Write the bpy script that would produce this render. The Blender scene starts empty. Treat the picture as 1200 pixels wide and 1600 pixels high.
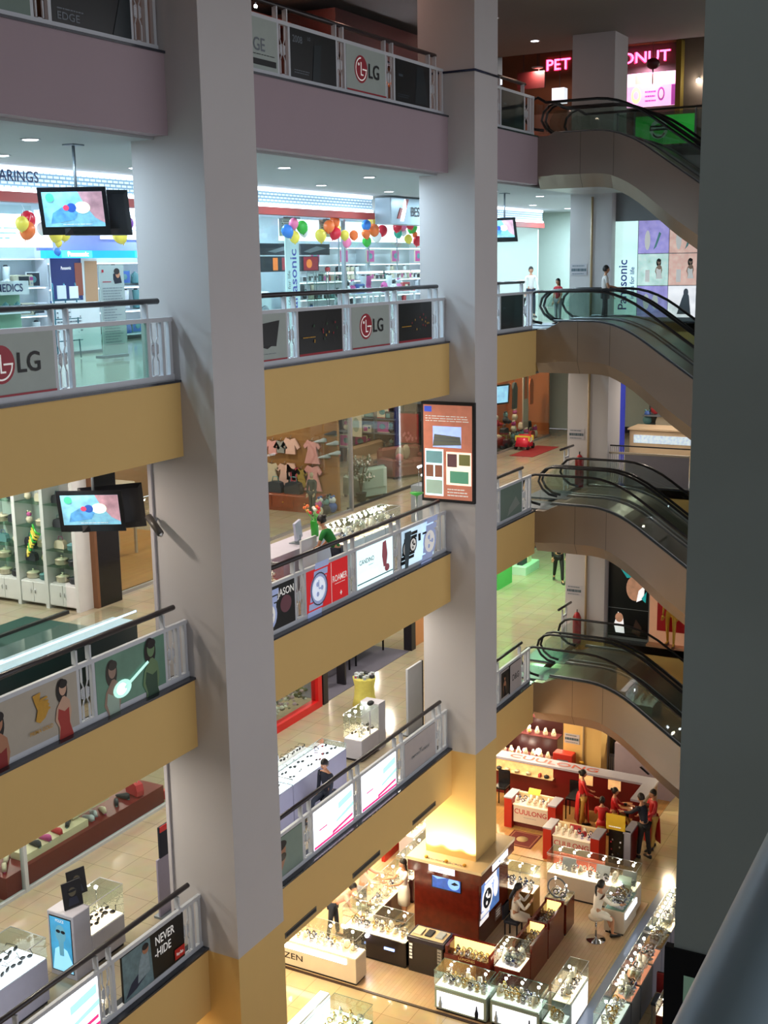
import bpy, bmesh, math, random
from mathutils import Vector, Matrix
random.seed(7)
C = bpy.context.scene.collection
SC = bpy.context.scene
PI = math.pi
# ---------------------------------------------------------------- camera, world, light, exposure
cam_d = bpy.data.cameras.new('camera'); cam = bpy.data.objects.new('camera', cam_d); C.objects.link(cam); SC.camera = cam
FPX, YAW, PITCH, ROLL = 1914.63, 0.496190, 0.198873, -0.0166866
cam_d.sensor_fit = 'VERTICAL'; cam_d.sensor_height = 36.0; cam_d.lens = FPX/1600*36.0
cam_d.clip_start = 0.05; cam_d.clip_end = 300
fwd = Vector((math.cos(YAW)*math.cos(PITCH), math.sin(YAW)*math.cos(PITCH), -math.sin(PITCH)))
rt = fwd.cross(Vector((0, 0, 1))).normalized(); up = rt.cross(fwd)
cr, sr = math.cos(ROLL), math.sin(ROLL)
r2 = rt*cr + up*sr; u2 = up*cr - rt*sr
cam.matrix_world = Matrix(((r2.x, u2.x, -fwd.x, 0.0), (r2.y, u2.y, -fwd.y, -11.0), (r2.z, u2.z, -fwd.z, 15.11), (0, 0, 0, 1)))
WORLD = 1.2
w = bpy.data.worlds.new('world'); SC.world = w; w.use_nodes = True
w.node_tree.nodes['Background'].inputs[0].default_value = (0.93, 0.94, 1.0, 1)
w.node_tree.nodes['Background'].inputs[1].default_value = WORLD
SC.view_settings.view_transform = 'Standard'; SC.view_settings.look = 'None'
SC.view_settings.gamma = 1.0; SC.view_settings.exposure = 0.0; SC.view_settings.use_curve_mapping = False
def lamp(kind, loc, power, col=(1, 1, 1), size=0.2, rot=(0, 0, 0), size_y=None, spot=None):
    d = bpy.data.lights.new('lamp_light', kind); d.energy = power; d.color = col
    if kind == 'AREA':
        d.size = size; d.shape = 'DISK'
        if size_y: d.shape = 'RECTANGLE'; d.size_y = size_y
    else: d.shadow_soft_size = size
    if spot: d.spot_size = spot; d.spot_blend = 0.6
    o = bpy.data.objects.new('lamp_light', d); o.location = loc; o.rotation_euler = rot; C.objects.link(o); return o
F = [0.0, 4.5, 9.0, 13.5, 18.0]
# colour and power of the downlights of each storey
FL_COL = [(1.0, 0.80, 0.52), (1.0, 0.90, 0.76), (1.0, 0.87, 0.73), (0.66, 0.86, 1.0), (1.0, 0.55, 0.40)]
FL_POW = [105, 44, 42, 70, 12]
# ---------------------------------------------------------------- materials
MATS = {}
def lin(h):
    h = h.lstrip('#'); v = [int(h[i:i+2], 16)/255 for i in (0, 2, 4)]
    return [c/12.92 if c <= 0.04045 else ((c+0.055)/1.055)**2.4 for c in v]
def mat(name, hexc, rough=0.6, metal=0.0, emit=0.0, noise=0.06, scale=6.0, bump=0.0, spec=0.5):
    if name in MATS: return MATS[name]
    m = bpy.data.materials.new(name); m.use_nodes = True; nt = m.node_tree; b = nt.nodes['Principled BSDF']
    c = lin(hexc)
    b.inputs['Roughness'].default_value = rough; b.inputs['Metallic'].default_value = metal
    b.inputs['Specular IOR Level'].default_value = spec
    tc = nt.nodes.new('ShaderNodeTexCoord'); n = nt.nodes.new('ShaderNodeTexNoise'); n.inputs['Scale'].default_value = scale
    n.inputs['Detail'].default_value = 4
    nt.links.new(tc.outputs['Object'], n.inputs['Vector'])
    cr_ = nt.nodes.new('ShaderNodeMix'); cr_.data_type = 'RGBA'
    cr_.inputs['A'].default_value = [max(0, v*(1-noise)) for v in c]+[1]
    cr_.inputs['B'].default_value = [min(1, v*(1+noise)) for v in c]+[1]
    nt.links.new(n.outputs['Fac'], cr_.inputs['Factor'])
    nt.links.new(cr_.outputs['Result'], b.inputs['Base Color'])
    if emit:
        nt.links.new(cr_.outputs['Result'], b.inputs['Emission Color']); b.inputs['Emission Strength'].default_value = emit
    if bump:
        bp = nt.nodes.new('ShaderNodeBump'); bp.inputs['Strength'].default_value = bump; bp.inputs['Distance'].default_value = 0.01
        nt.links.new(n.outputs['Fac'], bp.inputs['Height']); nt.links.new(bp.outputs['Normal'], b.inputs['Normal'])
    MATS[name] = m; return m
def glass(name, tint='#f6faf8', refl=0.03, alpha=0.0, acol='#ffffff'):
    if name in MATS: return MATS[name]
    m = bpy.data.materials.new(name); m.use_nodes = True; nt = m.node_tree; nt.nodes.clear()
    o = nt.nodes.new('ShaderNodeOutputMaterial'); t = nt.nodes.new('ShaderNodeBsdfTransparent'); g = nt.nodes.new('ShaderNodeBsdfGlossy')
    t.inputs[0].default_value = lin(tint)+[1]; g.inputs['Roughness'].default_value = 0.02
    g.inputs['Color'].default_value = (1, 1, 1, 1)
    lw = nt.nodes.new('ShaderNodeLayerWeight'); lw.inputs['Blend'].default_value = 0.15
    mp = nt.nodes.new('ShaderNodeMath'); mp.operation = 'MULTIPLY_ADD'; mp.inputs[1].default_value = 0.2; mp.inputs[2].default_value = refl
    nt.links.new(lw.outputs['Fresnel'], mp.inputs[0])
    mp.use_clamp = True
    mx = nt.nodes.new('ShaderNodeMixShader'); nt.links.new(mp.outputs[0], mx.inputs[0])
    nt.links.new(t.outputs[0], mx.inputs[1]); nt.links.new(g.outputs[0], mx.inputs[2])
    last = mx
    if alpha:
        d = nt.nodes.new('ShaderNodeBsdfDiffuse'); d.inputs[0].default_value = lin(acol)+[1]
        m2 = nt.nodes.new('ShaderNodeMixShader'); m2.inputs[0].default_value = alpha
        nt.links.new(mx.outputs[0], m2.inputs[1]); nt.links.new(d.outputs[0], m2.inputs[2]); last = m2
    nt.links.new(last.outputs[0], o.inputs[0]); MATS[name] = m; return m
def tiles(name, c1, c2, grout, size=0.6, rough=0.15, wood=False, w=None):
    if name in MATS: return MATS[name]
    m = bpy.data.materials.new(name); m.use_nodes = True; nt = m.node_tree; b = nt.nodes['Principled BSDF']
    tc = nt.nodes.new('ShaderNodeTexCoord'); br = nt.nodes.new('ShaderNodeTexBrick')
    nt.links.new(tc.outputs['Object'], br.inputs['Vector'])
    br.inputs['Color1'].default_value = lin(c1)+[1]; br.inputs['Color2'].default_value = lin(c2)+[1]; br.inputs['Mortar'].default_value = lin(grout)+[1]
    br.offset = 0.5 if wood else 0.0
    br.inputs['Scale'].default_value = 1.0; br.inputs['Brick Width'].default_value = w or size; br.inputs['Row Height'].default_value = size
    br.inputs['Mortar Size'].default_value = 0.006 if not wood else 0.003; br.inputs['Mortar Smooth'].default_value = 0.3
    n = nt.nodes.new('ShaderNodeTexNoise'); n.inputs['Scale'].default_value = 3.0; n.inputs['Detail'].default_value = 6
    nt.links.new(tc.outputs['Object'], n.inputs['Vector'])
    mx = nt.nodes.new('ShaderNodeMix'); mx.data_type = 'RGBA'; mx.blend_type = 'MULTIPLY'; mx.inputs['Factor'].default_value = 0.25
    nt.links.new(br.outputs['Color'], mx.inputs['A']); nt.links.new(n.outputs['Color'], mx.inputs['B'])
    nt.links.new(mx.outputs['Result'], b.inputs['Base Color']); b.inputs['Roughness'].default_value = rough
    MATS[name] = m; return m
def pattern_light(name, c1, c2, emit):
    m = bpy.data.materials.new(name); m.use_nodes = True; nt = m.node_tree; b = nt.nodes['Principled BSDF']
    tc = nt.nodes.new('ShaderNodeTexCoord'); br = nt.nodes.new('ShaderNodeTexBrick'); mp = nt.nodes.new('ShaderNodeMapping')
    mp.inputs['Rotation'].default_value = (PI/2, 0, 0); nt.links.new(tc.outputs['Object'], mp.inputs[0]); nt.links.new(mp.outputs[0], br.inputs['Vector'])
    br.inputs['Color1'].default_value = lin(c1)+[1]; br.inputs['Color2'].default_value = lin(c1)+[1]; br.inputs['Mortar'].default_value = lin(c2)+[1]
    br.inputs['Scale'].default_value = 1; br.inputs['Brick Width'].default_value = 0.16; br.inputs['Row Height'].default_value = 0.07; br.inputs['Mortar Size'].default_value = 0.014
    nt.links.new(br.outputs['Color'], b.inputs['Base Color']); nt.links.new(br.outputs['Color'], b.inputs['Emission Color'])
    b.inputs['Emission Strength'].default_value = emit; MATS[name] = m; return m
# ---------------------------------------------------------------- mesh builder
FONT = None
_tc = {}
ORG = {}
def text2d(s):
    if s in _tc: return _tc[s]
    cu = bpy.data.curves.new('t', 'FONT'); cu.body = s; cu.size = 1.0; cu.resolution_u = 3; cu.offset = 0.012
    ob = bpy.data.objects.new('t', cu); C.objects.link(ob)
    dg = bpy.context.evaluated_depsgraph_get(); me = bpy.data.meshes.new_from_object(ob.evaluated_get(dg))
    vs = [v.co.copy() for v in me.vertices]; fs = [tuple(p.vertices) for p in me.polygons]
    bpy.data.objects.remove(ob); bpy.data.curves.remove(cu); bpy.data.meshes.remove(me)
    xs = [v.x for v in vs]; _tc[s] = (vs, fs, min(xs), max(xs)); return _tc[s]
class MB:
    def __init__(s): s.v = []; s.f = []; s.m = []; s.ms = []; s.sm = []
    def mi(s, m):
        if m not in s.ms: s.ms.append(m)
        return s.ms.index(m)
    def add(s, vs, fs, m, smooth=False):
        b = len(s.v); s.v += [tuple(v) for v in vs]; k = s.mi(m)
        for f in fs: s.f.append(tuple(i+b for i in f)); s.m.append(k); s.sm.append(smooth)
        return s
    def box(s, x0, x1, y0, y1, z0, z1, m):
        vs = [(x, y, z) for x in (x0, x1) for y in (y0, y1) for z in (z0, z1)]
        return s.add(vs, [(0, 1, 3, 2), (4, 6, 7, 5), (0, 4, 5, 1), (2, 3, 7, 6), (0, 2, 6, 4), (1, 5, 7, 3)], m)
    def bbox(s, x0, x1, y0, y1, z0, z1, m, b=0.02):
        # box with chamfered upright and top edges
        b = min(b, (x1-x0)/2.2, (y1-y0)/2.2, (z1-z0)/2.2)
        def ring(ins, z): return [(x0+ins+b, y0+ins, z), (x1-ins-b, y0+ins, z), (x1-ins, y0+ins+b, z), (x1-ins, y1-ins-b, z), (x1-ins-b, y1-ins, z), (x0+ins+b, y1-ins, z), (x0+ins, y1-ins-b, z), (x0+ins, y0+ins+b, z)]
        vs = ring(0, z0)+ring(0, z1-b)+ring(b, z1)
        fs = [tuple(range(7, -1, -1)), tuple(range(16, 24))]
        for k in (0, 8):
            for i in range(8): j = (i+1) % 8; fs.append((k+i, k+j, k+8+j, k+8+i))
        return s.add(vs, fs, m)
    def quad(s, a, b, c, d, m): return s.add([a, b, c, d], [(0, 1, 2, 3)], m)
    def prism(s, pts, off, m):
        # pts: list of 3d points, off: extrusion vector
        n = len(pts); off = Vector(off); vs = [Vector(p) for p in pts]+[Vector(p)+off for p in pts]
        fs = [tuple(range(n)), tuple(range(2*n-1, n-1, -1))]+[(i, (i+1) % n, n+(i+1) % n, n+i) for i in range(n)]
        return s.add(vs, fs, m)
    def tube(s, path, r, m, n=8, cap=True):
        path = [Vector(p) for p in path]; rs = r if isinstance(r, (list, tuple)) else [r]*len(path); vs = []; fs = []
        ref = None
        for i, p in enumerate(path):
            d = (path[min(i+1, len(path)-1)]-path[max(i-1, 0)]).normalized()
            if ref is None: ref = Vector((0, 0, 1)) if abs(d.z) < 0.9 else Vector((1, 0, 0))
            a = d.cross(ref)
            if a.length < 1e-4: ref = Vector((0, 1, 0)); a = d.cross(ref)
            a.normalize(); b = d.cross(a).normalized(); ref = -b if b.dot(ref) < 0 else b
            a = d.cross(ref).normalized(); b = ref
            for k in range(n):
                t = 2*PI*k/n; vs.append(p+(a*math.cos(t)+b*math.sin(t))*rs[i])
        for i in range(len(path)-1):
            for k in range(n): k2 = (k+1) % n; fs.append((i*n+k, i*n+k2, (i+1)*n+k2, (i+1)*n+k))
        if cap: fs.append(tuple(range(n))); fs.append(tuple(range(len(vs)-1, len(vs)-n-1, -1)))
        return s.add(vs, fs, m, True)
    def lathe(s, prof, c, m, n=16, axis='z', smooth=True):
        vs = []; fs = []; L = len(prof)
        for r, h in prof:
            for k in range(n):
                t = 2*PI*k/n; a, b = r*math.cos(t), r*math.sin(t)
                if axis == 'z': vs.append((c[0]+a, c[1]+b, c[2]+h))
                elif axis == 'y': vs.append((c[0]+a, c[1]+h, c[2]+b))
                else: vs.append((c[0]+h, c[1]+a, c[2]+b))
        for i in range(L-1):
            for k in range(n): k2 = (k+1) % n; fs.append((i*n+k, i*n+k2, (i+1)*n+k2, (i+1)*n+k))
        fs.append(tuple(range(n-1, -1, -1))); fs.append(tuple(range((L-1)*n, L*n)))
        return s.add(vs, fs, m, smooth)
    def ball(s, c, r, m, n=10, sq=(1, 1, 1), hang=0):
        vs = [(c[0], c[1], c[2]-r*sq[2]*(1+hang))]; fs = []
        for i in range(1, n):
            t = PI*i/n
            for k in range(n):
                p = 2*PI*k/n; zz = -math.cos(t); q = 1.0 if zz > 0 else 1+hang*abs(zz)**2
                vs.append((c[0]+r*sq[0]*math.sin(t)*math.cos(p), c[1]+r*sq[1]*math.sin(t)*math.sin(p), c[2]+r*sq[2]*zz*q))
        vs.append((c[0], c[1], c[2]+r*sq[2])); e = len(vs)-1
        for k in range(n):
            k2 = (k+1) % n; fs.append((0, 1+k2, 1+k)); fs.append((e, 1+(n-2)*n+k, 1+(n-2)*n+k2))
            for i in range(n-2): fs.append((1+i*n+k, 1+i*n+k2, 1+(i+1)*n+k2, 1+(i+1)*n+k))
        return s.add(vs, fs, m, True)
    def loft(s, rings, m, smooth=False, cap=True):
        n = len(rings[0]); vs = [p for r in rings for p in r]; fs = []
        for i in range(len(rings)-1):
            for k in range(n): k2 = (k+1) % n; fs.append((i*n+k, i*n+k2, (i+1)*n+k2, (i+1)*n+k))
        if cap: fs.append(tuple(range(n))); fs.append(tuple(range(len(vs)-1, len(vs)-n-1, -1)))
        return s.add(vs, fs, m, smooth)
    def text(s, t, o, u, v, size, m, align='c', stretch=1.0, depth=0.0):
        vs, fs, x0, x1 = text2d(t); o = Vector(o); u = Vector(u); v = Vector(v)
        sh = {'c': -(x0+x1)/2, 'l': -x0, 'r': -x1}[align]
        nn = u.cross(v).normalized()
        P_ = [o+u*((p.x+sh)*size*stretch)+v*(p.y*size) for p in vs]
        if depth: s.add([p for p in P_], fs, m); s.add([p+nn*depth for p in P_], fs, m)
        return s.add(P_, fs, m)
    def build(s, name, parent=None, mods=None):
        me = bpy.data.meshes.new(name); org = Vector(ORG.get(parent.name, (0, 0, 0))) if parent is not None else Vector((0, 0, 0))
        me.from_pydata([tuple(Vector(v)-org) for v in s.v], [], s.f)
        for m in s.ms: me.materials.append(m)
        me.polygons.foreach_set('material_index', s.m); me.polygons.foreach_set('use_smooth', s.sm); me.update()
        bm = bmesh.new(); bm.from_mesh(me); bmesh.ops.recalc_face_normals(bm, faces=[f for f in bm.faces if True]) if len(s.f) < 4000 else None
        bm.to_mesh(me); bm.free()
        o = bpy.data.objects.new(name, me); C.objects.link(o)
        if parent is not None:
            o.parent = parent
        return o
def T(name, label, cat, loc=(0, 0, 0), group=None):
    o = bpy.data.objects.new(name, None); C.objects.link(o); o.location = loc; o['label'] = label; o['category'] = cat
    ORG[o.name] = tuple(loc); o.empty_display_size = 0.1
    if group: o['group'] = group
    return o
def tag(o, label, cat, group=None):
    o['label'] = label; o['category'] = cat
    if group: o['group'] = group
    return o
def solo(mb, name, label, cat, org=None, group=None):
    # a thing that is one mesh, with its origin at its base
    if org is None:
        xs = [v[0] for v in mb.v]; ys = [v[1] for v in mb.v]; zs = [v[2] for v in mb.v]
        org = ((min(xs)+max(xs))/2, (min(ys)+max(ys))/2, min(zs))
    mb.v = [(v[0]-org[0], v[1]-org[1], v[2]-org[2]) for v in mb.v]
    o = mb.build(name); o.location = org; return tag(o, label, cat, group)
def struct(mb, name):
    o = mb.build(name); o['kind'] = 'structure'; return o
def sub(mb, name, part):
    # sub-part: meshes are built in the part's space (the part sits at its thing's origin)
    root = part.parent; org = Vector(ORG.get(root.name, (0, 0, 0)))
    mb.v = [tuple(Vector(v)-org) for v in mb.v]
    o = mb.build(name); o.parent = part; return o
def dup(root, loc, rotz=None, label=None, group=None, scale=None):
    r = root.copy(); C.objects.link(r); r.location = loc
    if rotz is not None: r.rotation_euler = (0, 0, rotz)
    if scale: r.scale = (scale,)*3 if not isinstance(scale, tuple) else scale
    if label: r['label'] = label
    if group: r['group'] = group
    for ch in list(root.children):
        c = ch.copy(); C.objects.link(c); c.parent = r
        for g in ch.children:
            d = g.copy(); C.objects.link(d); d.parent = c
    return r
class PN:
    """a flat printed or lit panel: o = lower left corner, u/v = unit right/up, size w x h; layers of shapes laid 2 mm apart"""
    def __init__(s, o, u, v, w, h, base, t=0.03):
        s.o = Vector(o); s.u = Vector(u); s.v = Vector(v); s.n = s.u.cross(s.v).normalized(); s.w = w; s.h = h; s.k = 0; s.mb = MB()
        s.mb.prism([s.o-s.n*t, s.o+s.u*w-s.n*t, s.o+s.u*w+s.v*h-s.n*t, s.o+s.v*h-s.n*t], s.n*t, base)
    def pt(s, a, b): return s.o+s.u*(a*s.w)+s.v*(b*s.h)+s.n*(0.002+0.0015*s.k)
    def poly(s, pts, m): s.k += 1; s.mb.add([s.pt(*p) for p in pts], [tuple(range(len(pts)))], m); return s
    def rect(s, a0, b0, a1, b1, m): return s.poly([(a0, b0), (a1, b0), (a1, b1), (a0, b1)], m)
    def ell(s, a, b, ra, rb, m, t0=0, t1=2*PI, n=20):
        return s.poly([(a+ra*math.cos(t0+(t1-t0)*i/n), b+rb*math.sin(t0+(t1-t0)*i/n)) for i in range(n if t1-t0 > 6.2 else n+1)], m)
    def ring(s, a, b, ra, rb, th, m, t0=0, t1=2*PI, n=20):
        s.k += 1; vs = []; fs = []
        for i in range(n+1):
            t = t0+(t1-t0)*i/n
            vs += [s.pt(a+ra*math.cos(t), b+rb*math.sin(t)), s.pt(a+(ra-th*s.h/s.w)*math.cos(t), b+(rb-th)*math.sin(t))]
        for i in range(n): fs.append((2*i, 2*i+2, 2*i+3, 2*i+1))
        s.mb.add(vs, fs, m); return s
    def txt(s, t, a, b, hh, m, align='c', stretch=1.0):
        s.k += 1; s.mb.text(t, s.pt(a, b), s.u, s.v, hh*s.h, m, align, stretch); return s
    def lines(s, a0, b0, a1, b1, n, m, th=0.35, jit=0.15):
        s.k += 1
        for i in range(n):
            y = b1-(b1-b0)*(i+0.5)/n; e = a1-random.random()*jit*(a1-a0); hh = (b1-b0)/n*th/2; x = a0
            while x < e:
                l = (0.03+random.random()*0.09)*(a1-a0)*1.6; xe = min(x+l, e)
                s.mb.add([s.pt(x, y-hh), s.pt(xe, y-hh), s.pt(xe, y+hh), s.pt(x, y+hh)], [(0, 1, 2, 3)], m); x = xe+0.02*(a1-a0)
        return s
def person_art(p, a, b, sc, skin, cloth, hair, asp, dress=True):
    """a small printed figure, standing three-quarter length, a/b = centre of the head"""
    q = asp  # width of one unit of height
    p.ell(a-.01, b-.05*sc, .16*sc*q, .26*sc, hair)
    p.poly([(a-.02*q*sc, b-.18*sc), (a-.20*q*sc, b-.38*sc), (a-.26*q*sc, b-.62*sc), (a-.16*q*sc, b-.80*sc), (a-.18*q*sc, b-1.05*sc), (a+.24*q*sc, b-1.05*sc), (a+.16*q*sc, b-.78*sc), (a+.22*q*sc, b-.55*sc), (a+.18*q*sc, b-.3*sc), (a+.05*q*sc, b-.18*sc)], skin)
    if dress: p.poly([(a-.15*q*sc, b-.4*sc), (a-.19*q*sc, b-.6*sc), (a-.13*q*sc, b-.8*sc), (a-.18*q*sc, b-1.08*sc), (a+.24*q*sc, b-1.08*sc), (a+.15*q*sc, b-.78*sc), (a+.15*q*sc, b-.45*sc), (a+.02*q*sc, b-.5*sc)], cloth)
    p.ell(a, b, .105*sc*q, .155*sc, skin)
    p.ell(a+.02*q*sc, b+.09*sc, .12*sc*q, .09*sc, hair)
U, V = (1, 0, 0), (0, 0, 1)        # panels on the gallery front face -Y
UX, VX = (0, -1, 0), (0, 0, 1)     # panels facing -X
# base palette
WHITEP = mat('white_paint', '#c4bfc4', 0.7, bump=0.05, noise=0.03, scale=2)
COLW = mat('column_plaster', '#c3bfc0', 0.75, bump=0.08, noise=0.03, scale=1.5)
YEL = mat('ochre_plaster', '#dcb874', 0.75, bump=0.06, noise=0.03, scale=1.5)
LIL = mat('lilac_plaster', '#a4929b', 0.75, bump=0.06, noise=0.03, scale=1.5)
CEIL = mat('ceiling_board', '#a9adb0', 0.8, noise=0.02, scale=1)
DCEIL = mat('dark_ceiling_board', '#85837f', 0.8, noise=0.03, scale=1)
GRAN = mat('dark_granite', '#33363f', 0.18, noise=0.5, scale=60)
STEEL = mat('brushed_steel', '#b9bcc2', 0.35, 0.9, noise=0.04, scale=20)
CHROME = mat('chrome', '#d8dadd', 0.08, 1.0)
BLK = mat('black_gloss', '#0c0c12', 0.25)
BLKM = mat('black_matte', '#15141a', 0.7)
RAILW = mat('white_rail_paint', '#c9cdd4', 0.4, noise=0.04)
HRB = mat('dark_handrail', '#231a20', 0.3, spec=0.6)
RUB = mat('handrail_rubber', '#0b0b10', 0.3)
WOODR = mat('red_lacquered_wood', '#4d150f', 0.18, noise=0.4, scale=9)
GLS = glass('clear_glass'); GGR = glass('green_glass', '#dcefe6', 0.04); GDK = glass('escalator_glass', '#dde8e4', 0.06)
GSH = glass('shop_glass', '#f2f8f6', 0.006)
# ================================================================= STRUCTURE
XL, XR, YB = 6.0, 46.0, 10.5       # the gallery slab runs from XL to XR, back wall at YB
NCOL = [(5.15, 6.4), (14.2, 15.5), (23.29, 24.45), (32.4, 33.5)]
TILE = tiles('cream_floor_tile', '#aea28a', '#a79b83', '#857a66', 0.6, 0.12)
TILE2 = tiles('pale_floor_tile', '#a9a99a', '#a2a293', '#7c7c70', 0.6, 0.12)
TILEG = tiles('polished_mall_tile', '#c9b48c', '#c2ad84', '#93825f', 0.62, 0.1)
LAMW = tiles('laminate_planks', '#d0b08a', '#c8a680', '#ab8a64', 0.09, 0.35, True, 1.1)
LAMO = tiles('orange_laminate_planks', '#b58850', '#aa7e48', '#8a6236', 0.09, 0.3, True, 1.1)
struct(MB().box(-4, XR+2, -18, YB, -0.3, 0.0, TILEG), 'floor')
for k in (1, 2, 3, 4):
    tl = TILE2 if k == 3 else TILE
    m = MB().box(XL, XR, 0.25, YB, F[k]-0.25, F[k]-0.02, tl)
    struct(m, 'floor')
    struct(MB().box(32.5, XR, -13, 0.25, F[k]-0.25, F[k]-0.02, tl), 'floor')
    # ceilings below each slab
    struct(MB().box(XL, XR, 0.25, YB, F[k]-1.12, F[k]-1.06, CEIL), 'ceiling')
    struct(MB().box(32.75, XR, -13, 0.25, F[k]-1.12, F[k]-1.06, CEIL), 'ceiling')
    # our own side of the atrium
    struct(MB().box(-4, 30, -18, -10.95, F[k]-0.35, F[k]-0.02, tl), 'floor')
    # beams along the front, between the columns
    col = LIL if k == 4 else YEL
    for x0, x1 in ((6.4, 14.2), (15.5, 23.29), (24.45, 28.25)):
        struct(MB().box(x0, x1, 0.0, 0.25, F[k]-1.08, F[k]-0.0, col), 'trim_beam')
        struct(MB().box(x0, x1, -0.025, 0.34, F[k], F[k]+0.035, GRAN), 'trim_curb')
    # beam on the far side, behind the escalators
    struct(MB().box(32.5, 32.75, -13, -0.55, F[k]-1.08, F[k]-0.02, col), 'trim_beam')
    struct(MB().box(32.45, 32.8, -13, -0.55, F[k]-0.02, F[k]+0.02, GRAN), 'trim_curb')
    # beam behind the escalator landings
    struct(MB().box(28.25, 32.4, 0.25, 0.5, F[k]-1.08, F[k]-0.25, col), 'trim_beam')
# columns, ochre up to the first storey, white above
for i, (x0, x1) in enumerate(NCOL):
    m = MB(); y0 = -0.59 if i < 3 else -0.5
    m.box(x0, x1, y0, 0.66, 0, F[1]-0.02, YEL); m.box(x0, x1, y0, 0.66, F[1]-0.02, 22.3, COLW)
    struct(m, 'wall_column')
PILL = mat('grey_column_paint', '#9ba6a2', 0.7, bump=0.05, noise=0.03)
struct(MB().box(5.1, 6.35, -10.95, -9.71, 0, 20.9, PILL), 'wall_column')
# walls
SHW = mat('shop_back_wall', '#b5b2ac', 0.8, noise=0.03)
for k in range(5):
    hexs = ['#8d6a48', '#b9a58a', '#a58463', '#b9c8d0', '#7a3f30'][k]
    struct(MB().box(XL, XR, YB, YB+0.2, F[k], F[k]+3.4, mat('back_wall_%d' % k, hexs, 0.8)), 'wall_back')
ENDW = mat('pale_green_wall', '#b7c4ba', 0.6, noise=0.03)
for k in range(5):
    struct(MB().box(43.2, 43.4, 1.2, YB, F[k], F[k]+3.45, ENDW if k != 4 else mat('brown_wall', '#6e4a3a', 0.8)), 'wall_far')
struct(MB().box(43.12, 43.19, 1.2, 4.5, F[2]-0.02, F[2]+0.2, BLKM), 'baseboard_far')
struct(MB().box(43.2, 43.4, -13, 1.2, 0, 22, mat('far_wall_paint', '#8a8178', 0.8)), 'wall_far')
struct(MB().box(XL-0.2, XL, 0.3, YB, 0, 22, SHW), 'wall_left')
struct(MB().box(-4.2, -4, -18, YB, 0, 21.5, mat('light_block_paint', '#6b6f70', 0.85)), 'wall_light_block')  # unseen wall added behind the camera to keep the pillar face dark
# roof of the atrium and of the top storey
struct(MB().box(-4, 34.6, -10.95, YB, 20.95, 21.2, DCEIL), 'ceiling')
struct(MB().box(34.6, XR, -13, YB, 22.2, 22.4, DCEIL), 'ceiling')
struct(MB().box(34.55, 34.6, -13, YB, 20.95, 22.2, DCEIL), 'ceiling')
# downlights: fixture ring + lit lens + the light it gives
LENS = mat('downlight_lens', '#f2f6ff', 0.4, emit=9, noise=0)
def downlight(x, y, z, k, power=None, r=0.11):
    t = T('downlight', DL_LAB[k], 'ceiling lamp', (x, y, z), 'downlights of the storey %d' % k)
    MB().lathe([(r, 0), (r+0.03, -0.012), (r+0.03, 0.0)], (x, y, z-0.002), RAILW, 14).build('trim_ring', t)
    MB().lathe([(r*.95, -0.008), (r*.95, -0.016)], (x, y, z), LENS, 14).build('lens', t)
    lamp('AREA', (x, y, z-0.035), power or FL_POW[k], FL_COL[k], r*2)
DL_LAB = ['round recessed lamp above the ground-floor counters', 'round recessed lamp in the ceiling of the second gallery from below', 'round recessed lamp in the ceiling of the baby clothes storey', 'round recessed lamp in the white ceiling before the balloon-hung shops', 'round recessed lamp in the dark top ceiling']
for k in range(5):
    zc = F[k+1]-1.12 if k < 4 else 20.95
    for y in ((1.5, 3.55) if k == 3 else (1.5, 3.4)):
        for j in range(11 if k == 3 else 9):
            x = 9.9+j*3.2+(1.5 if y > 2 else 0) + (0 if k != 3 else 0.0)
            if k == 4 and j % 2: continue
            if x > 42.5: continue
            if k == 0 and y < 2 and False: continue
            downlight(x, y, zc, k)
    for y in (6.2, 8.6):   # inside the shops
        for j in range(9 if k in (1, 2, 3) else 4):
            x = 11.5+j*(3.4 if k in (1, 2, 3) else 6)
            downlight(x, y, zc, k, FL_POW[k]*(1.5 if k == 3 else 1.0))
# lamps over the ground floor, set in the underside of the first gallery opposite and far
for x, y, z, k in ((33.9, -2.2, 3.38, 0), (34.4, -5, 3.38, 0), (33.8, -2, 7.88, 1), (34, -2, 12.38, 2), (34.2, -1.2, 16.88, 3), (34, -4, 16.88, 3), (36, -1.5, 12.38, 2), (32.6, 1.8, 20.95, 4), (42.3, 2.6, 16.88, 3), (41.2, 3.6, 16.88, 3)):
    downlight(x, y, z, k, 150 if x > 41 else None)
# ================================================================= RAILINGS
def lattice(x0, x1, z, y, m_):
    mb = MB(); a, b = x0+0.045, x1-0.045; c = (a+b)/2; t = 0.011
    for q in (a, b): pass
    zs = z+0.13; ze = z+0.86
    for q in (a+0.05, b-0.05): mb.box(q-t, q+t, y-t, y+t, zs, zs+0.2, m_); mb.box(q-t, q+t, y-t, y+t, ze-0.2, ze, m_)
    def seg(p, q): mb.tube([(p[0], y, p[1]), (q[0], y, q[1])], t, m_, 5)
    seg((a+.05, zs+.2), (c-.03, zs+.28)); seg((b-.05, zs+.2), (c+.03, zs+.28)); seg((a+.05, ze-.2), (c-.03, ze-.28)); seg((b-.05, ze-.2), (c+.03, ze-.28))
    for q in (c-.03, c+.03): mb.box(q-t, q+t, y-t, y+t, zs+.28, ze-.28, m_)
    n = 5
    for i in range(n):
        zz = zs+.3+(ze-zs-.6)*(i+.5)/n
        for sg in (-1, 1): seg((c+sg*.03, zz-.03), (c+sg*.075, zz)); seg((c+sg*.075, zz), (c+sg*.03, zz+.03))
    mb.box(c-.035, c+.035, y-t, y+t, zs-.02, zs, m_); return mb
RAILS = {}
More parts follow.
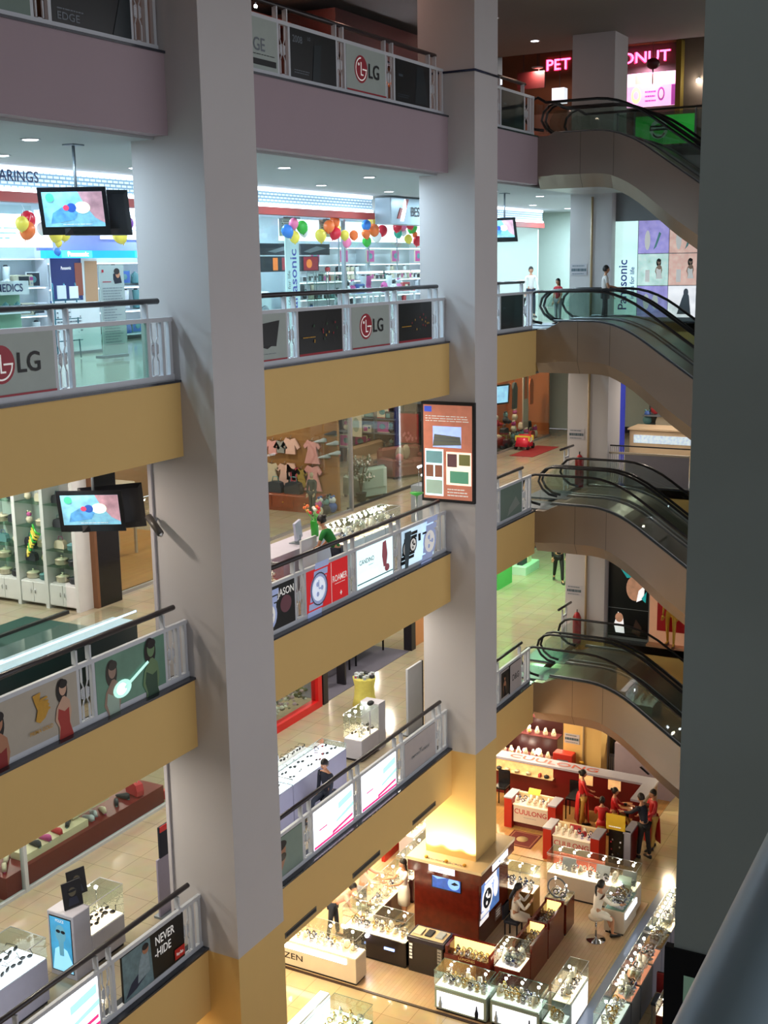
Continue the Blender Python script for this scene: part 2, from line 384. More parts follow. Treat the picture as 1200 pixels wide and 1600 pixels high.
def railing(k, x0, x1, posts, lat, label):
    z = F[k]; y = 0.12
    t = T('railing', label, 'railing', (x0, y, z+0.035))
    MB().box(x0, x1, y-.03, y+.03, z+.035, z+.115, RAILW).build('bottom_rail', t)
    MB().box(x0, x1, y-.03, y+.03, z+.87, z+.93, RAILW).build('top_rail', t)
    for p in posts: MB().box(p-.03, p+.03, y-.028, y+.028, z+.035, z+.9, RAILW).build('post', t)
    for a, b in lat: lattice(a, b, z, y, RAILW).build('ornamental_lattice', t)
    hr = MB(); hx0, hx1 = x0-(-0.02), x1-0.0
    hr.tube([(x0+.02, y+.06, z+1.16), (x1-(.2 if x1 < 28 else .4), y+.06, z+1.16)], 0.042, HRB, 10); hr.build('handrail', t)
    for a, b in lat:
        for q in (a+.02, b-.02):
            if q < x1-.3: MB().box(q-.016, q+.016, y-.012, y+.07, z+.93, z+1.13, RAILW).build('bracket', t)
    return t
BAYS = {'L': (6.4, 14.2, [(8.18, 8.49), (10.0, 10.3), (11.8, 12.11), (13.66, 13.98)]),
        'M': (15.5, 23.29, [(15.52, 15.72), (17.23, 17.56), (19.06, 19.35), (20.84, 21.18), (22.68, 23.0)]),
        'R': (24.45, 28.25, [(24.47, 24.5), (26.0, 26.24), (27.62, 28.0)])}
SNAME = {1: 'lowest gallery', 2: 'second gallery from the bottom', 3: 'third gallery from the bottom', 4: 'top gallery'}
for k in (1, 2, 3, 4):
    for b, (x0, x1, lat) in BAYS.items():
        posts = [x0+.04]+[q for ab in lat for q in ab]+[x1-.05]
        RAILS[(k, b)] = railing(k, x0, x1, posts, [l for l in lat if l[1]-l[0] > .1], 'white railing of the %s, %s' % (SNAME[k], {'L': 'left of the nearer column', 'M': 'between the tall columns', 'R': 'by the escalators'}[b]))
# ---- advertising panels set in the railings
TX_W = mat('white_lettering', '#f4f2ee', 0.5, emit=0.25, noise=0); TX_K = mat('black_lettering', '#101014', 0.5, noise=0); TX_G = mat('grey_lettering', '#6f7780', 0.5, noise=0)
PGREY = mat('pale_grey_board', '#a7b2ad', 0.45); PDRK = mat('dark_poster_print', '#0d1114', 0.3); PRED = mat('logo_crimson', '#a0162c', 0.4, noise=0)
PGR2 = mat('grey_green_board', '#6f837a', 0.45)
LITW = mat('lit_white_film', '#f3f6ff', 0.4, emit=2.6, noise=0); LITP = mat('lit_pink_film', '#e0347c', 0.4, emit=1.0, noise=0); LITM = mat('lit_mint_film', '#a8e0da', 0.4, emit=1.1, noise=0)
LRED = mat('lit_red_film', '#b3161c', 0.4, emit=0.7); LCY = mat('lit_pale_cyan_film', '#d2f2f4', 0.4, emit=1.1, noise=.02)
SKIN = mat('printed_skin', '#b07a5c', 0.5); SKIN2 = mat('printed_pale_skin', '#caa28a', 0.5); HAIRP = mat('printed_dark_hair', '#1c1414', 0.6)
GOLDP = mat('printed_gold', '#c8962c', 0.5, noise=.2, scale=20); BEIGE = mat('beige_print', '#b3aa9c', 0.5); SILV = mat('printed_silver', '#9aa8d0', 0.4, emit=0.35, noise=.2, scale=60)
def logo_lg(p, big=1.0):
    a = p.h/p.w
    p.ell(.36, .52, .31*a*big, .31*big, PRED, n=28)
    p.ring(.36, .52, .26*a*big, .26*big, .028, TX_W, PI*.5, PI*1.98, 28)
    p.rect(.36-.02*a, .38, .36+.015*a, .68, TX_W); p.rect(.36, .38, .36+.1*a, .41, TX_W); p.ell(.36-.12*a, .62, .035*a, .035, TX_W, n=10)
    p.rect(.36+.05*a, .505, .36+.26*a, .535, TX_W)
    p.txt('LG', .55, .37, .46, TX_K, 'l', 1.0)
    p.rect(0.0, 0.0, 1, .035, PRED)
def watch_art(p, a, b, r, m1, m2):
    q = p.h/p.w
    for i in range(-3, 4):
        if i: p.poly([(a+(i*.16-.06)*r*q*.6-.5*r*q, b+i*.3*r-.12*r), (a+(i*.16-.06)*r*q*.6+.5*r*q, b+i*.3*r-.12*r), (a+(i*.16)*r*q*.6+.5*r*q, b+i*.3*r+.12*r), (a+(i*.16)*r*q*.6-.5*r*q, b+i*.3*r+.12*r)], m1)
    p.ell(a, b, .62*r*q, .62*r, m1); p.ell(a, b, .47*r*q, .47*r, m2); p.rect(a-.02*q, b, a+.02*q, b+.35*r, m1); p.rect(a, b-.02, a+.25*r*q, b+.02, m1)
    for t in (0, 1, 2): p.ell(a+.22*r*q*math.cos(t*2.1), b+.22*r*math.sin(t*2.1), .1*r*q, .1*r, m1, n=10)
def panel(k, x0, x1, kind, label, z0=.115, z1=.87):
    base = {'lg': PGREY, 'dark': PDRK, 'edge': PDRK, 'edgew': PGREY, 'lit': LITW, 'grey': PGR2}.get(kind, PDRK)
    if kind == 'prima': base = BEIGE
    if kind == 'roamer': base = LRED
    if kind in ('candino',): base = LCY
    if kind == 'women': base = mat('green_backlit_print', '#557a68', 0.3, emit=.15, noise=.5, scale=2)
    if kind == 'emporio': base = mat('off_white_print', '#b9b2b4', .5)
    if kind == 'face': base = mat('sage_print', '#7d938a', .5)
    if kind == 'tv': base = PGREY
    if kind == 'watches': base = mat('pale_blue_lit_print', '#b9d3f4', .4, emit=1.0, noise=.4, scale=2)
    o = (x0+.03, .12-.034, F[k]+z0); w_, h_ = x1-x0-.06, z1-z0
    t_ = RAILS[(k, 'L' if x0 < 14 else 'M' if x0 < 23 else 'R')]
    if kind == 'glass':
        m = MB().box(x0+.03, x1-.03, .11, .125, F[k]+z0, F[k]+z1, GGR)
        o_ = m.build('glass_infill_panel', t_); o_['label'] = label; return o_
    p = PN(o, U, V, w_, h_, base, .035); a = h_/w_
    if kind == 'lg': logo_lg(p)
    elif kind == 'dark':
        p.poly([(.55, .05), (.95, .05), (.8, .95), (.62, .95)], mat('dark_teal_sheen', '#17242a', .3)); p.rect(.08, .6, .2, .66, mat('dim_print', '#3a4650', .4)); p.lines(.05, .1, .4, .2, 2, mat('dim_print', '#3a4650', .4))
    elif kind == 'dark2':
        p.rect(0, 0, 1, .05, PRED)
        for i in range(14): p.ell(.3+random.random()*.6, .3+random.random()*.4, .012, .03, random.choice([GOLDP, PRED, mat('leaf_green_print', '#2c5a3a', .5)]), n=6)
        p.lines(.06, .38, .34, .44, 1, GOLDP)
    elif kind == 'edge':
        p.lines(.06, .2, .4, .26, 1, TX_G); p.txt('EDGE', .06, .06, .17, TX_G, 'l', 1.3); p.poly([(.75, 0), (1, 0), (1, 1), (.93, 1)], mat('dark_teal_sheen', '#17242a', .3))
    elif kind == 'edgew':
        p.txt('THE', .32, .66, .2, TX_K, 'l'); p.txt('EDGE', .3, .36, .36, TX_G, 'l', 1.0); p.lines(.3, .27, .95, .31, 1, TX_K); p.rect(.34, .08, .96, .2, TX_K)
    elif kind == '2008':
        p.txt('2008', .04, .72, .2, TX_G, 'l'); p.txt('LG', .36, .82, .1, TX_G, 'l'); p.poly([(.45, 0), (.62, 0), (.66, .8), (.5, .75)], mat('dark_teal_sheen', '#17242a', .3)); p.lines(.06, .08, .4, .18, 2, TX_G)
    elif kind == 'tv':
        p.poly([(.4, .35), (.78, .3), (.86, .85), (.5, .8)], PDRK); p.poly([(.42, .33), (.6, .26), (.7, .33)], BLK); p.lines(.2, .14, .8, .17, 1, TX_G); p.rect(0, 0, 1, .035, PRED)
    elif kind == 'prima':
        person_art(p, .0, .68, 1.05, SKIN, mat('printed_dark_red', '#8a1a18', .5), HAIRP, a)
        person_art(p, .8, .8, .85, SKIN2, mat('printed_brick_red', '#a8322a', .5), HAIRP, a)
        p.poly([(.42, .88), (.52, .9), (.5, .75), (.6, .72), (.61, .55), (.56, .42), (.49, .36), (.44, .42), (.47, .6), (.44, .75)], GOLDP)
        for i in range(4): p.poly([(.50, .5+i*.08), (.63-.01*i, .55+i*.07), (.62-.01*i, .59+i*.07), (.5, .54+i*.08)], GOLDP)
        p.txt('PRIMA GOLD', .5, .2, .1, GOLDP, 'c', .95)
    elif kind == 'women':
        person_art(p, .22, .72, 1.0, mat('dim_skin_print', '#8d7466', .5, emit=.1), mat('dim_gown_print', '#94a79a', .5, emit=.1), mat('brown_print_hair', '#3b3630', .6), a)
        person_art(p, .78, .82, 1.05, mat('green_skin_print', '#5f7a55', .5, emit=.1), mat('dark_green_gown_print', '#2f4e3a', .5), HAIRP, a)
        p.ell(.34, .3, .13, .17, mat('painted_mint_glare', '#b4f0dc', .4, emit=.9, noise=.3, scale=5)); p.ell(.33, .3, .07, .11, LITW); p.poly([(.36, .32), (.72, .62), (.74, .57), (.38, .26)], mat('painted_mint_glare', '#b4f0dc', .4, emit=.9, noise=.3, scale=5))  # glare on the poster painted as glowing mint and white shapes
    elif kind == 'jason':
        p.txt('JASON', .98, .72, .24, TX_W, 'r', .95); p.ell(.8, .5, .12, .2, mat('printed_rose', '#7a4a56', .5)); watch_art(p, .42, .38, .55, SILV, TX_W)
    elif kind == 'roamer':
        watch_art(p, .27, .5, .62, SILV, mat('lit_watch_dial', '#dfe8f8', .4, emit=.5, noise=.1)); p.ring(.27, .5, .2, .4, .03, mat('watch_bezel_print', '#3a3f58', .4)); p.rect(.555, 0, .565, 1, TX_W); p.txt('ROAMER', .77, .5, .22, TX_W, 'c', .8); p.lines(.64, .42, .9, .46, 1, TX_W); p.rect(.76, .16, .81, .19, TX_W); p.rect(.775, .12, .795, .23, TX_W)
    elif kind == 'candino':
        p.rect(0, .1, 1, .13, mat('teal_print', '#2d5c62', .4)); p.txt('CANDINO', .06, .6, .17, mat('slate_print', '#4a5c66', .4), 'l', .95); p.lines(.3, .5, .45, .54, 1, TX_G)
        p.poly([(.7, .95), (.8, .98), (.84, .6), (.8, .3), (.72, .3), (.68, .6)], mat('wine_red_print', '#9c5560', .4, emit=.3)); p.ell(.82, .25, .07, .1, mat('wine_red_print', '#9c5560', .4, emit=.3)); p.rect(.06, .2, .55, .3, LITW)
    elif kind == 'watches':
        watch_art(p, .12, .5, .4, PDRK, TX_W); watch_art(p, .3, .55, .35, PDRK, TX_W); watch_art(p, .8, .45, .65, SILV, TX_W); p.rect(.42, .6, .5, .8, PDRK); p.poly([(0, 0), (.1, 0), (.2, .98), (0, .98)], mat('slate_print', '#4a5c66', .4)); p.rect(.55, .72, .68, .78, PDRK)
    elif kind == 'lit':
        p.rect(0, 0, 1, .07, LITP); p.poly([(.45, .07), (.98, .16), (.98, .24), (.45, .15)], LITP)
        p.poly([(.55, .3), (1, .42), (1, .55), (.55, .38)], LITM); p.rect(.12, .42, .32, .46, LITP); p.poly([(.6, .62), (.97, .7), (.97, .9), (.6, .8)], LITM)
    elif kind == 'never':
        p.poly([(0, 0), (.47, 0), (.44, 1), (0, 1)], mat('sea_grey_print', '#6d8a92', .5, noise=.5, scale=12)); p.poly([(.02, .05), (.2, .12), (.4, .3), (.34, .5), (.12, .3)], mat('navy_print', '#1a2744', .5)); p.poly([(.22, .2), (.42, .3), (.4, .75), (.3, .8), (.24, .55)], mat('denim_print', '#8ea4ae', .5, noise=.4, scale=18)); p.ell(.36, .82, .05, .1, SKIN); p.ell(.36, .88, .05, .07, HAIRP)
        p.txt('NEVER', .52, .72, .27, TX_W, 'l', .78); p.txt('-HIDE', .5, .45, .27, TX_W, 'l', .78); p.rect(.82, .06, .99, .3, mat('scarlet_print', '#c8201c', .4)); p.txt('Ray-Ban', .905, .14, .1, TX_W, 'c', .7)
    elif kind == 'face':
        p.poly([(.35, 0), (.3, .35), (.36, .7), (.5, .82), (.62, .7), (.6, .4), (.5, .1), (.48, 0)], SKIN); p.ell(.44, .8, .2, .14, HAIRP); p.ell(.36, .5, .09, .1, BLK); p.ell(.54, .5, .08, .1, BLK); p.rect(.4, .52, .5, .55, BLK); p.poly([(.3, 0), (.42, 0), (.45, .2), (.38, .28)], HAIRP)
    elif kind == 'emporio':
        p.txt('EMPORIO ARMANI', .5, .4, .12, TX_G, 'c', 1.15); p.poly([(.44, .56), (.56, .56), (.5, .48)], TX_G)
    elif kind == 'dg':
        p.rect(.0, 0, .4, 1, mat('off_white_print', '#b9b2b4', .5)); p.rect(.04, .06, .4, .94, PDRK); person_art(p, .2, .72, .6, SKIN, BLKM, HAIRP, a); p.rect(.45, 0, 1, 1, mat('off_white_print', '#b9b2b4', .5)); p.txt('D&G', .72, .4, .3, TX_K, 'c')
    elif kind == 'grey':
        p.poly([(.3, .05), (.9, .3), (.7, .6), (.4, .3)], mat('dim_grey_print', '#8d9692', .4))
    o_ = p.mb.build('advertising_panel', t_); o_['label'] = label; return o_
PANELS = [
 (4, 8.49, 10.0, 'dark', 'dark poster panel in the top railing, at the left picture edge'), (4, 10.3, 11.8, 'grey', 'plain grey-green panel in the top gallery railing at the far left'),
 (4, 12.11, 13.66, 'edge', 'black poster panel with faint outlined lettering in the top railing'),
 (4, 15.72, 17.23, 'edgew', 'pale panel with outlined letters EDGE in the top railing'), (4, 17.56, 19.06, '2008', 'dark panel printed 2008 in the top railing'),
 (4, 19.35, 20.84, 'lg', 'pale panel with round red logo and two black letters in the top railing'), (4, 21.18, 22.68, 'dark', 'dark glossy poster panel beside the middle column in the top railing'),
 (4, 24.5, 26.0, 'grey', 'grey panel in the top railing right behind the middle column'), (4, 26.24, 27.62, 'dark', 'dark poster panel nearest the top escalator landing'),
 (3, 8.49, 10.0, 'dark', 'dark poster panel in the third railing beyond the left picture edge'), (3, 10.3, 11.8, 'lg', 'pale panel with big red logo and black letters at the left picture edge'), (3, 12.11, 13.66, 'glass', 'clear glass pane in the railing left of the nearer column'),
 (3, 15.72, 17.23, 'tv', 'pale panel printed with a black television seen from behind'), (3, 17.56, 19.06, 'dark2', 'black panel with red lower edge between the logo panel and the television panel'),
 (3, 19.35, 20.84, 'lg', 'pale panel with round red logo in the railing of the third gallery between the tall columns'), (3, 21.18, 22.68, 'dark2', 'black panel beside the middle column in the third railing'),
 (3, 24.5, 26.0, 'grey', 'grey panel of the third railing hidden mostly by the middle column'), (3, 26.24, 27.62, 'dark', 'dark mirror-like panel by the escalator where two people stand'),
 (2, 8.49, 10.0, 'prima', 'beige jewellery poster panel beyond the left picture edge'), (2, 10.3, 11.8, 'prima', 'beige poster panel with gold emblem and woman in red dress'), (2, 12.11, 13.66, 'women', 'greenish poster panel of two women with bright white glare'),
 (2, 15.72, 17.23, 'jason', 'black watch advertising panel with white lettering, half behind the nearer column'), (2, 17.56, 19.06, 'roamer', 'red lit advertising panel with large steel watch'),
 (2, 19.35, 20.84, 'candino', 'pale cyan lit advertising panel with wine-red figure'), (2, 21.18, 22.68, 'watches', 'pale blue lit advertising panel with three watches'),
 (2, 24.5, 26.0, 'grey', 'grey panel of the second railing behind the middle column'), (2, 26.24, 27.62, 'grey', 'plain grey panel of the second railing beside the escalator'),
 (1, 8.49, 10.0, 'lit', 'white lit panel beyond the lower left picture edge'), (1, 10.3, 11.8, 'lit', 'white lit panel with pink stripes at the lower left'), (1, 12.26, 13.76, 'never', 'black poster panel reading NEVER HIDE'),
 (1, 15.72, 17.23, 'face', 'sage green poster panel of a face with sunglasses'), (1, 17.56, 19.06, 'lit', 'glaring white lit panel with pink lower stripe, nearer of the two between the columns'),
 (1, 19.35, 20.84, 'lit', 'glaring white lit panel with pink lower stripe, farther of the two between the columns'), (1, 21.18, 22.68, 'emporio', 'off-white panel with a line of grey capitals beside the middle column'),
 (1, 24.5, 26.0, 'grey', 'grey panel of the lowest railing behind the middle column'), (1, 26.24, 27.62, 'dg', 'panel with a dark photo and three black letters on white, by the lowest escalator')]
for a in PANELS: panel(*a, **({'z0': .13, 'z1': .86} if a[0] == 1 else {}))
# our own handrail beside the camera, on posts
SLATE = mat('slate_blue_paint', '#8fa9bb', 0.35)
t = T('near_handrail', 'pale slate-blue handrail running along the lower right corner of the picture', 'handrail', (2.5, -10.86, 13.5))
MB().tube([(-3, -10.852, 14.59), (5.08, -10.852, 14.59)], .042, SLATE, 16).build('handrail', t)
for x in (-2, -.6, 5.0): MB().box(x-.015, x+.015, -10.95, -10.92, 13.48, 14.59, SLATE).build('post', t)
# ================================================================= ESCALATORS
CLAD = mat('escalator_cladding_steel', '#9b8f86', 0.32, 0.75, noise=.05, scale=1.2, bump=.03)
TREAD = mat('escalator_tread', '#3b4148', 0.35, 0.6, noise=.2, scale=40)
LANDM = mat('escalator_landing_plate', '#5a6670', 0.4, 0.5, noise=.1, scale=30)
SLOPE = 0.70
def sm(s, s0, s1, z0, f):   # flat z0 until s0, blend to the slope by s1
    if s <= s0: return z0
    if s < s1: return z0-SLOPE*(s-s0)**2/(2*(s1-s0))
    return z0-SLOPE*(s1-s0)/2-SLOPE*(s-s1)
def ztop(s, k):
    z = F[k]+.2-(.13 if k == 4 else 0); zb = F[k-1]+.2
    a = sm(s, 1.35, 2.65, z, 0)
    # lower blend
    s_hit = 2.0+(z-zb)/SLOPE
    if s > s_hit-.65: 
        e = s-(s_hit-.65); 
        if e < 1.3: return zb+SLOPE*(1.3-e)**2/(2*1.3)
        return zb
    return a
def zbot(s, k): 
    v = ztop(s, k)-1.25-.22*min(1, max(0, (s-1.8)/1.5))
    return v
def esc_path(k, h, x, s0=-.1, s1=10.2):
    pts = []; s = s0
    while s <= s1: pts.append((x, -s, ztop(max(s, 0), k)+h)); s += .25
    return pts
def escalator(k, x0, x1, label):
    t = T('escalator', label, 'escalator', (x0, 0, F[k]))
    # truss cladding
    rings = []; ss = [0, .25, .45, .65, 1.0, 1.4]+[1.6+.2*i for i in range(44)]
    for s in ss:
        a = ztop(s, k); a = F[k]+.02 if s < .3 else (F[k]+.12 if s < .5 else a)
        b = zbot(s, k)
        if k == 1: b = max(b, .02); a = max(a, .1)
        mid = b+.24*(a-b); y = -s
        out = x0 == 28.25
        rings.append([(x0, y, a), (x0, y, mid), (x0+(.2 if out else .02), y, b), (x1, y, b), (x1, y, mid), (x1, y, a)])
    m = MB(); m.loft(rings, CLAD); m.build('truss_cladding', t)
    # panel seams as thin steel strips
    for s in (1.05, 1.85, 4.2, 6.5):
        sm_ = MB()
        a, b = ztop(s, k), zbot(s, k); mid = b+.24*(a-b)
        if k == 1 and b < 0.1: continue
        if x0 == 28.25: sm_.prism([(x0-.002, -s, a), (x0-.002, -s, mid), (x0+.198, -s, b), (x0+.21, -s, b+.01), (x0+.01, -s, mid), (x0+.01, -s, a)], (0, -.012, 0), mat('seam_steel', '#6e655f', .4, .6))
        if sm_.v: sub(sm_, 'panel_seam', [c for c in t.children][0])
    # steps
    xc0, xc1 = x0+.22, x1-.22; st = MB(); s = 1.3; 
    MB().box(xc0, xc1, -1.3, .9, F[k]-.02, F[k]+.03, LANDM).build('landing_plate', t)
    me0 = None
    while s < 9.6:
        z = ztop(s+.2, k)-.16
        if me0 is None:
            o = MB().box(xc0, xc1, -.4, 0, -.22, 0, TREAD); 
            for r in range(12): xx = xc0+.03+(xc1-xc0-.06)*r/11; o.box(xx-.008, xx+.008, -.4, 0, 0, .008, STEEL)
            o.v = [(v[0]-x0, v[1], v[2]) for v in o.v]; ob = o.build('step'); me0 = ob.data; ob.parent = t
        else: ob = bpy.data.objects.new('step', me0); C.objects.link(ob); ob.parent = t
        ob.location = (0, -s, z-F[k]); s += .4
    for x, sgn in ((x0+.12, 1), (x1-.12, -1)):
        g = MB(); vs = []; fs = []
        pt = [(-.42, .35), (-.38, .62), (-.25, .8), (-.1, .86)]
        lo = []; hi = []
        for (s, h) in [(-.30, .45), (-.2, .62), (-.1, .68)]: lo.append((x, -s, F[k]+.2+.05)); hi.append((x, -s, F[k]+h+.1))
        s = 0
        while s <= 10.0: lo.append((x, -s, ztop(s, k)+.0)); hi.append((x, -s, ztop(s, k)+.68)); s += .25
        n = len(lo); g.add(lo+hi, [(i, i+1, n+i+1, n+i) for i in range(n-1)], GDK); gp = g.build('glass_balustrade', t)
        path = [(x, -.1, F[k]+.16), (x, .12, F[k]+.2), (x, .3, F[k]+.33), (x, .41, F[k]+.52), (x, .36, F[k]+.72), (x, .22, F[k]+.86), (x, .05, F[k]+.915)]+esc_path(k, .72, x, .15)
        MB().tube(path, .034, RUB, 8).build('handrail', t)
        sk = MB(); q = esc_path(k, .03, x, .4, 9.9); sk.tube(q, .02, STEEL, 6); sk.build('skirt_rail', t)
        dp = MB(); ps = esc_path(k, 0, x, .4, 9.9); DKS = mat('dark_deck_steel', '#5a6064', .3, .7); dp.loft([[(x-.1, p[1], p[2]-.01), (x+.1, p[1], p[2]-.01), (x+.1, p[1], p[2]+.012), (x-.1, p[1], p[2]+.012)] for p in ps], DKS); dp.build('deck_strip', t)
    return t
for k in (1, 2, 3, 4):
    nm = {4: 'top', 3: 'third-level', 2: 'second-level', 1: 'lowest'}[k]
    escalator(k, 28.25, 29.68, nm+' escalator on the near side, steel clad, descending to the right')
    escalator(k, 29.70, 31.3, nm+' escalator on the far side of its pair, behind the near one')
# ================================================================= PEOPLE
SK1 = mat('skin', '#c08a6a', 0.5, noise=.03); HAIRK = mat('black_hair', '#15100f', 0.45, noise=.2, scale=30); SHOEK = mat('black_shoe', '#141215', 0.4)
EYEW = mat('eye_white', '#e8e4de', 0.3); LIPS = mat('lips', '#8a4038', 0.5)
def v3(*a): return Vector(a)
def skin_mesh(verts, edges, radii, mats_, root=0, lvl=1):
    me = bpy.data.meshes.new('s'); me.from_pydata([tuple(v) for v in verts], edges, []); ob = bpy.data.objects.new('s', me); C.objects.link(ob)
    sk = ob.modifiers.new('skin', 'SKIN'); sk.use_smooth_shade = True
    for i, r in enumerate(radii):
        d = me.skin_vertices[0].data[i]; d.radius = (r, r) if not isinstance(r, tuple) else r; d.use_root = (i == root)
    sb = ob.modifiers.new('sub', 'SUBSURF'); sb.levels = lvl; sb.render_levels = lvl
    dg = bpy.context.evaluated_depsgraph_get(); dg.update(); m2 = bpy.data.meshes.new_from_object(ob.evaluated_get(dg))
    out = ([v.co.copy() for v in m2.vertices], [tuple(p.vertices) for p in m2.polygons])
    bpy.data.objects.remove(ob); bpy.data.meshes.remove(me); bpy.data.meshes.remove(m2); return out
def person(label, loc, rotz, H=1.58, pose='stand', top=None, bottom=None, outfit='shirt', hair='short', arms=None, legs=None, lean=0.0, head_turn=0.0, name='person', stool=None, shoe=None, group=None, skin=None, head_tilt=0.0):
    """facing +X in its own space, z up, feet (or seat) at the origin height"""
    S = H/1.6; t = T(name, label, 'person' if name == 'person' else 'mannequin', loc, group); t.rotation_euler = (0, 0, rotz); ORG[t.name] = (0, 0, 0)
    skm = skin or SK1
    hip_z = .84 if pose != 'sit' else .58
    ln = lean
    def up_(h, fx=0): return v3(fx+math.sin(ln)*(h), 0, math.cos(ln)*h)
    pel = v3(0, 0, hip_z); che = pel+up_(.30); sho = pel+up_(.46); nk = pel+up_(.53); hd = nk+v3(math.sin(ln)*.05+.01, 0, .07)
    J = {'pel': pel, 'wst': pel+up_(.14), 'che': che, 'sho': sho, 'nk': nk, 'hd': hd}
    arms = arms or {'l': (.25, .15, .35), 'r': (.0, .1, .2)}   # forward swing of upper arm, outward, elbow bend
    for sd, sg in (('l', 1), ('r', -1)):
        fw, ot, bend = arms[sd]; s0 = sho+v3(0, sg*.165, -.02)
        a1 = ln*.3+fw; e = s0+v3(math.sin(a1)*.27, sg*math.sin(ot)*.27, -math.cos(a1)*math.cos(ot)*.27)
        a2 = a1+bend; wv = v3(math.sin(a2)*.235, sg*math.sin(ot*.3)*.2, -math.cos(a2)*.235); wr = e+wv
        J['s'+sd] = s0; J['e'+sd] = e; J['w'+sd] = wr; J['d'+sd] = wv.normalized()
    L = legs or ({'l': (.12, .05), 'r': (-.1, .08)} if pose != 'sit' else {'l': (1.25, 1.3), 'r': (1.4, 1.2)})
    for sd, sg in (('l', 1), ('r', -1)):
        fw, kb = L[sd]; h0 = pel+v3(0, sg*.085, -.03); k = h0+v3(math.sin(fw)*.40, sg*.015, -math.cos(fw)*.40)
        a = fw-kb; an = k+v3(math.sin(a)*.385, 0, -math.cos(a)*.385); J['h'+sd] = h0; J['k'+sd] = k; J['a'+sd] = an; J['t'+sd] = an+v3(.13, sg*.02, -.045)
    # rest the lower foot on the ground
    low = min(J['tl'].z, J['tr'].z)-.02
    if pose == 'stand':
        for q in J:
            if q not in ('dl', 'dr'): J[q] = J[q]-v3(0, 0, low)
    for q in J:
        if q not in ('dl', 'dr'): J[q] = J[q]*S
    vs = []; es = []; rs = []; ix = {}
    def V_(n, r, par=None):
        ix[n] = len(vs); vs.append(J[n]); rs.append(r*S if not isinstance(r, tuple) else (r[0]*S, r[1]*S))
        if par: es.append((ix[par], ix[n]))
    V_('pel', .105); V_('wst', .088, 'pel'); V_('che', .105, 'wst'); V_('sho', .075, 'che'); V_('nk', .042, 'sho'); V_('hd', .045, 'nk')
    for sd in 'lr':
        V_('s'+sd, .046, 'sho'); V_('e'+sd, .034, 's'+sd); V_('w'+sd, .022, 'e'+sd)
        V_('h'+sd, .078, 'pel'); V_('k'+sd, .050, 'h'+sd); V_('a'+sd, .032, 'k'+sd); V_('t'+sd, .026, 'a'+sd)
    mv, mf = skin_mesh(vs, es, rs, None)
    b = MB(); b.add(mv, mf, skm, True)
    # hands: palm, four bent fingers of unequal length and a thumb from the side of the palm
    for sd, sg in (('l', 1), ('r', -1)):
        d = J['d'+sd]; w0 = J['w'+sd]; side = v3(0, 1, 0) if abs(d.x) < .8 else v3(0, 1, 0); nrm = d.cross(side).normalized()
        side = nrm.cross(d).normalized(); p1 = w0+d*.075*S
        b.loft([[w0+side*x_*S+nrm*y_*S for x_, y_ in ((-.02, -.012), (.02, -.012), (.02, .012), (-.02, .012))], [w0+d*.04*S+side*x_*S+nrm*y_*S for x_, y_ in ((-.036, -.012), (.036, -.012), (.036, .012), (-.036, .012))], [p1+side*x_*S+nrm*y_*S for x_, y_ in ((-.036, -.01), (.036, -.01), (.036, .01), (-.036, .01))]], skm, True)
        for i, (o_, ln_) in enumerate(((-.028, .062), (-.009, .075), (.010, .070), (.028, .055))):
            q0 = p1+side*o_*S; b.tube([q0, q0+d*ln_*.45*S-nrm*.004*S*-1, q0+d*ln_*.8*S+nrm*.012*S, q0+d*ln_*.98*S+nrm*.03*S], [.0085*S, .008*S, .0075*S, .006*S], skm, 6)
        q0 = w0+d*.025*S+side*sg*.02*-1*S; b.tube([q0, q0+d*.03*S-side*sg*.03*S, q0+d*.055*S-side*sg*.036*S+nrm*.01*S], [.0105*S, .0095*S, .007*S], skm, 6)
    # head: skull, jaw, nose, ears, eyes, mouth
    hc = J['hd']+v3(.012, 0, .075)*S; ct, st_ = math.cos(head_turn), math.sin(head_turn)
    tl_c, tl_s = math.cos(head_tilt), math.sin(head_tilt)
    def H_(x, y, z):
        x, z = x*tl_c+z*tl_s, -x*tl_s+z*tl_c
        return hc+v3(x*ct-y*st_, x*st_+y*ct, z)*S
    hv = []; n = 12
    for i in range(n+1):
        th = PI*i/n
        for k in range(16):
            ph = 2*PI*k/16; x, y, z = math.sin(th)*math.cos(ph), math.sin(th)*math.sin(ph), -math.cos(th)
            wy = .074*(1-.28*max(0, -z)**1.5); wx = .090*(1-.12*max(0, -z)); fx = .012*max(0, -z)
            x2 = x*wx+fx; 
            if x > .8 and abs(z+.1) < .35: x2 += .0
            hv.append(H_(x2, y*wy, z*.112))
    b.add(hv, [(i*16+k, i*16+(k+1) % 16, (i+1)*16+(k+1) % 16, (i+1)*16+k) for i in range(n) for k in range(16)], skm, True)
    b.loft([[H_(.085, y_, .02) for y_ in (-.006, .006)]+[H_(.08, .0, .022)], [H_(.108, y_, -.022) for y_ in (-.013, .013)]+[H_(.082, 0, -.03)]], skm, True)
    for sg in (-1, 1):
        b.ball(H_(-.002, sg*.074, -.008), .02*S, skm, 6, (.6, .35, 1.2)); b.ball(H_(.077, sg*.029, .008), .0115*S, EYEW, 6); b.ball(H_(.086, sg*.029, .008), .0065*S, HAIRK, 5)
        b.tube([H_(.086, sg*.014, .028), H_(.083, sg*.042, .03)], .003*S, HAIRK, 4)
    b.tube([H_(.084, -.022, -.056), H_(.09, 0, -.055), H_(.084, .022, -.056)], .005*S, LIPS, 5)
    body = b.build('body', t)
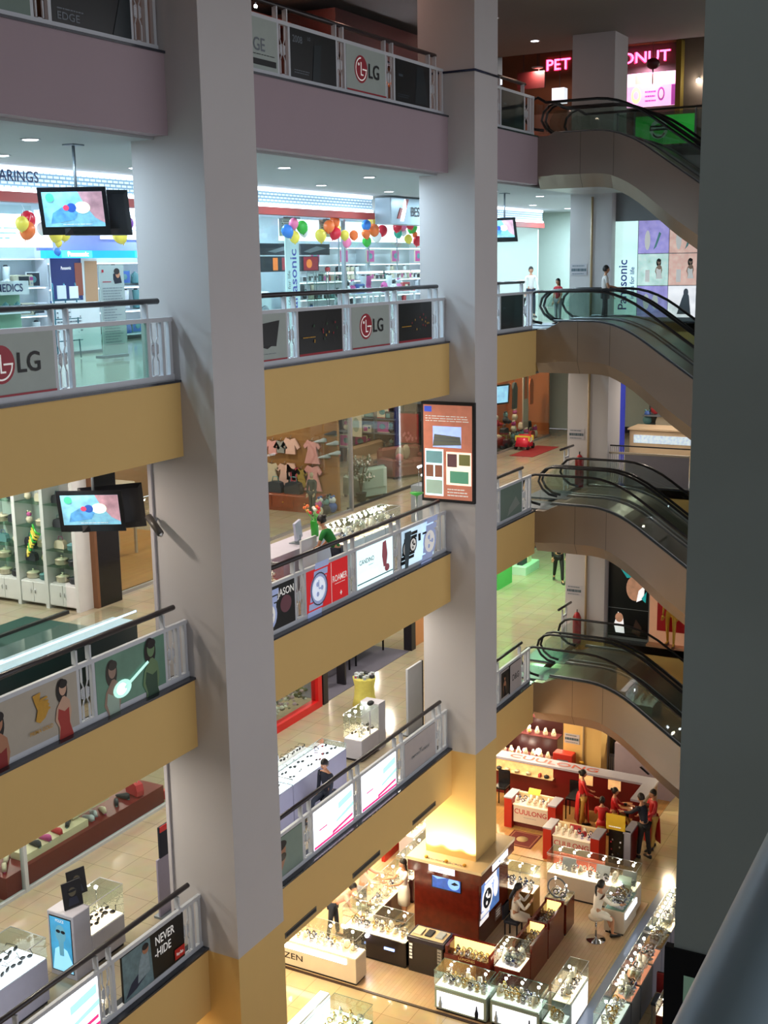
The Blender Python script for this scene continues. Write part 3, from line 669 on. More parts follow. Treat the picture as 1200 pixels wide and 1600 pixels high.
    if hair:
        h = MB(); hv = []
        for i in range(n+1):
            th = PI*i/n
            for k in range(16):
                ph = 2*PI*k/16; x, y, z = math.sin(th)*math.cos(ph), math.sin(th)*math.sin(ph), -math.cos(th)
                cut = .15 if x > .15 else -.55
                f = 1.0 if z > cut else .90
                hv.append(H_((x*.098-.012)*f, y*.085*f, .012+max(z, -.6)*.118*f))
        h.add(hv, [(i*16+k, i*16+(k+1) % 16, (i+1)*16+(k+1) % 16, (i+1)*16+k) for i in range(n) for k in range(16)], HAIRK if hair != 'white' else EYEW, True)
        if hair == 'long':
            h.loft([[H_(-.07, -.065, .02), H_(-.02, -.075, .0), H_(-.02, .075, 0), H_(-.07, .065, .02), H_(-.1, 0, .02)], [H_(-.09, -.06, -.12), H_(-.05, -.06, -.12), H_(-.05, .06, -.12), H_(-.09, .06, -.12), H_(-.12, 0, -.12)], [H_(-.11, -.045, -.27), H_(-.08, -.045, -.27), H_(-.08, .045, -.27), H_(-.11, .045, -.27), H_(-.14, 0, -.27)], [H_(-.12, -.01, -.34), H_(-.11, -.01, -.34), H_(-.11, .01, -.34), H_(-.12, .01, -.34), H_(-.13, 0, -.34)]], HAIRK, True)
        if hair == 'tail':
            h.tube([H_(-.09, 0, .03), H_(-.14, 0, -.02), H_(-.15, 0, -.14), H_(-.13, 0, -.3)], [.02*S, .03*S, .026*S, .006*S], HAIRK, 8)
        if hair == 'bun': h.ball(H_(-.105, 0, .06), .04*S, HAIRK, 8)
        h.build('hair', t)
    def cloth(nm, names, m_, root=0, extra=None):
        v2 = []; e2 = []; r2_ = []; ii = {}
        for n_, r, par in names:
            p = J[n_] if isinstance(n_, str) else n_[1]*1.0; key = n_ if isinstance(n_, str) else n_[0]
            ii[key] = len(v2); v2.append(p); r2_.append(r*S)
            if par: e2.append((ii[par], ii[key]))
        a, f_ = skin_mesh(v2, e2, r2_, None, root); MB().add(a, f_, m_, True).build(nm, t)
    sl = []
    longs = outfit in ('shirt', 'suit', 'dress_ls', 'aodai')
    for sd in 'lr':
        sl += [('s'+sd, .056, 'sho')]
        if longs: sl += [('e'+sd, .044, 's'+sd), (('x'+sd, J['w'+sd].lerp(J['e'+sd], .06)), .032, 'e'+sd)]
        else: sl += [(('x'+sd, J['e'+sd].lerp(J['s'+sd], .35)), .048, 's'+sd)]
    torso = [('pel', .118, None), ('wst', .100, 'pel'), ('che', .117, 'wst'), ('sho', .085, 'che'), (('nk2', J['nk'].lerp(J['sho'], .5)), .05, 'sho')]
    if outfit != 'none' and top: cloth('shirt' if outfit in ('shirt', 'tee') else ('jacket' if outfit == 'suit' else 'dress'), torso+sl, top)
    if outfit in ('shirt', 'tee', 'suit') and bottom:
        cloth('trousers', [('pel', .116, None)]+sum([[('h'+s_, .088, 'pel'), ('k'+s_, .062, 'h'+s_), (('y'+s_, J['a'+s_].lerp(J['k'+s_], .05)), .05, 'k'+s_)] for s_ in 'lr'], []), bottom)
    elif outfit in ('dress', 'dress_ls', 'skirt'):
        m_ = bottom or top; kk = (J['kl']+J['kr'])/2; pl = J['pel']
        if pose == 'sit':
            kd = (kk-pl); side = v3(0, 1, 0); upv = v3(0, 0, 1); e_ = pl+kd*.9
            MB().loft([[c_+side*w_*math.cos(q)*S+upv*h_*math.sin(q)*S for q in [2*PI*i/12 for i in range(12)]] for c_, w_, h_ in ((pl+v3(-.1, 0, .02)*S, .09, .09), (pl, .17, .125), (pl+kd*.4, .175, .105), (e_, .16, .085))], m_, True).build('skirt', t)
        else:
            q0 = J['wst']; lowp = v3(kk.x*.7, 0, kk.z+.06*S)
            MB().loft([[c_+v3(w_*.8*math.cos(q), w_*math.sin(q), 0)*S for q in [2*PI*i/14 for i in range(14)]] for c_, w_ in ((q0, .125), (pl, .165), (pl.lerp(lowp, .5), .18), (lowp, .175))], m_, True).build('skirt', t)
    elif outfit == 'aodai':
        pl = J['pel']; q0 = J['wst']; lowp = v3(0, 0, J['al'].z+.12*S) if pose != 'sit' else pl-v3(-.25, 0, .3)*S
        cloth('trousers', [('pel', .108, None)]+sum([[('h'+s_, .085, 'pel'), ('k'+s_, .066, 'h'+s_), (('y'+s_, J['a'+s_].lerp(J['k'+s_], .05)), .07, 'k'+s_)] for s_ in 'lr'], []), bottom)
        for sg, nm in ((1, 'front_panel'), (-1, 'back_panel')):
            MB().loft([[c_+v3(sg*d_+x_, y_*w_, 0)*S for x_, y_ in ((-.008, -1), (.008, -1), (.014, 0), (.008, 1), (-.008, 1), (-.002, 0))] for c_, w_, d_ in ((q0, .11, .085), (pl, .14, .12), (pl.lerp(lowp, .5), .16, .14), (lowp, .17, .15))], top, True).build(nm, t)
    sh = shoe or SHOEK
    for sd, sg in (('l', 1), ('r', -1)):
        a, q = J['a'+sd], J['t'+sd]
        MB().loft([[c_+v3(0, x_*w_, z_)*S for x_, z_ in ((-1, -.022), (1, -.022), (.8, h_), (-.8, h_))] for c_, w_, h_ in ((v3(a.x-.055*S, a.y, q.z), .032, .05), (v3(a.x, a.y, q.z), .038, .055), (v3((a.x+q.x)/2, (a.y+q.y)/2, q.z), .043, .035), (q+v3(.05, 0, 0)*S, .04, .015), (q+v3(.085, 0, 0)*S, .02, .0))], sh, True).build('shoe', t)
    return t
WSH = mat('white_cotton', '#dcd8d4', .8); WDR = mat('white_uniform_dress', '#e6ded2', .8); NAVY = mat('dark_navy_cloth', '#171b2b', .8); JEAN = mat('dark_jeans', '#1e2535', .8)
REDC = mat('red_cloth', '#b0182a', .75); REDA = mat('scarlet_silk', '#b5141c', .5); GOLDC = mat('gold_silk', '#c9a352', .5); GRNC = mat('green_cloth', '#1f7d33', .8); GREYC = mat('light_grey_trousers', '#8f9196', .8); PINKC = mat('pink_cloth', '#e0a597', .8)
# escalator landing, third gallery
person('child in dark red top and pale trousers standing on the escalator landing', (30.55, .3, 13.53), PI*.9, 1.12, 'stand', REDC, GREYC, 'tee', 'long', legs={'l': (.05, .05), 'r': (-.03, .05)})
person('person in white shirt and dark trousers, back turned, riding onto the upper escalator', (30.5, -.98, 13.53), -PI*.35, 1.42, 'stand', WSH, JEAN, 'tee', 'short', legs={'l': (.1, .1), 'r': (-.08, .1)}, arms={'l': (.5, .1, .9), 'r': (.2, .1, .3)})
person('person in white standing behind the railing before the pale green wall', (35.6, 3.05, 13.48), PI*1.2, 1.45, 'stand', WSH, JEAN, 'shirt', 'short')
person('person in green top bending over the watch counter of the second gallery', (19.6, .62, 8.98), PI*.55, 1.5, 'stand', GRNC, JEAN, 'tee', 'bun', lean=.6, arms={'l': (.1, .2, .7), 'r': (.1, .2, .5)}, head_tilt=.4)
person('person in dark blue clothes seated behind the railing by the glaring white counter', (19.15, .72, 4.5), PI*.95, 1.45, 'sit', NAVY, JEAN, 'shirt', 'short', lean=.12, head_tilt=.3)
person('person in dark suit walking across the green lit floor, seen from waist down', (38.2, 3.0, 4.48), PI*1.15, 1.72, 'stand', BLKM, BLKM, 'suit', 'short', legs={'l': (.35, .15), 'r': (-.3, .3)})
# ground floor
person('shop assistant in white dress standing between the counters left of the wooden kiosk', (23.2, 1.2, .02), PI*.8, 1.55, 'stand', WDR, None, 'dress', 'long', arms={'l': (.9, .15, .8), 'r': (.7, .1, 1.0)}, legs={'l': (.06, .04), 'r': (-.04, .04)})
person('customer in pink top bending over the watch counter with head low', (21.9, 2.35, .02), -PI*.42, 1.58, 'stand', PINKC, JEAN, 'tee', 'short', lean=.95, arms={'l': (.3, .2, .6), 'r': (.2, .2, .5)}, head_tilt=.3)
person('customer in pale pink blouse facing the assistant across the counter', (22.9, 2.15, .02), -PI*.4, 1.55, 'stand', PINKC, GREYC, 'shirt', 'tail', lean=.2, arms={'l': (.9, .1, .7), 'r': (.7, .1, .8)})
person('assistant in white dress seated right of the kiosk with hands raised to her face', (23.75, -1.35, 0.02), -PI*.35, 1.58, 'sit', WDR, None, 'dress_ls', 'long', arms={'l': (.7, .1, 1.8), 'r': (.6, .1, 1.9)}, lean=.1, head_tilt=.3)
person('assistant in white dress sitting on the chrome stool at the white counter', (24.5, -3.02, 0.10), -PI*.22, 1.6, 'sit', WDR, None, 'dress_ls', 'tail', arms={'l': (.8, .1, .6), 'r': (.7, .1, .6)}, lean=.18, legs={'l': (1.1, .8), 'r': (1.2, 1.2)})
person('attendant in long red and gold dress standing by the dark red wall', (29.75, -.85, .02), -PI*.3, 1.6, 'stand', REDA, GOLDC, 'aodai', 'bun', arms={'l': (.3, .1, .8), 'r': (.3, .1, .8)})
person('attendant in red seated at the small table, nearer of the two seated', (29.1, -1.62, .02), PI*.05, 1.52, 'sit', REDA, GOLDC, 'aodai', 'bun', arms={'l': (.6, .1, .9), 'r': (.6, .1, .9)})
person('attendant in red seated at the small table, farther from the shop counter', (29.85, -1.72, .02), -PI*.4, 1.5, 'sit', REDA, GOLDC, 'aodai', 'bun', arms={'l': (.6, .1, .9), 'r': (.6, .1, .9)})
person('attendant in red and gold dress with dark cap standing at the wall end', (29.4, -2.9, .02), PI*.75, 1.58, 'stand', REDA, GOLDC, 'aodai', 'short', arms={'l': (.4, .1, .9), 'r': (.3, .1, .7)})
person('customer in dark suit bending to the small table beside the red attendant', (28.8, -2.85, .02), PI*.35, 1.66, 'stand', NAVY, BLKM, 'suit', 'short', lean=.2, arms={'l': (.8, .1, .5), 'r': (.8, .1, .6)}, head_tilt=.3)
# ================================================================= THIRD GALLERY (white electronics shops)
z3 = F[3]-.02; c3 = F[4]-1.12
LITF = pattern_light('lit_patterned_fascia', '#cfdfe8', '#6f92ac', .52)
COVE = mat('cove_light', '#e8f2ff', .4, emit=4.5, noise=0); REDB = mat('red_fascia_band', '#a33a34', .5); BLUL = mat('lit_azure_sign', '#1a8fe0', .4, emit=1.2, noise=0); SIGW = mat('lit_sign_letters', '#f4fbff', .4, emit=5, noise=0)
WLIT = mat('white_shop_light_box', '#eef4ff', .4, emit=1.6, noise=.02); WSHELF = mat('white_laminate', '#c9d2d8', .45, noise=.02); LAV = mat('lavender_panel', '#9a9fd0', .6)
GRYM = mat('grey_metal', '#7f8890', .4, .6)
def fascia(x0, x1, y, label):
    t = T('shop_fascia', label, 'shop sign', ((x0+x1)/2, y, z3+2.8))
    MB().box(x0, x1, y, y+.12, z3+2.97, c3-.06, LITF).build('lit_panel', t)
    MB().box(x0, x1, y-.03, y+.0, c3-.075, c3-.01, COVE).build('cove_light', t)
    MB().box(x0, x1, y-.04, y+.0, z3+2.97, z3+3.03, COVE).build('lower_light', t)
    MB().box(x0, x1, y-.08, y+.16, z3+2.8, z3+2.965, REDB).build('red_band', t); return t
t = fascia(XL, 19.9, 4.85, 'white patterned lit fascia with red band and letters CARINGS')
MB().text('CARINGS', (16.68, 4.79, z3+3.14), U, V, .27, mat('navy_sign_letters', '#1d2a5c', .5), 'r', 1.0).build('sign_letters', t)
fascia(19.92, 28.9, 4.85, 'white patterned lit fascia with red band between the two tall columns')
fascia(32.0, 41.2, 4.85, 'white lit fascia with red band ending at the pale green wall')
t = T('shop_sign', 'silver sign box with red and white emblem and letters BES', 'shop sign', (30.5, 4.5, z3+2.68))
SILS = mat('silver_sign_face', '#93a5b0', .35, .3, emit=.12)
MB().bbox(28.95, 31.95, 4.32, 4.8, z3+2.68, z3+3.36, SILS).build('sign_box', t)
e = MB(); y = 4.3
e.prism([(29.28, y, z3+2.82), (29.42, y, z3+2.82), (29.6, y, z3+3.08), (29.46, y, z3+3.1)], (0, .03, 0), REDB); e.prism([(29.62, y, z3+3.0), (29.76, y, z3+3.02), (29.95, y, z3+3.33), (29.82, y, z3+3.33)], (0, .03, 0), REDB)
e.build('red_emblem', t); e = MB(); e.prism([(29.5, y, z3+2.76), (29.63, y, z3+2.76), (29.8, y, z3+3.1), (29.75, y, z3+3.33), (29.6, y, z3+3.05)], (0, .03, 0), SIGW); e.build('white_emblem', t)
MB().text('BEST', (30.08, 4.3, z3+2.9), U, V, .34, TX_K, 'l', 1.0).build('sign_letters', t)
# glass fronts
def glass_front(x0, x1, y, z0, z1, mull, label, gm=None, mm=None):
    t = T('glass_shopfront', label, 'shop front', ((x0+x1)/2, y, z0)); mm = mm or STEEL
    xs = [x0]+list(mull)+[x1]
    for a, b in zip(xs[:-1], xs[1:]): MB().box(a+.02, b-.02, y, y+.012, z0+.06, z1-.02, gm or GSH).build('glass_pane', t)
    for a in mull: MB().box(a-.04, a+.04, y-.04, y+.05, z0, z1, mm).build('mullion', t)
    MB().box(x0, x1, y-.03, y+.04, z0, z0+.06, mm).build('sill', t); return t
glass_front(19.95, 31.9, 5.3, z3, z3+2.8, (23.9, 28.15), 'glass shopfront with two steel mullions behind the third gallery railing')
glass_front(14.0, 17.0, 5.3, z3, z3+2.8, (), 'single glass shopfront pane behind the hanging screen on the third gallery')
# end partition / pale side wall
struct(MB().box(40.9, 41.0, 4.9, YB, z3, c3, ENDW), 'wall_shop')
# light boxes and shelves inside
def lightbox(x0, x1, y, z0, z1, label, scrib=None, base=WLIT, txt=None):
    p = PN((x0, y, z0), U, V, x1-x0, z1-z0, base, .12)
    if scrib == 'orange':
        for i in range(16): p.ell(random.random()*.9+.05, .5+random.random()*.4, .02, .04, mat('orange_print', '#e0762c', .5, emit=.4), n=6)
    if txt: p.txt(txt, .5, .1, .3, mat('dim_blue_lettering', '#6c8fb8', .5))
    if scrib == 'sketch': p.lines(.1, .2, .9, .8, 4, mat('faint_print', '#9db4c0', .5, emit=.4), jit=.5)
    return solo(p.mb, 'light_box', label, 'light box')
lightbox(15.2, 18.85, 6.6, z3+2.08, z3+2.7, 'white lit ceiling box with faint letters behind the hanging balloons at the left', 'sketch', txt='PHILIPS')
lightbox(20.3, 24.0, 6.6, z3+2.26, z3+2.95, 'white lit box with sketchy drawing right of the hanging screen', 'sketch')
t = T('lit_sign', 'azure lit sign strip with two glowing white name plates', 'lit sign', (20, 6.52, z3+1.87))
MB().box(18.5, 24.2, 6.45, 6.6, z3+1.87, z3+2.02, BLUL).build('azure_strip', t)
for x in (19.35, 21.6): MB().box(x-.42, x+.42, 6.4, 6.45, z3+1.88, z3+2.01, mat('lit_cyan_plate', '#40c8ff', .4, emit=2.2, noise=0)).build('name_plate', t); MB().text('Panasonic', (x, 6.39, z3+1.905), U, V, .13, SIGW, 'c', 1.2).build('plate_letters', t)
struct(MB().box(18.5, 24.2, 6.62, 6.7, z3+2.02, z3+2.8, LAV), 'trim_soffit')
def shelf_unit(x0, x1, y, z, h, n, label, m_=None, lit=True, d=.45, name='shelf_unit'):
    t = T(name, label, 'shelf', ((x0+x1)/2, y, z)); m_ = m_ or WSHELF
    MB().box(x0, x1, y+d-.03, y+d, z, z+h, m_).build('back_panel', t)
    for x in (x0, x1-.03): MB().box(x, x+.03, y, y+d-.03, z, z+h, m_).build('side_panel', t)
    for i in range(n):
        zz = z+.1+(h-.12)*i/(n-1); MB().box(x0+.03, x1-.03, y, y+d-.03, zz, zz+.03, m_).build('shelf', t)
        if lit and i: MB().box(x0+.06, x1-.06, y+.05, y+.09, zz-.02, zz-.002, COVE).build('light_strip', t)
    return t
BX = [mat('box_'+n, h, .6) for n, h in (('white', '#d8dde2'), ('silver', '#aab4bc'), ('dark', '#2c3038'), ('red', '#b03038'), ('teal', '#5c8e92'), ('cream', '#cfc6ae'), ('blue', '#3f62a8'), ('magenta', '#b8488c'))]
protos = {}
def goods(kind, mi_):
    """a small boxed appliance prototype, built once per colour"""
    key = (kind, mi_)
    return key
def place_goods(kind, mi_, x, y, z, s, label, grp, cat, rz=0):
    key = (kind, mi_)
    if key not in protos:
        m = MB(); a, b = BX[mi_], BX[(mi_+2) % 8]
        if kind == 'box': m.bbox(-.14, .14, -.1, .1, 0, .2, a, .008); m.box(-.1, .02, -.103, -.1, .03, .15, b); m.box(.04, .11, -.103, -.1, .1, .16, BX[2])
        elif kind == 'oven': m.bbox(-.2, .2, -.14, .14, 0, .22, a, .015); m.box(-.17, .08, -.145, -.14, .03, .19, BX[2]); m.box(.1, .18, -.144, -.14, .12, .18, b); m.lathe([(.018, 0), (.018, .015)], (.14, -.155, .07), STEEL, 8, 'y')
        elif kind == 'kettle': m.lathe([(.08, 0), (.09, .02), (.085, .12), (.06, .2), (.02, .22), (.02, .24)], (0, 0, 0), a, 12); m.tube([(.07, 0, .18), (.13, 0, .17), (.13, 0, .06), (.09, 0, .05)], .011, BX[2], 6); m.tube([(-.07, 0, .12), (-.12, 0, .18)], [.02, .01], a, 6)
        elif kind == 'blender': m.lathe([(.08, 0), (.075, .12), (.05, .14), (.06, .16), (.075, .36), (.07, .37)], (0, 0, 0), a, 12); m.lathe([(.05, .37), (.03, .4)], (0, 0, 0), BX[2], 10)
        elif kind == 'frame': m.box(-.22, .22, -.01, .02, 0, .34, a); m.box(-.2, .2, -.014, -.01, .02, .32, b); m.ball((0, -.014, .17), .1, BX[4], 8, (1, .1, .8))
        elif kind == 'pot': m.lathe([(.13, 0), (.15, .02), (.15, .11), (.16, .115), (.12, .14), (.02, .16), (.02, .18), (.03, .2)], (0, 0, 0), a, 14); [m.tube([(s_*.15, -.03, .09), (s_*.2, 0, .1), (s_*.15, .03, .09)], .01, BX[2], 5) for s_ in (-1, 1)]
        elif kind == 'bag': m.loft([[(x_*w_, y_*.06, z_) for x_, y_ in ((-1, -1), (1, -1), (1, 1), (-1, 1))] for w_, z_ in ((.14, 0), (.15, .08), (.12, .17), (.07, .19))], a); m.tube([(-.07, 0, .18), (-.05, 0, .27), (.05, 0, .27), (.07, 0, .18)], .008, b, 6)
        elif kind == 'shoe': m.loft([[(x_, y_*w_, z_) for y_, z_ in ((-1, 0), (1, 0), (.7, h_), (-.7, h_))] for x_, w_, h_ in ((-.12, .025, .07), (-.06, .03, .08), (.02, .035, .05), (.09, .035, .03), (.13, .015, .015))], a, True); m.box(-.12, -.09, -.012, .012, -.02, .0, b)
        elif kind == 'toy': m.ball((0, 0, .1), .09, a, 8, (1, .8, 1)); m.ball((0, 0, .22), .06, b, 8); m.ball((.04, 0, .28), .025, a, 6); m.ball((-.04, 0, .28), .025, a, 6)
        o = m.build({'box': 'boxed_appliance', 'oven': 'small_oven', 'kettle': 'kettle', 'blender': 'blender', 'frame': 'picture_board', 'pot': 'cooking_pot', 'bag': 'handbag', 'shoe': 'shoe', 'toy': 'soft_toy'}[kind]); protos[key] = o
    else: o = protos[key].copy(); C.objects.link(o)
    o.location = (x, y, z); o.rotation_euler = (0, 0, rz); o.scale = (s, s, s); tag(o, label, cat, grp); return o
# right shop interior: three rows of goods on lit shelves against the back wall
su = shelf_unit(31.6, 35.9, 8.9, z3, 2.2, 5, 'long white lit shelf unit of appliances seen between mullion and column')
shelf_unit(36.0, 40.6, 8.9, z3, 2.2, 5, 'long white lit shelf unit of appliances behind the middle column')
for i in range(5):
    place_goods('frame', 5, 32.55+i*1.75, 8.87, z3+1.72, 1.2, 'framed appliance picture on the top of the lit shelves', 'pictures over the appliance shelves', 'picture')
for r, zz in enumerate((.13, .64, 1.15)):
    for i in range(29):
        x = 31.75+i*.305+random.random()*.05
        if 35.75 < x < 36.2: continue
        k_ = random.choice(['box', 'oven', 'box', 'kettle', 'blender'])
        place_goods(k_, random.choice([0, 0, 1, 2, 3, 5]), x, 9.05, z3+zz+.01, 1.15 if k_ != 'oven' else .8, {'box': 'small boxed appliance', 'oven': 'small oven', 'kettle': 'kettle', 'blender': 'blender'}[k_]+' on the %s shelf of the white shop' % ('low', 'middle', 'upper')[r], 'appliances on the lit white shelves', 'appliance')
t = lightbox(30.5, 40.8, 8.7, z3+2.37, z3+2.98, 'long glowing white panel above the appliance shelves')
for i in range(4):
    solo(MB().box(32.2+i*1.9, 33.4+i*1.9, 8.0, 8.3, z3+1.38, z3+1.44, COVE).box(32.75+i*1.9, 32.8+i*1.9, 8.14, 8.16, z3+1.44, z3+2.8, GRYM), 'hanging_bar', 'long bright white bar hanging before the appliance shelves', 'lamp', group='white bars before the shelves')  # bright white bars, each on a thin rod
# display tables near the glass
for j, (x, lab) in enumerate(((30.9, 'nearer'), (33.1, 'farther'))):
    t = T('display_table', 'white display table with boxed goods, %s of two right of the mullion' % lab, 'table', (x, 6.4, z3)); MB().box(x-.8, x+.8, 6.1, 6.8, z3+.8, z3+.85, WSHELF).build('table_top', t)
    for a in (-.75, .75):
        for b in (6.15, 6.75): MB().box(x+a-.025, x+a+.025, b-.025, b+.025, z3, z3+.8, WSHELF).build('leg', t)
    for i in range(5): place_goods(random.choice(['box', 'blender', 'kettle', 'toy']), random.choice([0, 3, 7, 2, 6]), x-.62+i*.31, 6.45, z3+.85, 1.3, 'boxed article on the %s display table' % lab, 'articles on the display tables', 'appliance')
# left bay interior
shelf_unit(17.6, 19.95, 7.8, z3, 1.9, 4, 'white lit shelf unit under the left light box'); shelf_unit(20.1, 24.4, 8.2, z3, 1.8, 4, 'white lit shelf unit beneath the azure sign')
for r, zz in enumerate((.14, .72, 1.3)):
    for i in range(17):
        x = 17.8+i*.38
        if 19.7 < x < 20.3: continue
        k_ = random.choice(['box', 'kettle', 'blender', 'oven', 'frame'])
        place_goods(k_, random.choice([0, 1, 4, 5, 2, 6]), x, 8.0 if x < 20 else 8.4, z3+zz, 1.15 if k_ != 'frame' else .9, {'box': 'small boxed appliance', 'oven': 'small oven', 'kettle': 'kettle', 'blender': 'blender', 'frame': 'picture board'}[k_]+' on the %s shelf of the left shop' % ('low', 'middle', 'upper')[r], 'articles in the shop at the left', 'appliance')
# stand with sign MEDICS
t = T('display_stand', 'white stand with header reading MEDICS at the left edge', 'display stand', (17.0, 6.1, z3))
MB().box(16.5, 17.5, 6.0, 6.3, z3+1.2, z3+1.45, WSHELF).build('header', t); MB().text('MEDICS', (17.0, 5.99, z3+1.26), U, V, .2, mat('navy_sign_letters', '#1d2a5c', .5), 'c').build('header_letters', t)
MB().box(16.5, 17.5, 6.25, 6.3, z3, z3+1.2, mat('mint_panel', '#7fa58a', .5)).build('back_panel', t)
for zz in (.1, .5, .85): MB().box(16.5, 17.5, 6.0, 6.25, z3+zz, z3+zz+.03, GGR if 0 else WSHELF).build('shelf', t)
for i in range(3): place_goods('kettle', 4, 16.7+i*.3, 6.12, z3+.88, .8, 'dark glass device on the stand with lettered header', 'devices on the lettered stand', 'appliance')
# banners
def standee(x, y, z, w_, h_, label, art, base, rz=0.0, foot=True):
    u = Vector((math.cos(rz), math.sin(rz), 0)); p = PN(Vector((x, y, z+.06)), u, V, w_, h_, base, .025); art(p)
    p.mb.box(x, x+w_, y-.02, y+.2, z, z+.05, GRYM) if foot else None
    return solo(p.mb, 'standing_banner', label, 'banner')
def art_price(p):
    p.poly([(.55, .9), (.75, .93), (.85, .88), (.9, .8), (.6, .79), (.55, .84)], NAVY); p.ell(.74, .9, .09, .045, SKIN); p.ell(.7, .93, .12, .035, HAIRP); p.rect(.08, .92, .16, .95, PRED); p.lines(.1, .8, .5, .83, 1, PRED); p.lines(.08, .1, .92, .76, 22, TX_G, .3, .5)
standee(17.2, 4.0, z3+.05, .66, 1.6, 'tall grey information board with photo of a figure and printed lines', art_price, mat('grey_board', '#9aa8a8', .5))
def art_pana(p): p.rect(0, .55, .65, 1, mat('navy_poster', '#1b2a66', .5)); p.txt('Panasonic', .32, .88, .05, TX_W, 'c', .8); p.poly([(.7, .5), (.98, .5), (1, .97), (.72, .97)], mat('tan_bottle_print', '#b08a6a', .5)); p.rect(.5, .6, .66, .95, mat('rust_print', '#8a4a3a', .5)); p.lines(.06, .2, .6, .45, 5, TX_G)
standee(18.0, 5.9, z3, 1.32, 1.8, 'navy and tan appliance poster stand beside the grey information board', art_pana, mat('white_board', '#cfd8dc', .5))
t = T('wire_rack', 'curved blue-green wire rack holding white leaflets', 'rack', (17.35, 5.0, z3)); TEALM = mat('teal_metal', '#2d6a7c', .4, .5)
for x in (17.1, 17.4, 17.7):
    MB().tube([(x, 5.0, z3+.02), (x-.08, 4.95, z3+.5), (x+.04, 5.05, z3+.9), (x-.04, 5.0, z3+1.4)], .013, TEALM, 6).build('upright', t)
for zz in (.35, .75, 1.1): MB().tube([(17.05, 4.98, z3+zz), (17.75, 4.98, z3+zz)], .01, TEALM, 6).build('cross_wire', t); MB().box(17.13, 17.35, 4.94, 4.96, z3+zz+.02, z3+zz+.26, WSHELF).box(17.45, 17.67, 4.94, 4.96, z3+zz+.02, z3+zz+.24, BX[0]).build('leaflets', t)
# vertical banner behind the glass, cases, posters, brown displays
def art_vban(p):
    s_ = 'cinosanaP'
    p.mb.text('Panasonic', p.pt(.78, .5)+Vector((0, 0, 0)), (0, 0, 1), (-1, 0, 0), .42, mat('royal_blue_print', '#2638a0', .5, emit=.1)); p.k += 1; p.mb.text('ideas for life', p.pt(.3, .45), (0, 0, 1), (-1, 0, 0), .17, TX_G)
standee(25.75, 5.55, z3, .62, 2.35, 'tall white banner with blue vertical lettering behind the glass', art_vban, mat('cool_white_banner', '#b9d0d8', .4, emit=.25))
for x, lab in ((25.35, 'left'), (27.2, 'right')): p = PN((x, 5.45, z3+2.35), U, V, .75, .42, mat('white_board', '#cfd8dc', .5), .01); p.lines(.15, .5, .85, .9, 3, TX_G); p.lines(.1, .15, .9, .3, 1, PRED); p.mb.tube([(x+.37, 5.45, z3+2.77), (x+.37, 5.45, z3+2.82)], .01, GRYM, 4); p.mb.box(x, x+.75, 5.32, 5.46, z3+2.77, z3+2.8, GRYM); solo(p.mb, 'hanging_notice', 'white notice with printed lines hanging at the shop top, %s of the vertical banner' % lab, 'notice')
p = PN((26.8, 7.0, z3+1.93), U, V, 3.5, .3, mat('dark_navy_board', '#1a1f2c', .4), .05); p.poly([(.1, .3), (.35, .8), (.45, .6), (.2, .2)], GRYM); p.poly([(.6, .3), (.8, .8), (.95, .6), (.7, .2)], GRYM); solo(p.mb, 'dark_display_board', 'long dark board with grey swooshes behind the vertical banner', 'sign board')
p = PN((26.8, 7.0, z3+1.5), U, V, 2.9, .4, mat('dark_navy_board', '#1a1f2c', .4), .05); p.rect(.35, .1, .5, .9, PRED); p.rect(.2, .1, .28, .9, mat('orange_print', '#e0762c', .5, emit=.4)); p.rect(.72, .05, .98, .95, PRED); p.ell(.82, .5, .05, .3, mat('orange_print', '#e0762c', .5, emit=.4)); solo(p.mb, 'dark_display_board', 'dark red display board with orange light at its centre', 'sign board')
for x, lab in ((28.1, 'left'), (29.2, 'right')):
    t = T('glass_cabinet', 'teal glass cabinet behind the shopfront, %s of the two' % lab, 'cabinet', (x, 6.3, z3)); MB().box(x-.5, x+.5, 6.1, 6.5, z3, z3+.35, WSHELF).build('base', t)
    for zz in (.36, .75, 1.15): MB().box(x-.5, x+.5, 6.1, 6.5, z3+zz, z3+zz+.015, GGR).build('glass_shelf', t)
    for a in (-.5, .48):
        for b in (6.1, 6.48): MB().box(x+a, x+a+.02, b, b+.02, z3+.35, z3+1.5, STEEL).build('post', t)
    MB().box(x-.5, x+.5, 6.095, 6.1, z3+.35, z3+1.5, GSH).build('glass_front', t)
    for i in range(3):
        for zz in (.38, .77): place_goods(random.choice(['kettle', 'toy', 'box']), random.choice([2, 4, 5]), x-.3+i*.3, 6.3, z3+zz, .9, 'article inside the %s teal glass cabinet' % lab, 'articles in the glass cabinets', 'appliance')
t = T('washing_machine', 'white rounded washing machine just right of the nearer column', 'washing machine', (26.0, 6.4, z3)); 
MB().bbox(24.75, 25.5, 5.8, 6.4, z3, z3+1.05, mat('white_enamel', '#cddce4', .25), .06).build('body', t); MB().lathe([(.2, 0), (.22, -.02), (.18, -.05)], (25.12, 5.8, z3+.5), GRYM, 18, 'y').build('door', t)
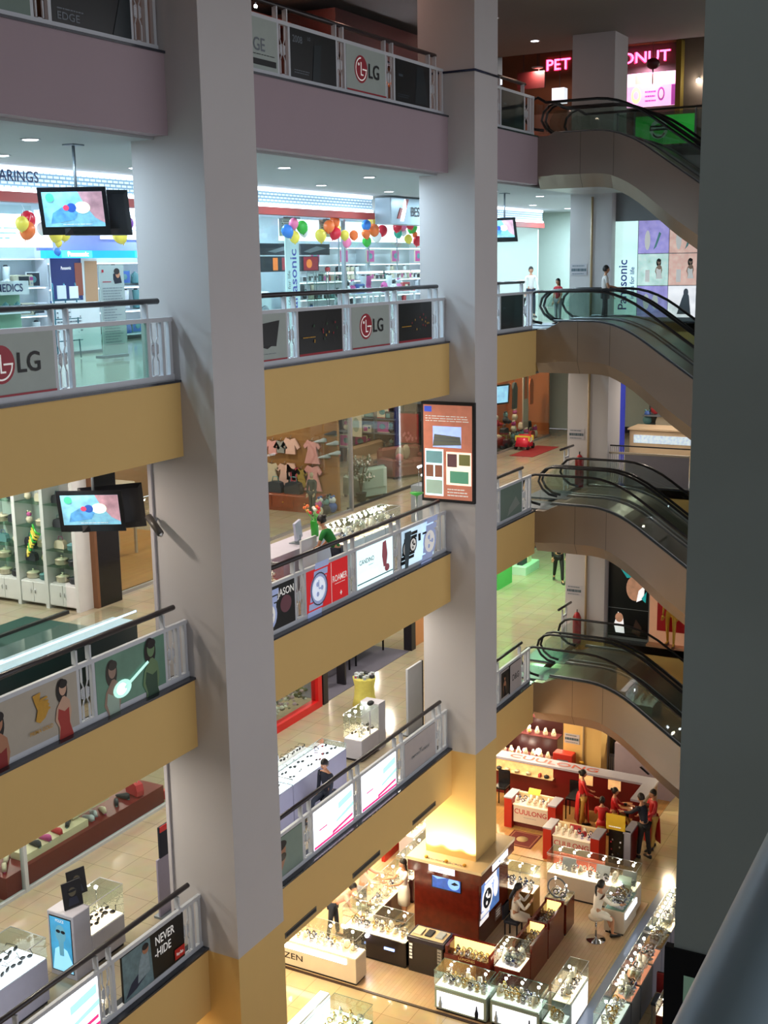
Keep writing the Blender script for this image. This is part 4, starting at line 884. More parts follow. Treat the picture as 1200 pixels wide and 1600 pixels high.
# balloons
BC = [mat('balloon_'+n, h, .25, noise=0, emit=.08) for n, h in (('red', '#c8283c'), ('orange', '#e0703a'), ('yellow', '#dcc850'), ('green', '#3fae44'), ('blue', '#3a78c8'), ('pink', '#e07aa0'), ('white', '#d8dde0'), ('purple', '#7a3c98'), ('teal', '#3aa890'))]
BN = ['red', 'orange', 'yellow', 'green', 'blue', 'pink', 'white', 'purple', 'teal']
bal = [(16.7, 16.02, 0, 1), (16.6, 15.82, 1, 1.1), (16.42, 15.93, 2, .9), (17.04, 15.86, 6, .8), (17.26, 15.95, 0, .9), (17.24, 15.74, 2, .95), (17.61, 15.76, 2, .8), (17.32, 15.45, 4, .5), (19.0, 15.76, 2, 1.1), (19.14, 15.87, 3, .9), (19.33, 16.0, 7, .9), (19.87, 15.98, 6, 1.1), (19.95, 16.1, 2, .8), (18.5, 15.9, 0, .8), (17.3, 15.6, 2, .5),
       (25.19, 15.94, 4, 1.1), (25.39, 16.12, 5, .9), (25.67, 16.04, 3, 1.1), (25.5, 15.81, 2, 1), (25.83, 15.94, 6, .9), (26.93, 16.08, 1, 1.1), (26.72, 15.86, 2, 1.1), (27.32, 16.21, 1, 1.0), (27.24, 15.91, 0, 1.1), (27.5, 16.03, 2, .9), (27.8, 15.88, 2, .9), (28.17, 15.88, 1, .9), (28.02, 15.7, 5, .9),
       (28.95, 16.15, 4, 1), (29.25, 16.03, 1, 1.15), (29.4, 16.25, 2, 1.1), (29.83, 16.02, 0, 1.1), (29.4, 15.86, 6, 1), (29.07, 15.74, 3, .95), (28.92, 15.93, 1, .9), (30.61, 16.13, 0, 1), (30.86, 15.97, 8, .9), (31.05, 16.13, 5, .8), (31.35, 16.2, 0, .9), (31.75, 16.13, 3, 1.1), (31.37, 15.82, 2, .9), (31.82, 15.77, 0, 1), (31.9, 15.95, 1, .6), (32.63, 16.08, 4, .9), (32.96, 16.11, 0, 1), (31.2, 16.0, 6, .7), (32.75, 16.25, 2, .8)]
bp = {}
for i, (x, z, c, s) in enumerate(bal):
    if c not in bp:
        m = MB(); m.ball((0, 0, 0), .13, BC[c], 14, (1, 1, 1.08), .18); m.lathe([(.008, 0), (.02, -.02)], (0, 0, -.165), BC[c], 6); m.tube([(0, 0, -.15), (.01, 0, .26)], .0025, TX_W, 4); o = m.build('balloon'); bp[c] = o
    else: o = bp[c].copy(); C.objects.link(o)
    o.location = (x, 5.12-.06*(i % 3), z); o.scale = (s,)*3; o.rotation_euler = (random.uniform(-.3, .3), random.uniform(-.5, .5), 0)
    tag(o, '%s party balloon hanging at the %s' % (BN[c], 'left shop by the hanging screen' if i < 15 else ('glass between nearer column and mullion' if i < 28 else 'shopfront right of the mullion')), 'balloon', 'balloons along the shopfronts')
# hanging screens
def screen_pic(p, seed):
    p.rect(0, 0, 1, 1, mat('screen_cyan', '#6fa8c8', .4, emit=1.0, noise=.9, scale=5)); p.poly([(.6, 1), (1, 1), (1, .1), (.85, .25), (.7, .6)], mat('screen_rose', '#a88490', .4, emit=.8, noise=.8, scale=6)); p.poly([(.1, .1), (.5, .2), (.6, .5), (.35, .6), (.15, .4)], mat('screen_blue', '#4a86b8', .4, emit=1.0, noise=.9, scale=9))
    p.ell(.65, .55, .13, .17, mat('screen_cream', '#d8ecc8', .4, emit=1.3)); p.ell(.47, .55, .08, .13, mat('screen_deep_blue', '#264a98', .4, emit=1.0)); p.ell(.38, .55, .05, .08, mat('screen_red', '#c83a58', .4, emit=1.0)); p.ell(.13, .85, .07, .12, mat('screen_green', '#3cc080', .4, emit=1.0)); p.lines(.3, .05, .8, .1, 1, TX_W)
def tv_pair(x, y, zc, zceil, ang, label, w_=.98, h_=.68, tilt=.3, spread=.93, only=False):
    t = T('hanging_screen', label, 'television', (x, y, zc-h_/2))
    for j, an in enumerate((ang, spread)):
        if only and j: continue
        n = Vector((math.cos(an), math.sin(an), -tilt)).normalized(); u = Vector((0, 0, 1)).cross(n).normalized(); v = n.cross(u).normalized()
        c_ = Vector((x, y, zc))+(n*.22 if not j else n1*(-.16)+u1*.24-Vector((0, 0, .12)))
        if not j: n1, u1 = n, u
        if j: n2 = n
        m = MB(); a = c_-u*w_/2-v*h_/2
        m.loft([[a-n*.07+u*.08+v*.08, a-n*.07+u*(w_-.08)+v*.08, a-n*.07+u*(w_-.08)+v*(h_-.08), a-n*.07+u*.08+v*(h_-.08)], [a-n*.03, a+u*w_-n*.03, a+u*w_+v*h_-n*.03, a+v*h_-n*.03], [a, a+u*w_, a+u*w_+v*h_, a+v*h_]], BLK); m.build('screen_housing', t)
        p = PN(a+u*.06+v*.12+n*.002, u, v, w_-.12, h_-.18, BLK, .002); screen_pic(p, j); p.mb.box(0, 0, 0, 0, 0, 0, BLK) if 0 else None; p.mb.build('screen_picture', t)
    MB().tube([(x, y, zc+.1), (x, y, zceil)], .022, GRYM, 8).build('pole', t); MB().box(x-.12, x+.12, y-.1, y+.1, zceil-.02, zceil, GRYM).build('ceiling_plate', t)
    MB().box(x-.05, x+.05, y-.02, y+.08, zc-.05, zc+.2, BLKM).build('bracket', t); return t
tv_pair(14.0, 1.55, 16.0, c3-.0, PI+.5, 'pair of black screens hanging from the white ceiling left of the nearer column')
tv_pair(13.95, 1.55, 11.62, F[3]-1.12, PI+.5, 'pair of black screens hanging before the kitchenware shop')
tv_pair(30.3, 1.7, 16.0, c3-.0, PI-.15, 'small hanging screen seen right of the middle column', .95, .62, .25, 2.6, True)
# ================================================================= SECOND GALLERY
z2 = F[2]-.02; c2 = F[3]-1.12
glass_front(11.0, 16.2, 4.35, z2, c2, (14.3,), 'glass front of the kitchenware shop', mm=mat('dark_edge_metal', '#2a2e30', .4))
glass_front(17.3, 26.6, 4.3, z2, c2, (26.55,), 'glass front of the baby clothes shop with steel mullion')
glass_front(26.62, 33.5, 4.45, z2, c2, (), 'glass front of the flower and furniture shop', mm=mat('dark_edge_metal', '#2a2e30', .4))
glass_front(36.7, 41.5, 4.6, z2, c2, (), 'glass front of the orange toy shop')
struct(MB().box(16.95, 17.05, 4.7, YB, z2, c2, WHITEP), 'wall_shop'); struct(MB().box(26.4, 26.5, 4.6, YB, z2, c2, mat('brown_shop_wall', '#94683a', .6)), 'wall_shop')
struct(MB().box(35.5, 36.6, 4.6, YB, z2, c2, mat('brown_shop_wall', '#94683a', .6)), 'wall_shop'); struct(MB().box(41.6, 41.7, 4.7, YB, z2, c2, mat('orange_shop_wall', '#b86a38', .6)), 'wall_shop')
t = T('pillar_cladding', 'black mirror-like pillar panel with wooden edge beside the kitchenware shelves', 'pillar panel', (16.9, 4.3, z2)); MB().box(16.75, 17.35, 4.05, 4.6, z2, c2, mat('black_mirror', '#101214', .12)).build('black_panel', t); MB().box(16.68, 16.75, 4.05, 4.6, z2, c2, mat('bronze_edge', '#8a6248', .3, .5)).build('edge_strip', t)
solo(MB().box(17.4, 22.5, 4.5, 9, z2, z2+.012, LAMO), 'wood_flooring', 'orange wooden floor of the furniture shop behind the black pillar', 'floor covering')
t = T('white_cabinet', 'pale cabinet on thin legs on the orange wooden floor', 'cabinet', (19.6, 6.5, z2)); MB().bbox(18.9, 20.6, 6.3, 6.9, z2+.7, z2+1.6, mat('beige_lacquer', '#b5a593', .4)).build('body', t)
for a in (18.95, 20.5):
    for b in (6.35, 6.85): MB().box(a, a+.05, b-.05, b, z2+.01, z2+.7, mat('beige_lacquer', '#b5a593', .4)).build('leg', t)
# kitchenware shelves, facing -X
t = T('kitchenware_shelves', 'white wall unit with glass shelves and low cupboard doors holding cookware', 'shelf unit', (16.6, 6.2, z2))
KW = mat('white_cabinet_lacquer', '#d4d6d8', .35)
ys = [4.2, 4.93, 5.63, 6.4, 7.2, 8.0]
MB().box(16.75, 16.8, 4.2, 8.0, z2, c2-.1, KW).build('back_panel', t)
for y in ys: MB().box(16.3, 16.75, y-.04, y+.04, z2, c2-.1, KW).build('divider', t)
for a, b in zip(ys[:-1], ys[1:]):
    MB().box(16.34, 16.75, a+.04, b-.04, z2+.06, z2+.48, KW).build('cupboard', t)
    for q in (a+.045, (a+b)/2+.005):
        d_ = MB().bbox(16.32, 16.34, q, q+(b-a)/2-.05, z2+.08, z2+.46, KW, .004).build('cupboard_door', t); sub(MB().tube([(16.305, (a+b)/2+(-.05 if q < (a+b)/2-.05 else .05), z2+.25), (16.305, (a+b)/2+(-.05 if q < (a+b)/2-.05 else .05), z2+.33)], .008, STEEL, 5), 'handle', d_)
    for zz in (.8, 1.1, 1.5, 1.95): MB().box(16.3, 16.75, a+.04, b-.04, z2+zz, z2+zz+.012, GGR).build('glass_shelf', t)
    for i, zz in enumerate((.49, .815, 1.115, 1.515, 1.965)):
        for q in (a+.2, a+.52):
            k_ = random.choice(['pot', 'pot', 'bag', 'toy'] if i != 0 else ['pot']); place_goods(k_, random.choice([2, 5, 5, 4, 2]), 16.52, q, z2+zz, .82, {'pot': 'lidded cooking pot', 'bag': 'small bag', 'toy': 'ornament'}[k_]+' on the white kitchenware shelves', 'cookware on the white wall unit', 'kitchenware', PI/2)
MB().box(16.35, 16.4, 4.25, 7.95, c2-.16, c2-.12, COVE).build('light_strip', t)
m = MB(); 
for i in range(9): m.tube([(16.35, 5.22+.02*i, z2+1.55-.06*i), (16.3, 5.1+.03*i, z2+1.42-.06*i), (16.33, 5.02+.04*i, z2+1.38-.05*i)], .022, BC[2] if i % 3 else BC[3], 6)
solo(m, 'hanging_fruit', 'bunch of yellow and green artificial fruit hanging on the white shelves', 'ornament')
GREENR = mat('dark_teal_carpet', '#1f4640', .9, noise=.2, scale=80)
solo(MB().box(12.5, 15.7, 3.0, 4.9, z2, z2+.012, GREENR), 'door_mat', 'dark teal mat on the floor before the kitchenware shop', 'mat')
# long glass-topped counter behind the railing
t = T('glass_counter', 'long dark teal counter with lit glass top behind the left railing', 'counter', (12.5, 1.3, z2)); TEALC = mat('dark_teal_counter', '#1a3236', .35)
MB().bbox(10.9, 14.15, 1.0, 1.5, z2, z2+.84, TEALC).build('counter_body', t); MB().box(10.9, 14.15, 1.0, 1.012, z2+.84, z2+1.0, GLS).build('glass_front', t); MB().box(10.9, 14.15, 1.0, 1.5, z2+1.0, z2+1.012, GLS).build('glass_top', t)
MB().box(10.9, 14.15, 1.015, 1.03, z2+.97, z2+.995, mat('blue_white_edge_light', '#b8d4ff', .4, emit=3, noise=0)).build('edge_light', t); MB().box(10.95, 14.1, 1.05, 1.45, z2+.842, z2+.85, mat('lit_glass_floor', '#b9cfe0', .4, emit=.25)).build('lit_deck', t)
p = PN((10.3, .95, z2+.05), Vector((.94, .34, 0)), V, .62, 1.1, mat('white_lit_face', '#e8f4e4', .4, emit=1.8), .15); p.poly([(.1, .5), (.6, .55), (.6, .6), (.1, .56)], mat('teal_print', '#2d5c62', .4)); solo(p.mb, 'light_box', 'glaring white light box standing at the left picture edge', 'light box')
# baby clothes wall
def garment(x, y, z, s, m_, kind='dress', m2=None):
    g = MB(); 
    if kind == 'dress': pts = [(-.06, .0), (-.13, .02), (-.24, -.12), (-.19, -.19), (-.12, -.12), (-.12, -.22), (-.22, -.55), (.22, -.55), (.12, -.22), (.12, -.12), (.19, -.19), (.24, -.12), (.13, .02), (.06, 0), (0, -.03)]
    elif kind == 'top': pts = [(-.06, .0), (-.13, .02), (-.27, -.2), (-.2, -.26), (-.13, -.14), (-.14, -.38), (.14, -.38), (.13, -.14), (.2, -.26), (.27, -.2), (.13, .02), (.06, 0), (0, -.03)]
    else: pts = [(-.12, -.36), (-.14, -.8), (-.03, -.8), (0, -.5), (.03, -.8), (.14, -.8), (.12, -.36)]
    def P_(a, b, d): return (x-.05-d, y-a*s, z+b*s)
    n = len(pts); g.prism([P_(a, b, 0) for a, b in pts], (-.05, 0, 0), m_)
    g.box(x-.08, x-.07, y-.12*s, y+.12*s, z+.005, z+.015, BLKM); g.tube([(x-.075, y, z+.01), (x-.075, y, z+.07), (x-.0, y, z+.08)], .005, STEEL, 5); return g
CP = [mat('baby_pink', '#d89a98', .8), mat('rose_pink', '#c8485c', .8), mat('cream_cloth', '#c9b9a0', .8), mat('grey_cloth', '#8c8a88', .8), mat('mustard_cloth', '#a88a3a', .8), mat('pale_blush', '#dcb0a4', .8)]
for (y, z, s, c, kd, nm) in ((5.95, 10.78, 1.05, 5, 'top', 'pale blush baby top in the upper row'), (5.95, 10.5, 1.0, 5, 'trousers', 'pale blush baby trousers below the upper top'), (5.3, 10.75, 1.05, 0, 'dress', 'grey and pink baby dress, right one of the upper row'), (6.5, 10.7, .9, 0, 'top', 'pink baby top at the left of the upper row'), (6.25, 10.7, .8, 3, 'top', 'grey baby top squeezed between the pink ones'), (6.15, 10.1, 1.0, 5, 'dress', 'pale blush long dress in the lower row'), (5.88, 10.02, .9, 1, 'dress', 'rose pink dress in the lower row'), (5.66, 10.0, .85, 4, 'dress', 'mustard dress in the lower row'), (5.3, 10.1, 1.15, 0, 'dress', 'pink patterned dress at the right of the lower row'), (6.55, 10.1, .9, 2, 'dress', 'cream dress at the left of the lower row')):
    solo(garment(26.4, y, z, s, CP[c], kd), 'hanging_garment', nm, 'clothing', group='baby clothes on the brown wall')
t = T('low_cabinet', 'reddish wooden drawer cabinet beneath the baby clothes', 'cabinet', (26.1, 5.9, z2)); RW = mat('reddish_wood', '#8a3f1c', .35, noise=.3, scale=12)
MB().bbox(25.85, 26.38, 4.9, 7.6, z2, z2+.42, RW).build('body', t)
for i in range(4): d_ = MB().box(25.83, 25.85, 4.95+i*.66, 5.57+i*.66, z2+.08, z2+.38, RW).build('drawer', t); sub(MB().ball((25.82, 5.26+i*.66, z2+.23), .02, GOLDP, 6), 'knob', d_)
place_goods('bag', 2, 26.1, 5.75, z2+.42, 1.6, 'dark bag on the reddish cabinet', None, 'bag', PI/2); place_goods('bag', 2, 26.1, 6.3, z2+.42, 1.5, 'dark bundle on the reddish cabinet left of the bag', None, 'bag', PI/2)
for (y, z) in ((5.0, 10.75), (4.9, 10.35), (4.6, 10.45), (4.65, 10.7), (4.7, 10.95)): place_goods('shoe', random.choice([1, 2]), 26.25, y, z, 1.3, 'small shoe displayed on the brown wall right of the clothes', 'baby shoes on the brown wall', 'shoe', PI/2+.4); solo(MB().box(26.2, 26.4, y-.12, y+.12, z-.03, z-.015, GGR), 'glass_ledge', 'small glass ledge holding a baby shoe', 'shelf', group='glass ledges on the brown wall')
person('headless child mannequin in dark clothing before the clothes wall', (25.7, 4.95, z2), PI, 1.05, 'stand', mat('slate_cloth', '#3c4446', .8), mat('slate_cloth', '#3c4446', .8), 'shirt', None, name='child_mannequin', skin=mat('mannequin_cream', '#b9a98c', .5))
for i, (x, y, c) in enumerate(((26.1, 4.6, 6), (25.8, 4.62, 2), (25.5, 4.65, 5), (26.25, 4.8, 2), (25.9, 4.85, 6))): place_goods('toy', c, x, y, z2, 1.5, 'soft toy heaped behind the glass near the mullion', 'toys behind the glass', 'toy')
# white desks nearer the railing
t = T('reception_desk', 'white desk with monitor and flowers behind the second railing', 'desk', (18.9, 1.6, z2)); DW = mat('off_white_laminate', '#b9b4c4', .5)
MB().bbox(18.3, 20.6, 1.25, 1.85, z2, z2+.85, DW).build('desk_body', t); MB().box(18.2, 20.7, 1.2, 1.9, z2+.85, z2+.89, DW).build('desk_top', t)
m = MB(); m.prism([(19.3, 1.35, z2+.98), (19.75, 1.5, z2+.98), (19.72, 1.52, z2+1.32), (19.27, 1.37, z2+1.32)], (0, .05, 0), mat('monitor_grey', '#a9aec4', .4)); m.box(19.48, 19.56, 1.42, 1.52, z2+.9, z2+1.05, GRYM); m.box(19.4, 19.65, 1.35, 1.6, z2+.89, z2+.905, GRYM); solo(m, 'monitor', 'grey monitor standing on the white desk', 'monitor')
p = PN((18.9, 1.0, z2+.1), U, V, .55, 1.0, mat('white_board', '#cfd8dc', .5), .04); solo(p.mb, 'white_board', 'blank white board leaning before the desk', 'board')
m = MB(); m.lathe([(.07, 0), (.075, .02), (.085, .3), (.08, .32)], (20.2, 1.5, z2+.89), mat('green_vase', '#2c9a2c', .3), 14)
t = T('flower_vase', 'bright green vase with red and white flowers on the white desk', 'vase', (20.2, 1.5, z2+.89)); m.build('vase', t)
for i in range(10):
    a = i*.63; r = .09+.12*random.random(); q = (20.2+r*math.cos(a), 1.5+r*math.sin(a), z2+1.36+.16*random.random()); s_ = MB().tube([(20.2, 1.5, z2+1.15), q], .005, BC[3], 4); s_.ball(q, .035, random.choice([BC[0], EYEW, BC[1]]), 6); s_.build('flower', t)
# armchair, sofas, pot plant and pictures in the next shop
def sofa(x, y, z, w_, rz, m_, label, seats=2, cush=None):
    t = T('sofa' if seats > 1 else 'armchair', label, 'sofa' if seats > 1 else 'armchair', (x, y, z)); ORG[t.name] = (0, 0, 0); t.rotation_euler = (0, 0, rz)
    MB().bbox(-w_/2, w_/2, -.4, .42, .08, .38, m_, .05).build('base', t); MB().bbox(-w_/2, w_/2, .22, .45, .3, .86, m_, .08).build('backrest', t)
    for s_ in (-1, 1): MB().bbox(min(s_*w_/2, s_*(w_/2-.18)), max(s_*w_/2, s_*(w_/2-.18)), -.4, .4, .1, .6, m_, .06).build('armrest', t)
    n = seats; ww = (w_-.4)/n
    for i in range(n): MB().bbox(-w_/2+.2+i*ww, -w_/2+.2+(i+1)*ww-.01, -.38, .22, .38, .48, m_, .04).build('seat_cushion', t)
    for sx in (-1, 1):
        for sy in (-.33, .35): MB().box(sx*(w_/2-.08)-.03, sx*(w_/2-.08)+.03, sy-.03, sy+.03, 0, .09, BLKM).build('leg', t)
    return t
sofa(28.45, 4.98, z2, .95, PI-.35, mat('pale_mint_fabric', '#a3b5ac', .8), 'pale mint armchair seen from behind, near the glass', 1)
sofa(32.2, 6.7, z2, 2.0, 0, mat('tan_fabric', '#8a6a4c', .8), 'tan sofa against the far shelves', 2)
sofa(31.9, 5.5, z2, 1.6, -.4, mat('red_brown_fabric', '#7a3a30', .8), 'brown sofa with pale cushions at the right', 2)
for x, lab in ((31.6, 'left'), (32.0, 'right')): solo(MB().ball((x, 5.55, z2+.68), .2, mat('beige_cushion', '#a8937c', .8), 10, (1, .5, 1.1)), 'cushion', 'beige cushion on the brown sofa, %s one' % lab, 'cushion')
solo(MB().ball((31.3, 5.4, z2+.62), .12, mat('rose_cushion', '#c06a6a', .8), 8), 'cushion', 'small rose cushion at the end of the brown sofa', 'cushion')
def plant(x, y, z, h, label, fl=None, n=60, rad=.32):
    t = T('potted_plant', label, 'plant', (x, y, z)); MB().lathe([(.1, 0), (.14, .22), (.15, .24), (.12, .24)], (x, y, z), BLKM, 12).build('pot', t)
    s_ = MB(); 
    for i in range(6): a = i*1.05; s_.tube([(x, y, z+.2), (x+.05*math.cos(a), y+.05*math.sin(a), z+h*.5), (x+rad*.7*math.cos(a), y+rad*.7*math.sin(a), z+h*.85)], .012, mat('bark', '#5a4630', .8), 5)
    s_.build('stem', t); f_ = MB(); g_ = MB(); LF = mat('leaf_green', '#46583a', .6, noise=.3, scale=30)
    for i in range(n):
        a = random.random()*6.28; r = rad*random.random()**.5; zz = z+h*(.45+.55*random.random()); c_ = Vector((x+r*math.cos(a), y+r*math.sin(a), zz)); d_ = Vector((random.uniform(-1, 1), random.uniform(-1, 1), random.uniform(-.4, .8))).normalized()*.07; s2 = d_.cross(Vector((0, 0, 1))).normalized()*.022
        f_.add([c_-d_, c_+s2, c_+d_, c_-s2], [(0, 1, 2, 3)], LF)
        if fl and i % 3 == 0: g_.ball(c_+d_*.7, .024, fl, 5)
    f_.build('foliage', t)
    if fl: g_.build('blossom', t)
    return t
plant(27.75, 4.7, z2, 1.2, 'slender potted tree with white blossoms behind the glass', EYEW, 170)
plant(27.5, 6.0, z2+.3, .9, 'bush of red flowers behind the blossoming tree', BC[0], 90)
p = PN((32.95, 6.3, z2+.75), UX, VX, .75, 1.0, BLKM, .05); p.rect(.06, .05, .94, .95, mat('dark_crimson_print', '#8e0e1c', .5)); 
for i in range(12): p.ell(.15+random.random()*.7, .12+random.random()*.25, .05, .05, mat('rose_print', '#c0606a', .5), n=7)
solo(p.mb, 'wall_picture', 'large dark red flower picture in black frame', 'picture')
sh_ = shelf_unit(28.3, 34.0, 8.6, z2, 2.9, 6, 'tall grey metal shelving at the back of the flower shop', GRYM, False)
for r in range(4):
    for i in range(11): place_goods(random.choice(['frame', 'box', 'toy']), random.choice([3, 5, 5, 2, 3]), 28.6+i*.5, 8.75, z2+.13+r*.556+.0, 1.0, 'article on the tall grey shelving', 'articles on the grey shelving', 'shop article')
p = PN((32.9, 7.95, z2+.9), UX, VX, .4, .75, mat('cream_print', '#c9bfa6', .5), .03); p.ell(.5, .5, .3, .3, mat('pale_sage_print', '#8f9a86', .5)); solo(p.mb, 'wall_picture', 'cream picture before the grey shelving', 'picture')
for x, y, lab in ((26.2, 2.1, 'farther'), (25.2, 1.5, 'nearer')):
    t = T('lamp_stand', 'slim chrome stand with a short white tube lamp near the railing, %s of two' % lab, 'lamp', (x, y, z2)); MB().box(x-.25, x+.25, y-.2, y+.2, z2, z2+.9, mat('glass_pedestal', '#8f9aa4', .3)).build('pedestal', t)
    for s_ in (-.22, .22): MB().tube([(x+s_, y, z2+.9), (x+s_, y, z2+1.35)], .008, CHROME, 6).build('rod', t)
    MB().tube([(x-.24, y, z2+1.36), (x+.24, y, z2+1.36)], .03, COVE, 8).build('tube_lamp', t)
# billboard on the middle column
p = PN((23.2, .62, F[2]+1.13), UX, VX, 1.23, 2.14, BLKM, .09)
p.rect(.04, .03, .96, .97, mat('lit_brown_wood_print', '#b5705a', .4, emit=.6, noise=.25, scale=5)); p.rect(.06, .9, .2, .955, mat('lit_blue_print', '#4058c8', .4, emit=.6)); p.rect(.04, .9, .96, .97, mat('lit_lilac_glow_print', '#c0a0b8', .4, emit=.5)) if 0 else None
p.lines(.08, .8, .9, .87, 3, TX_W, .35, .2)
p.rect(.22, .55, .76, .76, mat('lit_sky_print', '#9ab0e8', .4, emit=1.1, noise=.3, scale=4)); p.poly([(.22, .56), (.76, .58), (.74, .66), (.25, .68)], mat('lit_stone_print', '#6e7268', .4, emit=.25)); p.lines(.24, .6, .74, .66, 2, TX_G)
p.rect(.07, .06, .42, .53, LCY); p.rect(.09, .39, .4, .51, mat('lit_teal_print', '#6e9aa0', .4, emit=.5)); p.rect(.09, .25, .23, .37, mat('lit_umber_print', '#8a5a48', .4, emit=.4)); p.rect(.26, .25, .4, .37, mat('lit_umber_print', '#8a5a48', .4, emit=.4)); p.rect(.09, .08, .4, .22, mat('lit_sage_print', '#a0b8a8', .4, emit=.5))
p.rect(.48, .18, .95, .51, mat('lit_cream_print', '#f0dcc8', .4, emit=1.1)); p.rect(.5, .36, .68, .49, mat('lit_mauve_print', '#6a4a50', .4, emit=.3)); p.rect(.72, .38, .93, .49, mat('lit_olive_print', '#7a7a48', .4, emit=.4)); p.rect(.55, .2, .9, .32, mat('lit_sea_green_print', '#5a9a7c', .4, emit=.5)); p.lines(.5, .06, .92, .15, 3, TX_W, .4, .3)
solo(p.mb, 'advertising_light_box', 'brown lit advertisement with building photos in black frame on the middle column', 'light box')
# orange toy shop far right
p = PN((37.15, 5.2, z2+1.5), Vector((.94, -.34, 0)), Vector((.12, .0, 1)).normalized(), 1.1, .66, BLK, .06); p.rect(.06, .08, .94, .92, mat('screen_pale_blue', '#88b8e0', .4, emit=1.3, noise=.5, scale=5)); solo(p.mb, 'television', 'tilted television with pale blue picture in the orange shop', 'television')
for i in range(26): place_goods(random.choice(['toy', 'bag', 'shoe']), random.choice([3, 5, 2, 2]), 37.3+(i % 9)*.42, 4.85+(i//9)*.3, z2+.02+(i//9)*.3, 1.5, 'dark toy or bag heaped in the orange shop', 'toys heaped in the orange shop', 'toy')
solo(MB().box(37.1, 41.3, 5.05, 5.6, z2, z2+.3, mat('dark_brown_wood', '#4a3020', .5)), 'display_plinth', 'dark brown plinth behind the toys of the orange shop', 'plinth')
p = PN((39.9, 5.0, z2+.4), U, V, .5, 2.1, mat('pale_print', '#b9b0a0', .5), .03); p.poly([(.2, .5), (.8, .5), (.7, .95), (.3, .95)], mat('orange_cloth', '#c8602a', .7)); solo(p.mb, 'standing_banner', 'tall narrow banner with orange figure in the toy shop', 'banner')
solo(MB().box(36.9, 41.4, 6.2, 6.3, z2, c2, mat('orange_shop_wall', '#b86a38', .6)), 'orange_partition', 'orange partition at the back of the toy shop', 'partition')
m = MB(); 
t = T('pedal_car', 'red and yellow toy ride-on car before the orange shop', 'toy car', (38.1, 4.2, z2)); m.loft([[(37.7+a, 4.2+s_*b, z2+c_) for s_, c_ in ((-1, .12), (1, .12), (.8, h_), (-.8, h_))] for a, b, h_ in ((0, .2, .3), (.15, .25, .42), (.4, .25, .5), (.6, .22, .4), (.75, .16, .25))], BC[0], True); m.build('body', t)
for a in (.15, .45): MB().box(37.7+a, 37.78+a, 3.94, 4.46, z2+.3, z2+.47, BC[2]).build('yellow_stripe', t)
for a in (.15, .6):
    for b in (3.97, 4.4): MB().lathe([(.1, 0), (.1, .06)], (37.7+a, b, z2+.1), BLKM, 10, 'y').build('wheel', t)
MB().box(37.95, 38.15, 3.97, 3.99, z2+.25, z2+.4, BX[0]).build('number_plate', t)
solo(MB().box(36.5, 38.9, 3.3, 4.1, z2, z2+.012, mat('red_carpet', '#8a1c1c', .9)), 'red_mat', 'red mat on the floor before the orange shop', 'mat')
t = T('litter_bin', 'white box-shaped bin beyond the short railing of the second gallery', 'bin', (27.2, 1.1, z2)); MB().bbox(26.5, 27.2, .7, 1.2, z2, z2+.85, BX[0]).build('body', t); MB().box(26.6, 27.1, .69, .7, z2+.6, z2+.75, BX[2]).build('opening', t)
t = T('security_camera', 'small dark camera fixed to the nearer column under the hanging screens', 'camera', (14.15, .55, 11.2)); MB().tube([(14.19, .55, 11.45), (14.08, .5, 11.4)], .02, GRYM, 6).build('bracket', t); MB().tube([(14.05, .6, 11.5), (13.95, .3, 11.28)], .055, mat('camera_grey', '#4a4440', .4), 8).build('body', t); MB().lathe([(.04, 0), (.03, -.02)], (13.94, .29, 11.27), CHROME, 8, 'y').build('lens', t)
t = T('cable_duct', 'thin white vertical duct on the left edge of the nearer column', 'duct', (14.17, .62, F[1])); MB().box(14.16, 14.195, .6, .66, F[1], F[3]-1.1, WHITEP).build('duct', t)

# grey shelving facing the camera on the far wall of the flower shop
t = T('shelf_rack', 'grey metal rack of parcels behind the sofas of the flower shop', 'shelf', (33.2, 7, z2))
for y in (4.7, 6.4, 7.2, 8.0, 8.6): MB().box(33.05, 33.5, y-.02, y+.02, z2, z2+2.9, GRYM).build('upright', t)
for zz in (.5, 1.0, 1.45, 2.0, 2.5): MB().box(33.05, 33.5, 4.7, 8.6, z2+zz, z2+zz+.03, GRYM).build('shelf', t)
MB().box(33.5, 33.55, 4.6, 10, z2, c2, mat('mauve_grey_wall', '#8a7a7a', .7)).build('back_board', t)
for zz in (.53, 1.03, 1.48, 2.03):
    for y in (6.7, 7.0, 7.5, 7.8, 8.3): place_goods(random.choice(['frame', 'box', 'toy']), random.choice([3, 5, 5, 2, 3]), 33.25, y, z2+zz, 1.1, 'parcel or picture on the grey rack behind the sofas', 'parcels on the grey rack', 'shop article', PI/2+PI)
# warm sparkling jewellery cases along the second railing come with the other showcases
lamp('AREA', (14.6, 6.0, c2-.1), 110, (1, .95, .88), .6); solo(MB().lathe([(.3, 0), (.32, .04)], (14.6, 6.0, c2-.06), RAILW, 16), 'ceiling_lamp', 'round white lamp added inside the kitchenware shop to brighten its shelves', 'ceiling lamp')  # extra lamp and disc added to brighten the dark cookware shelves

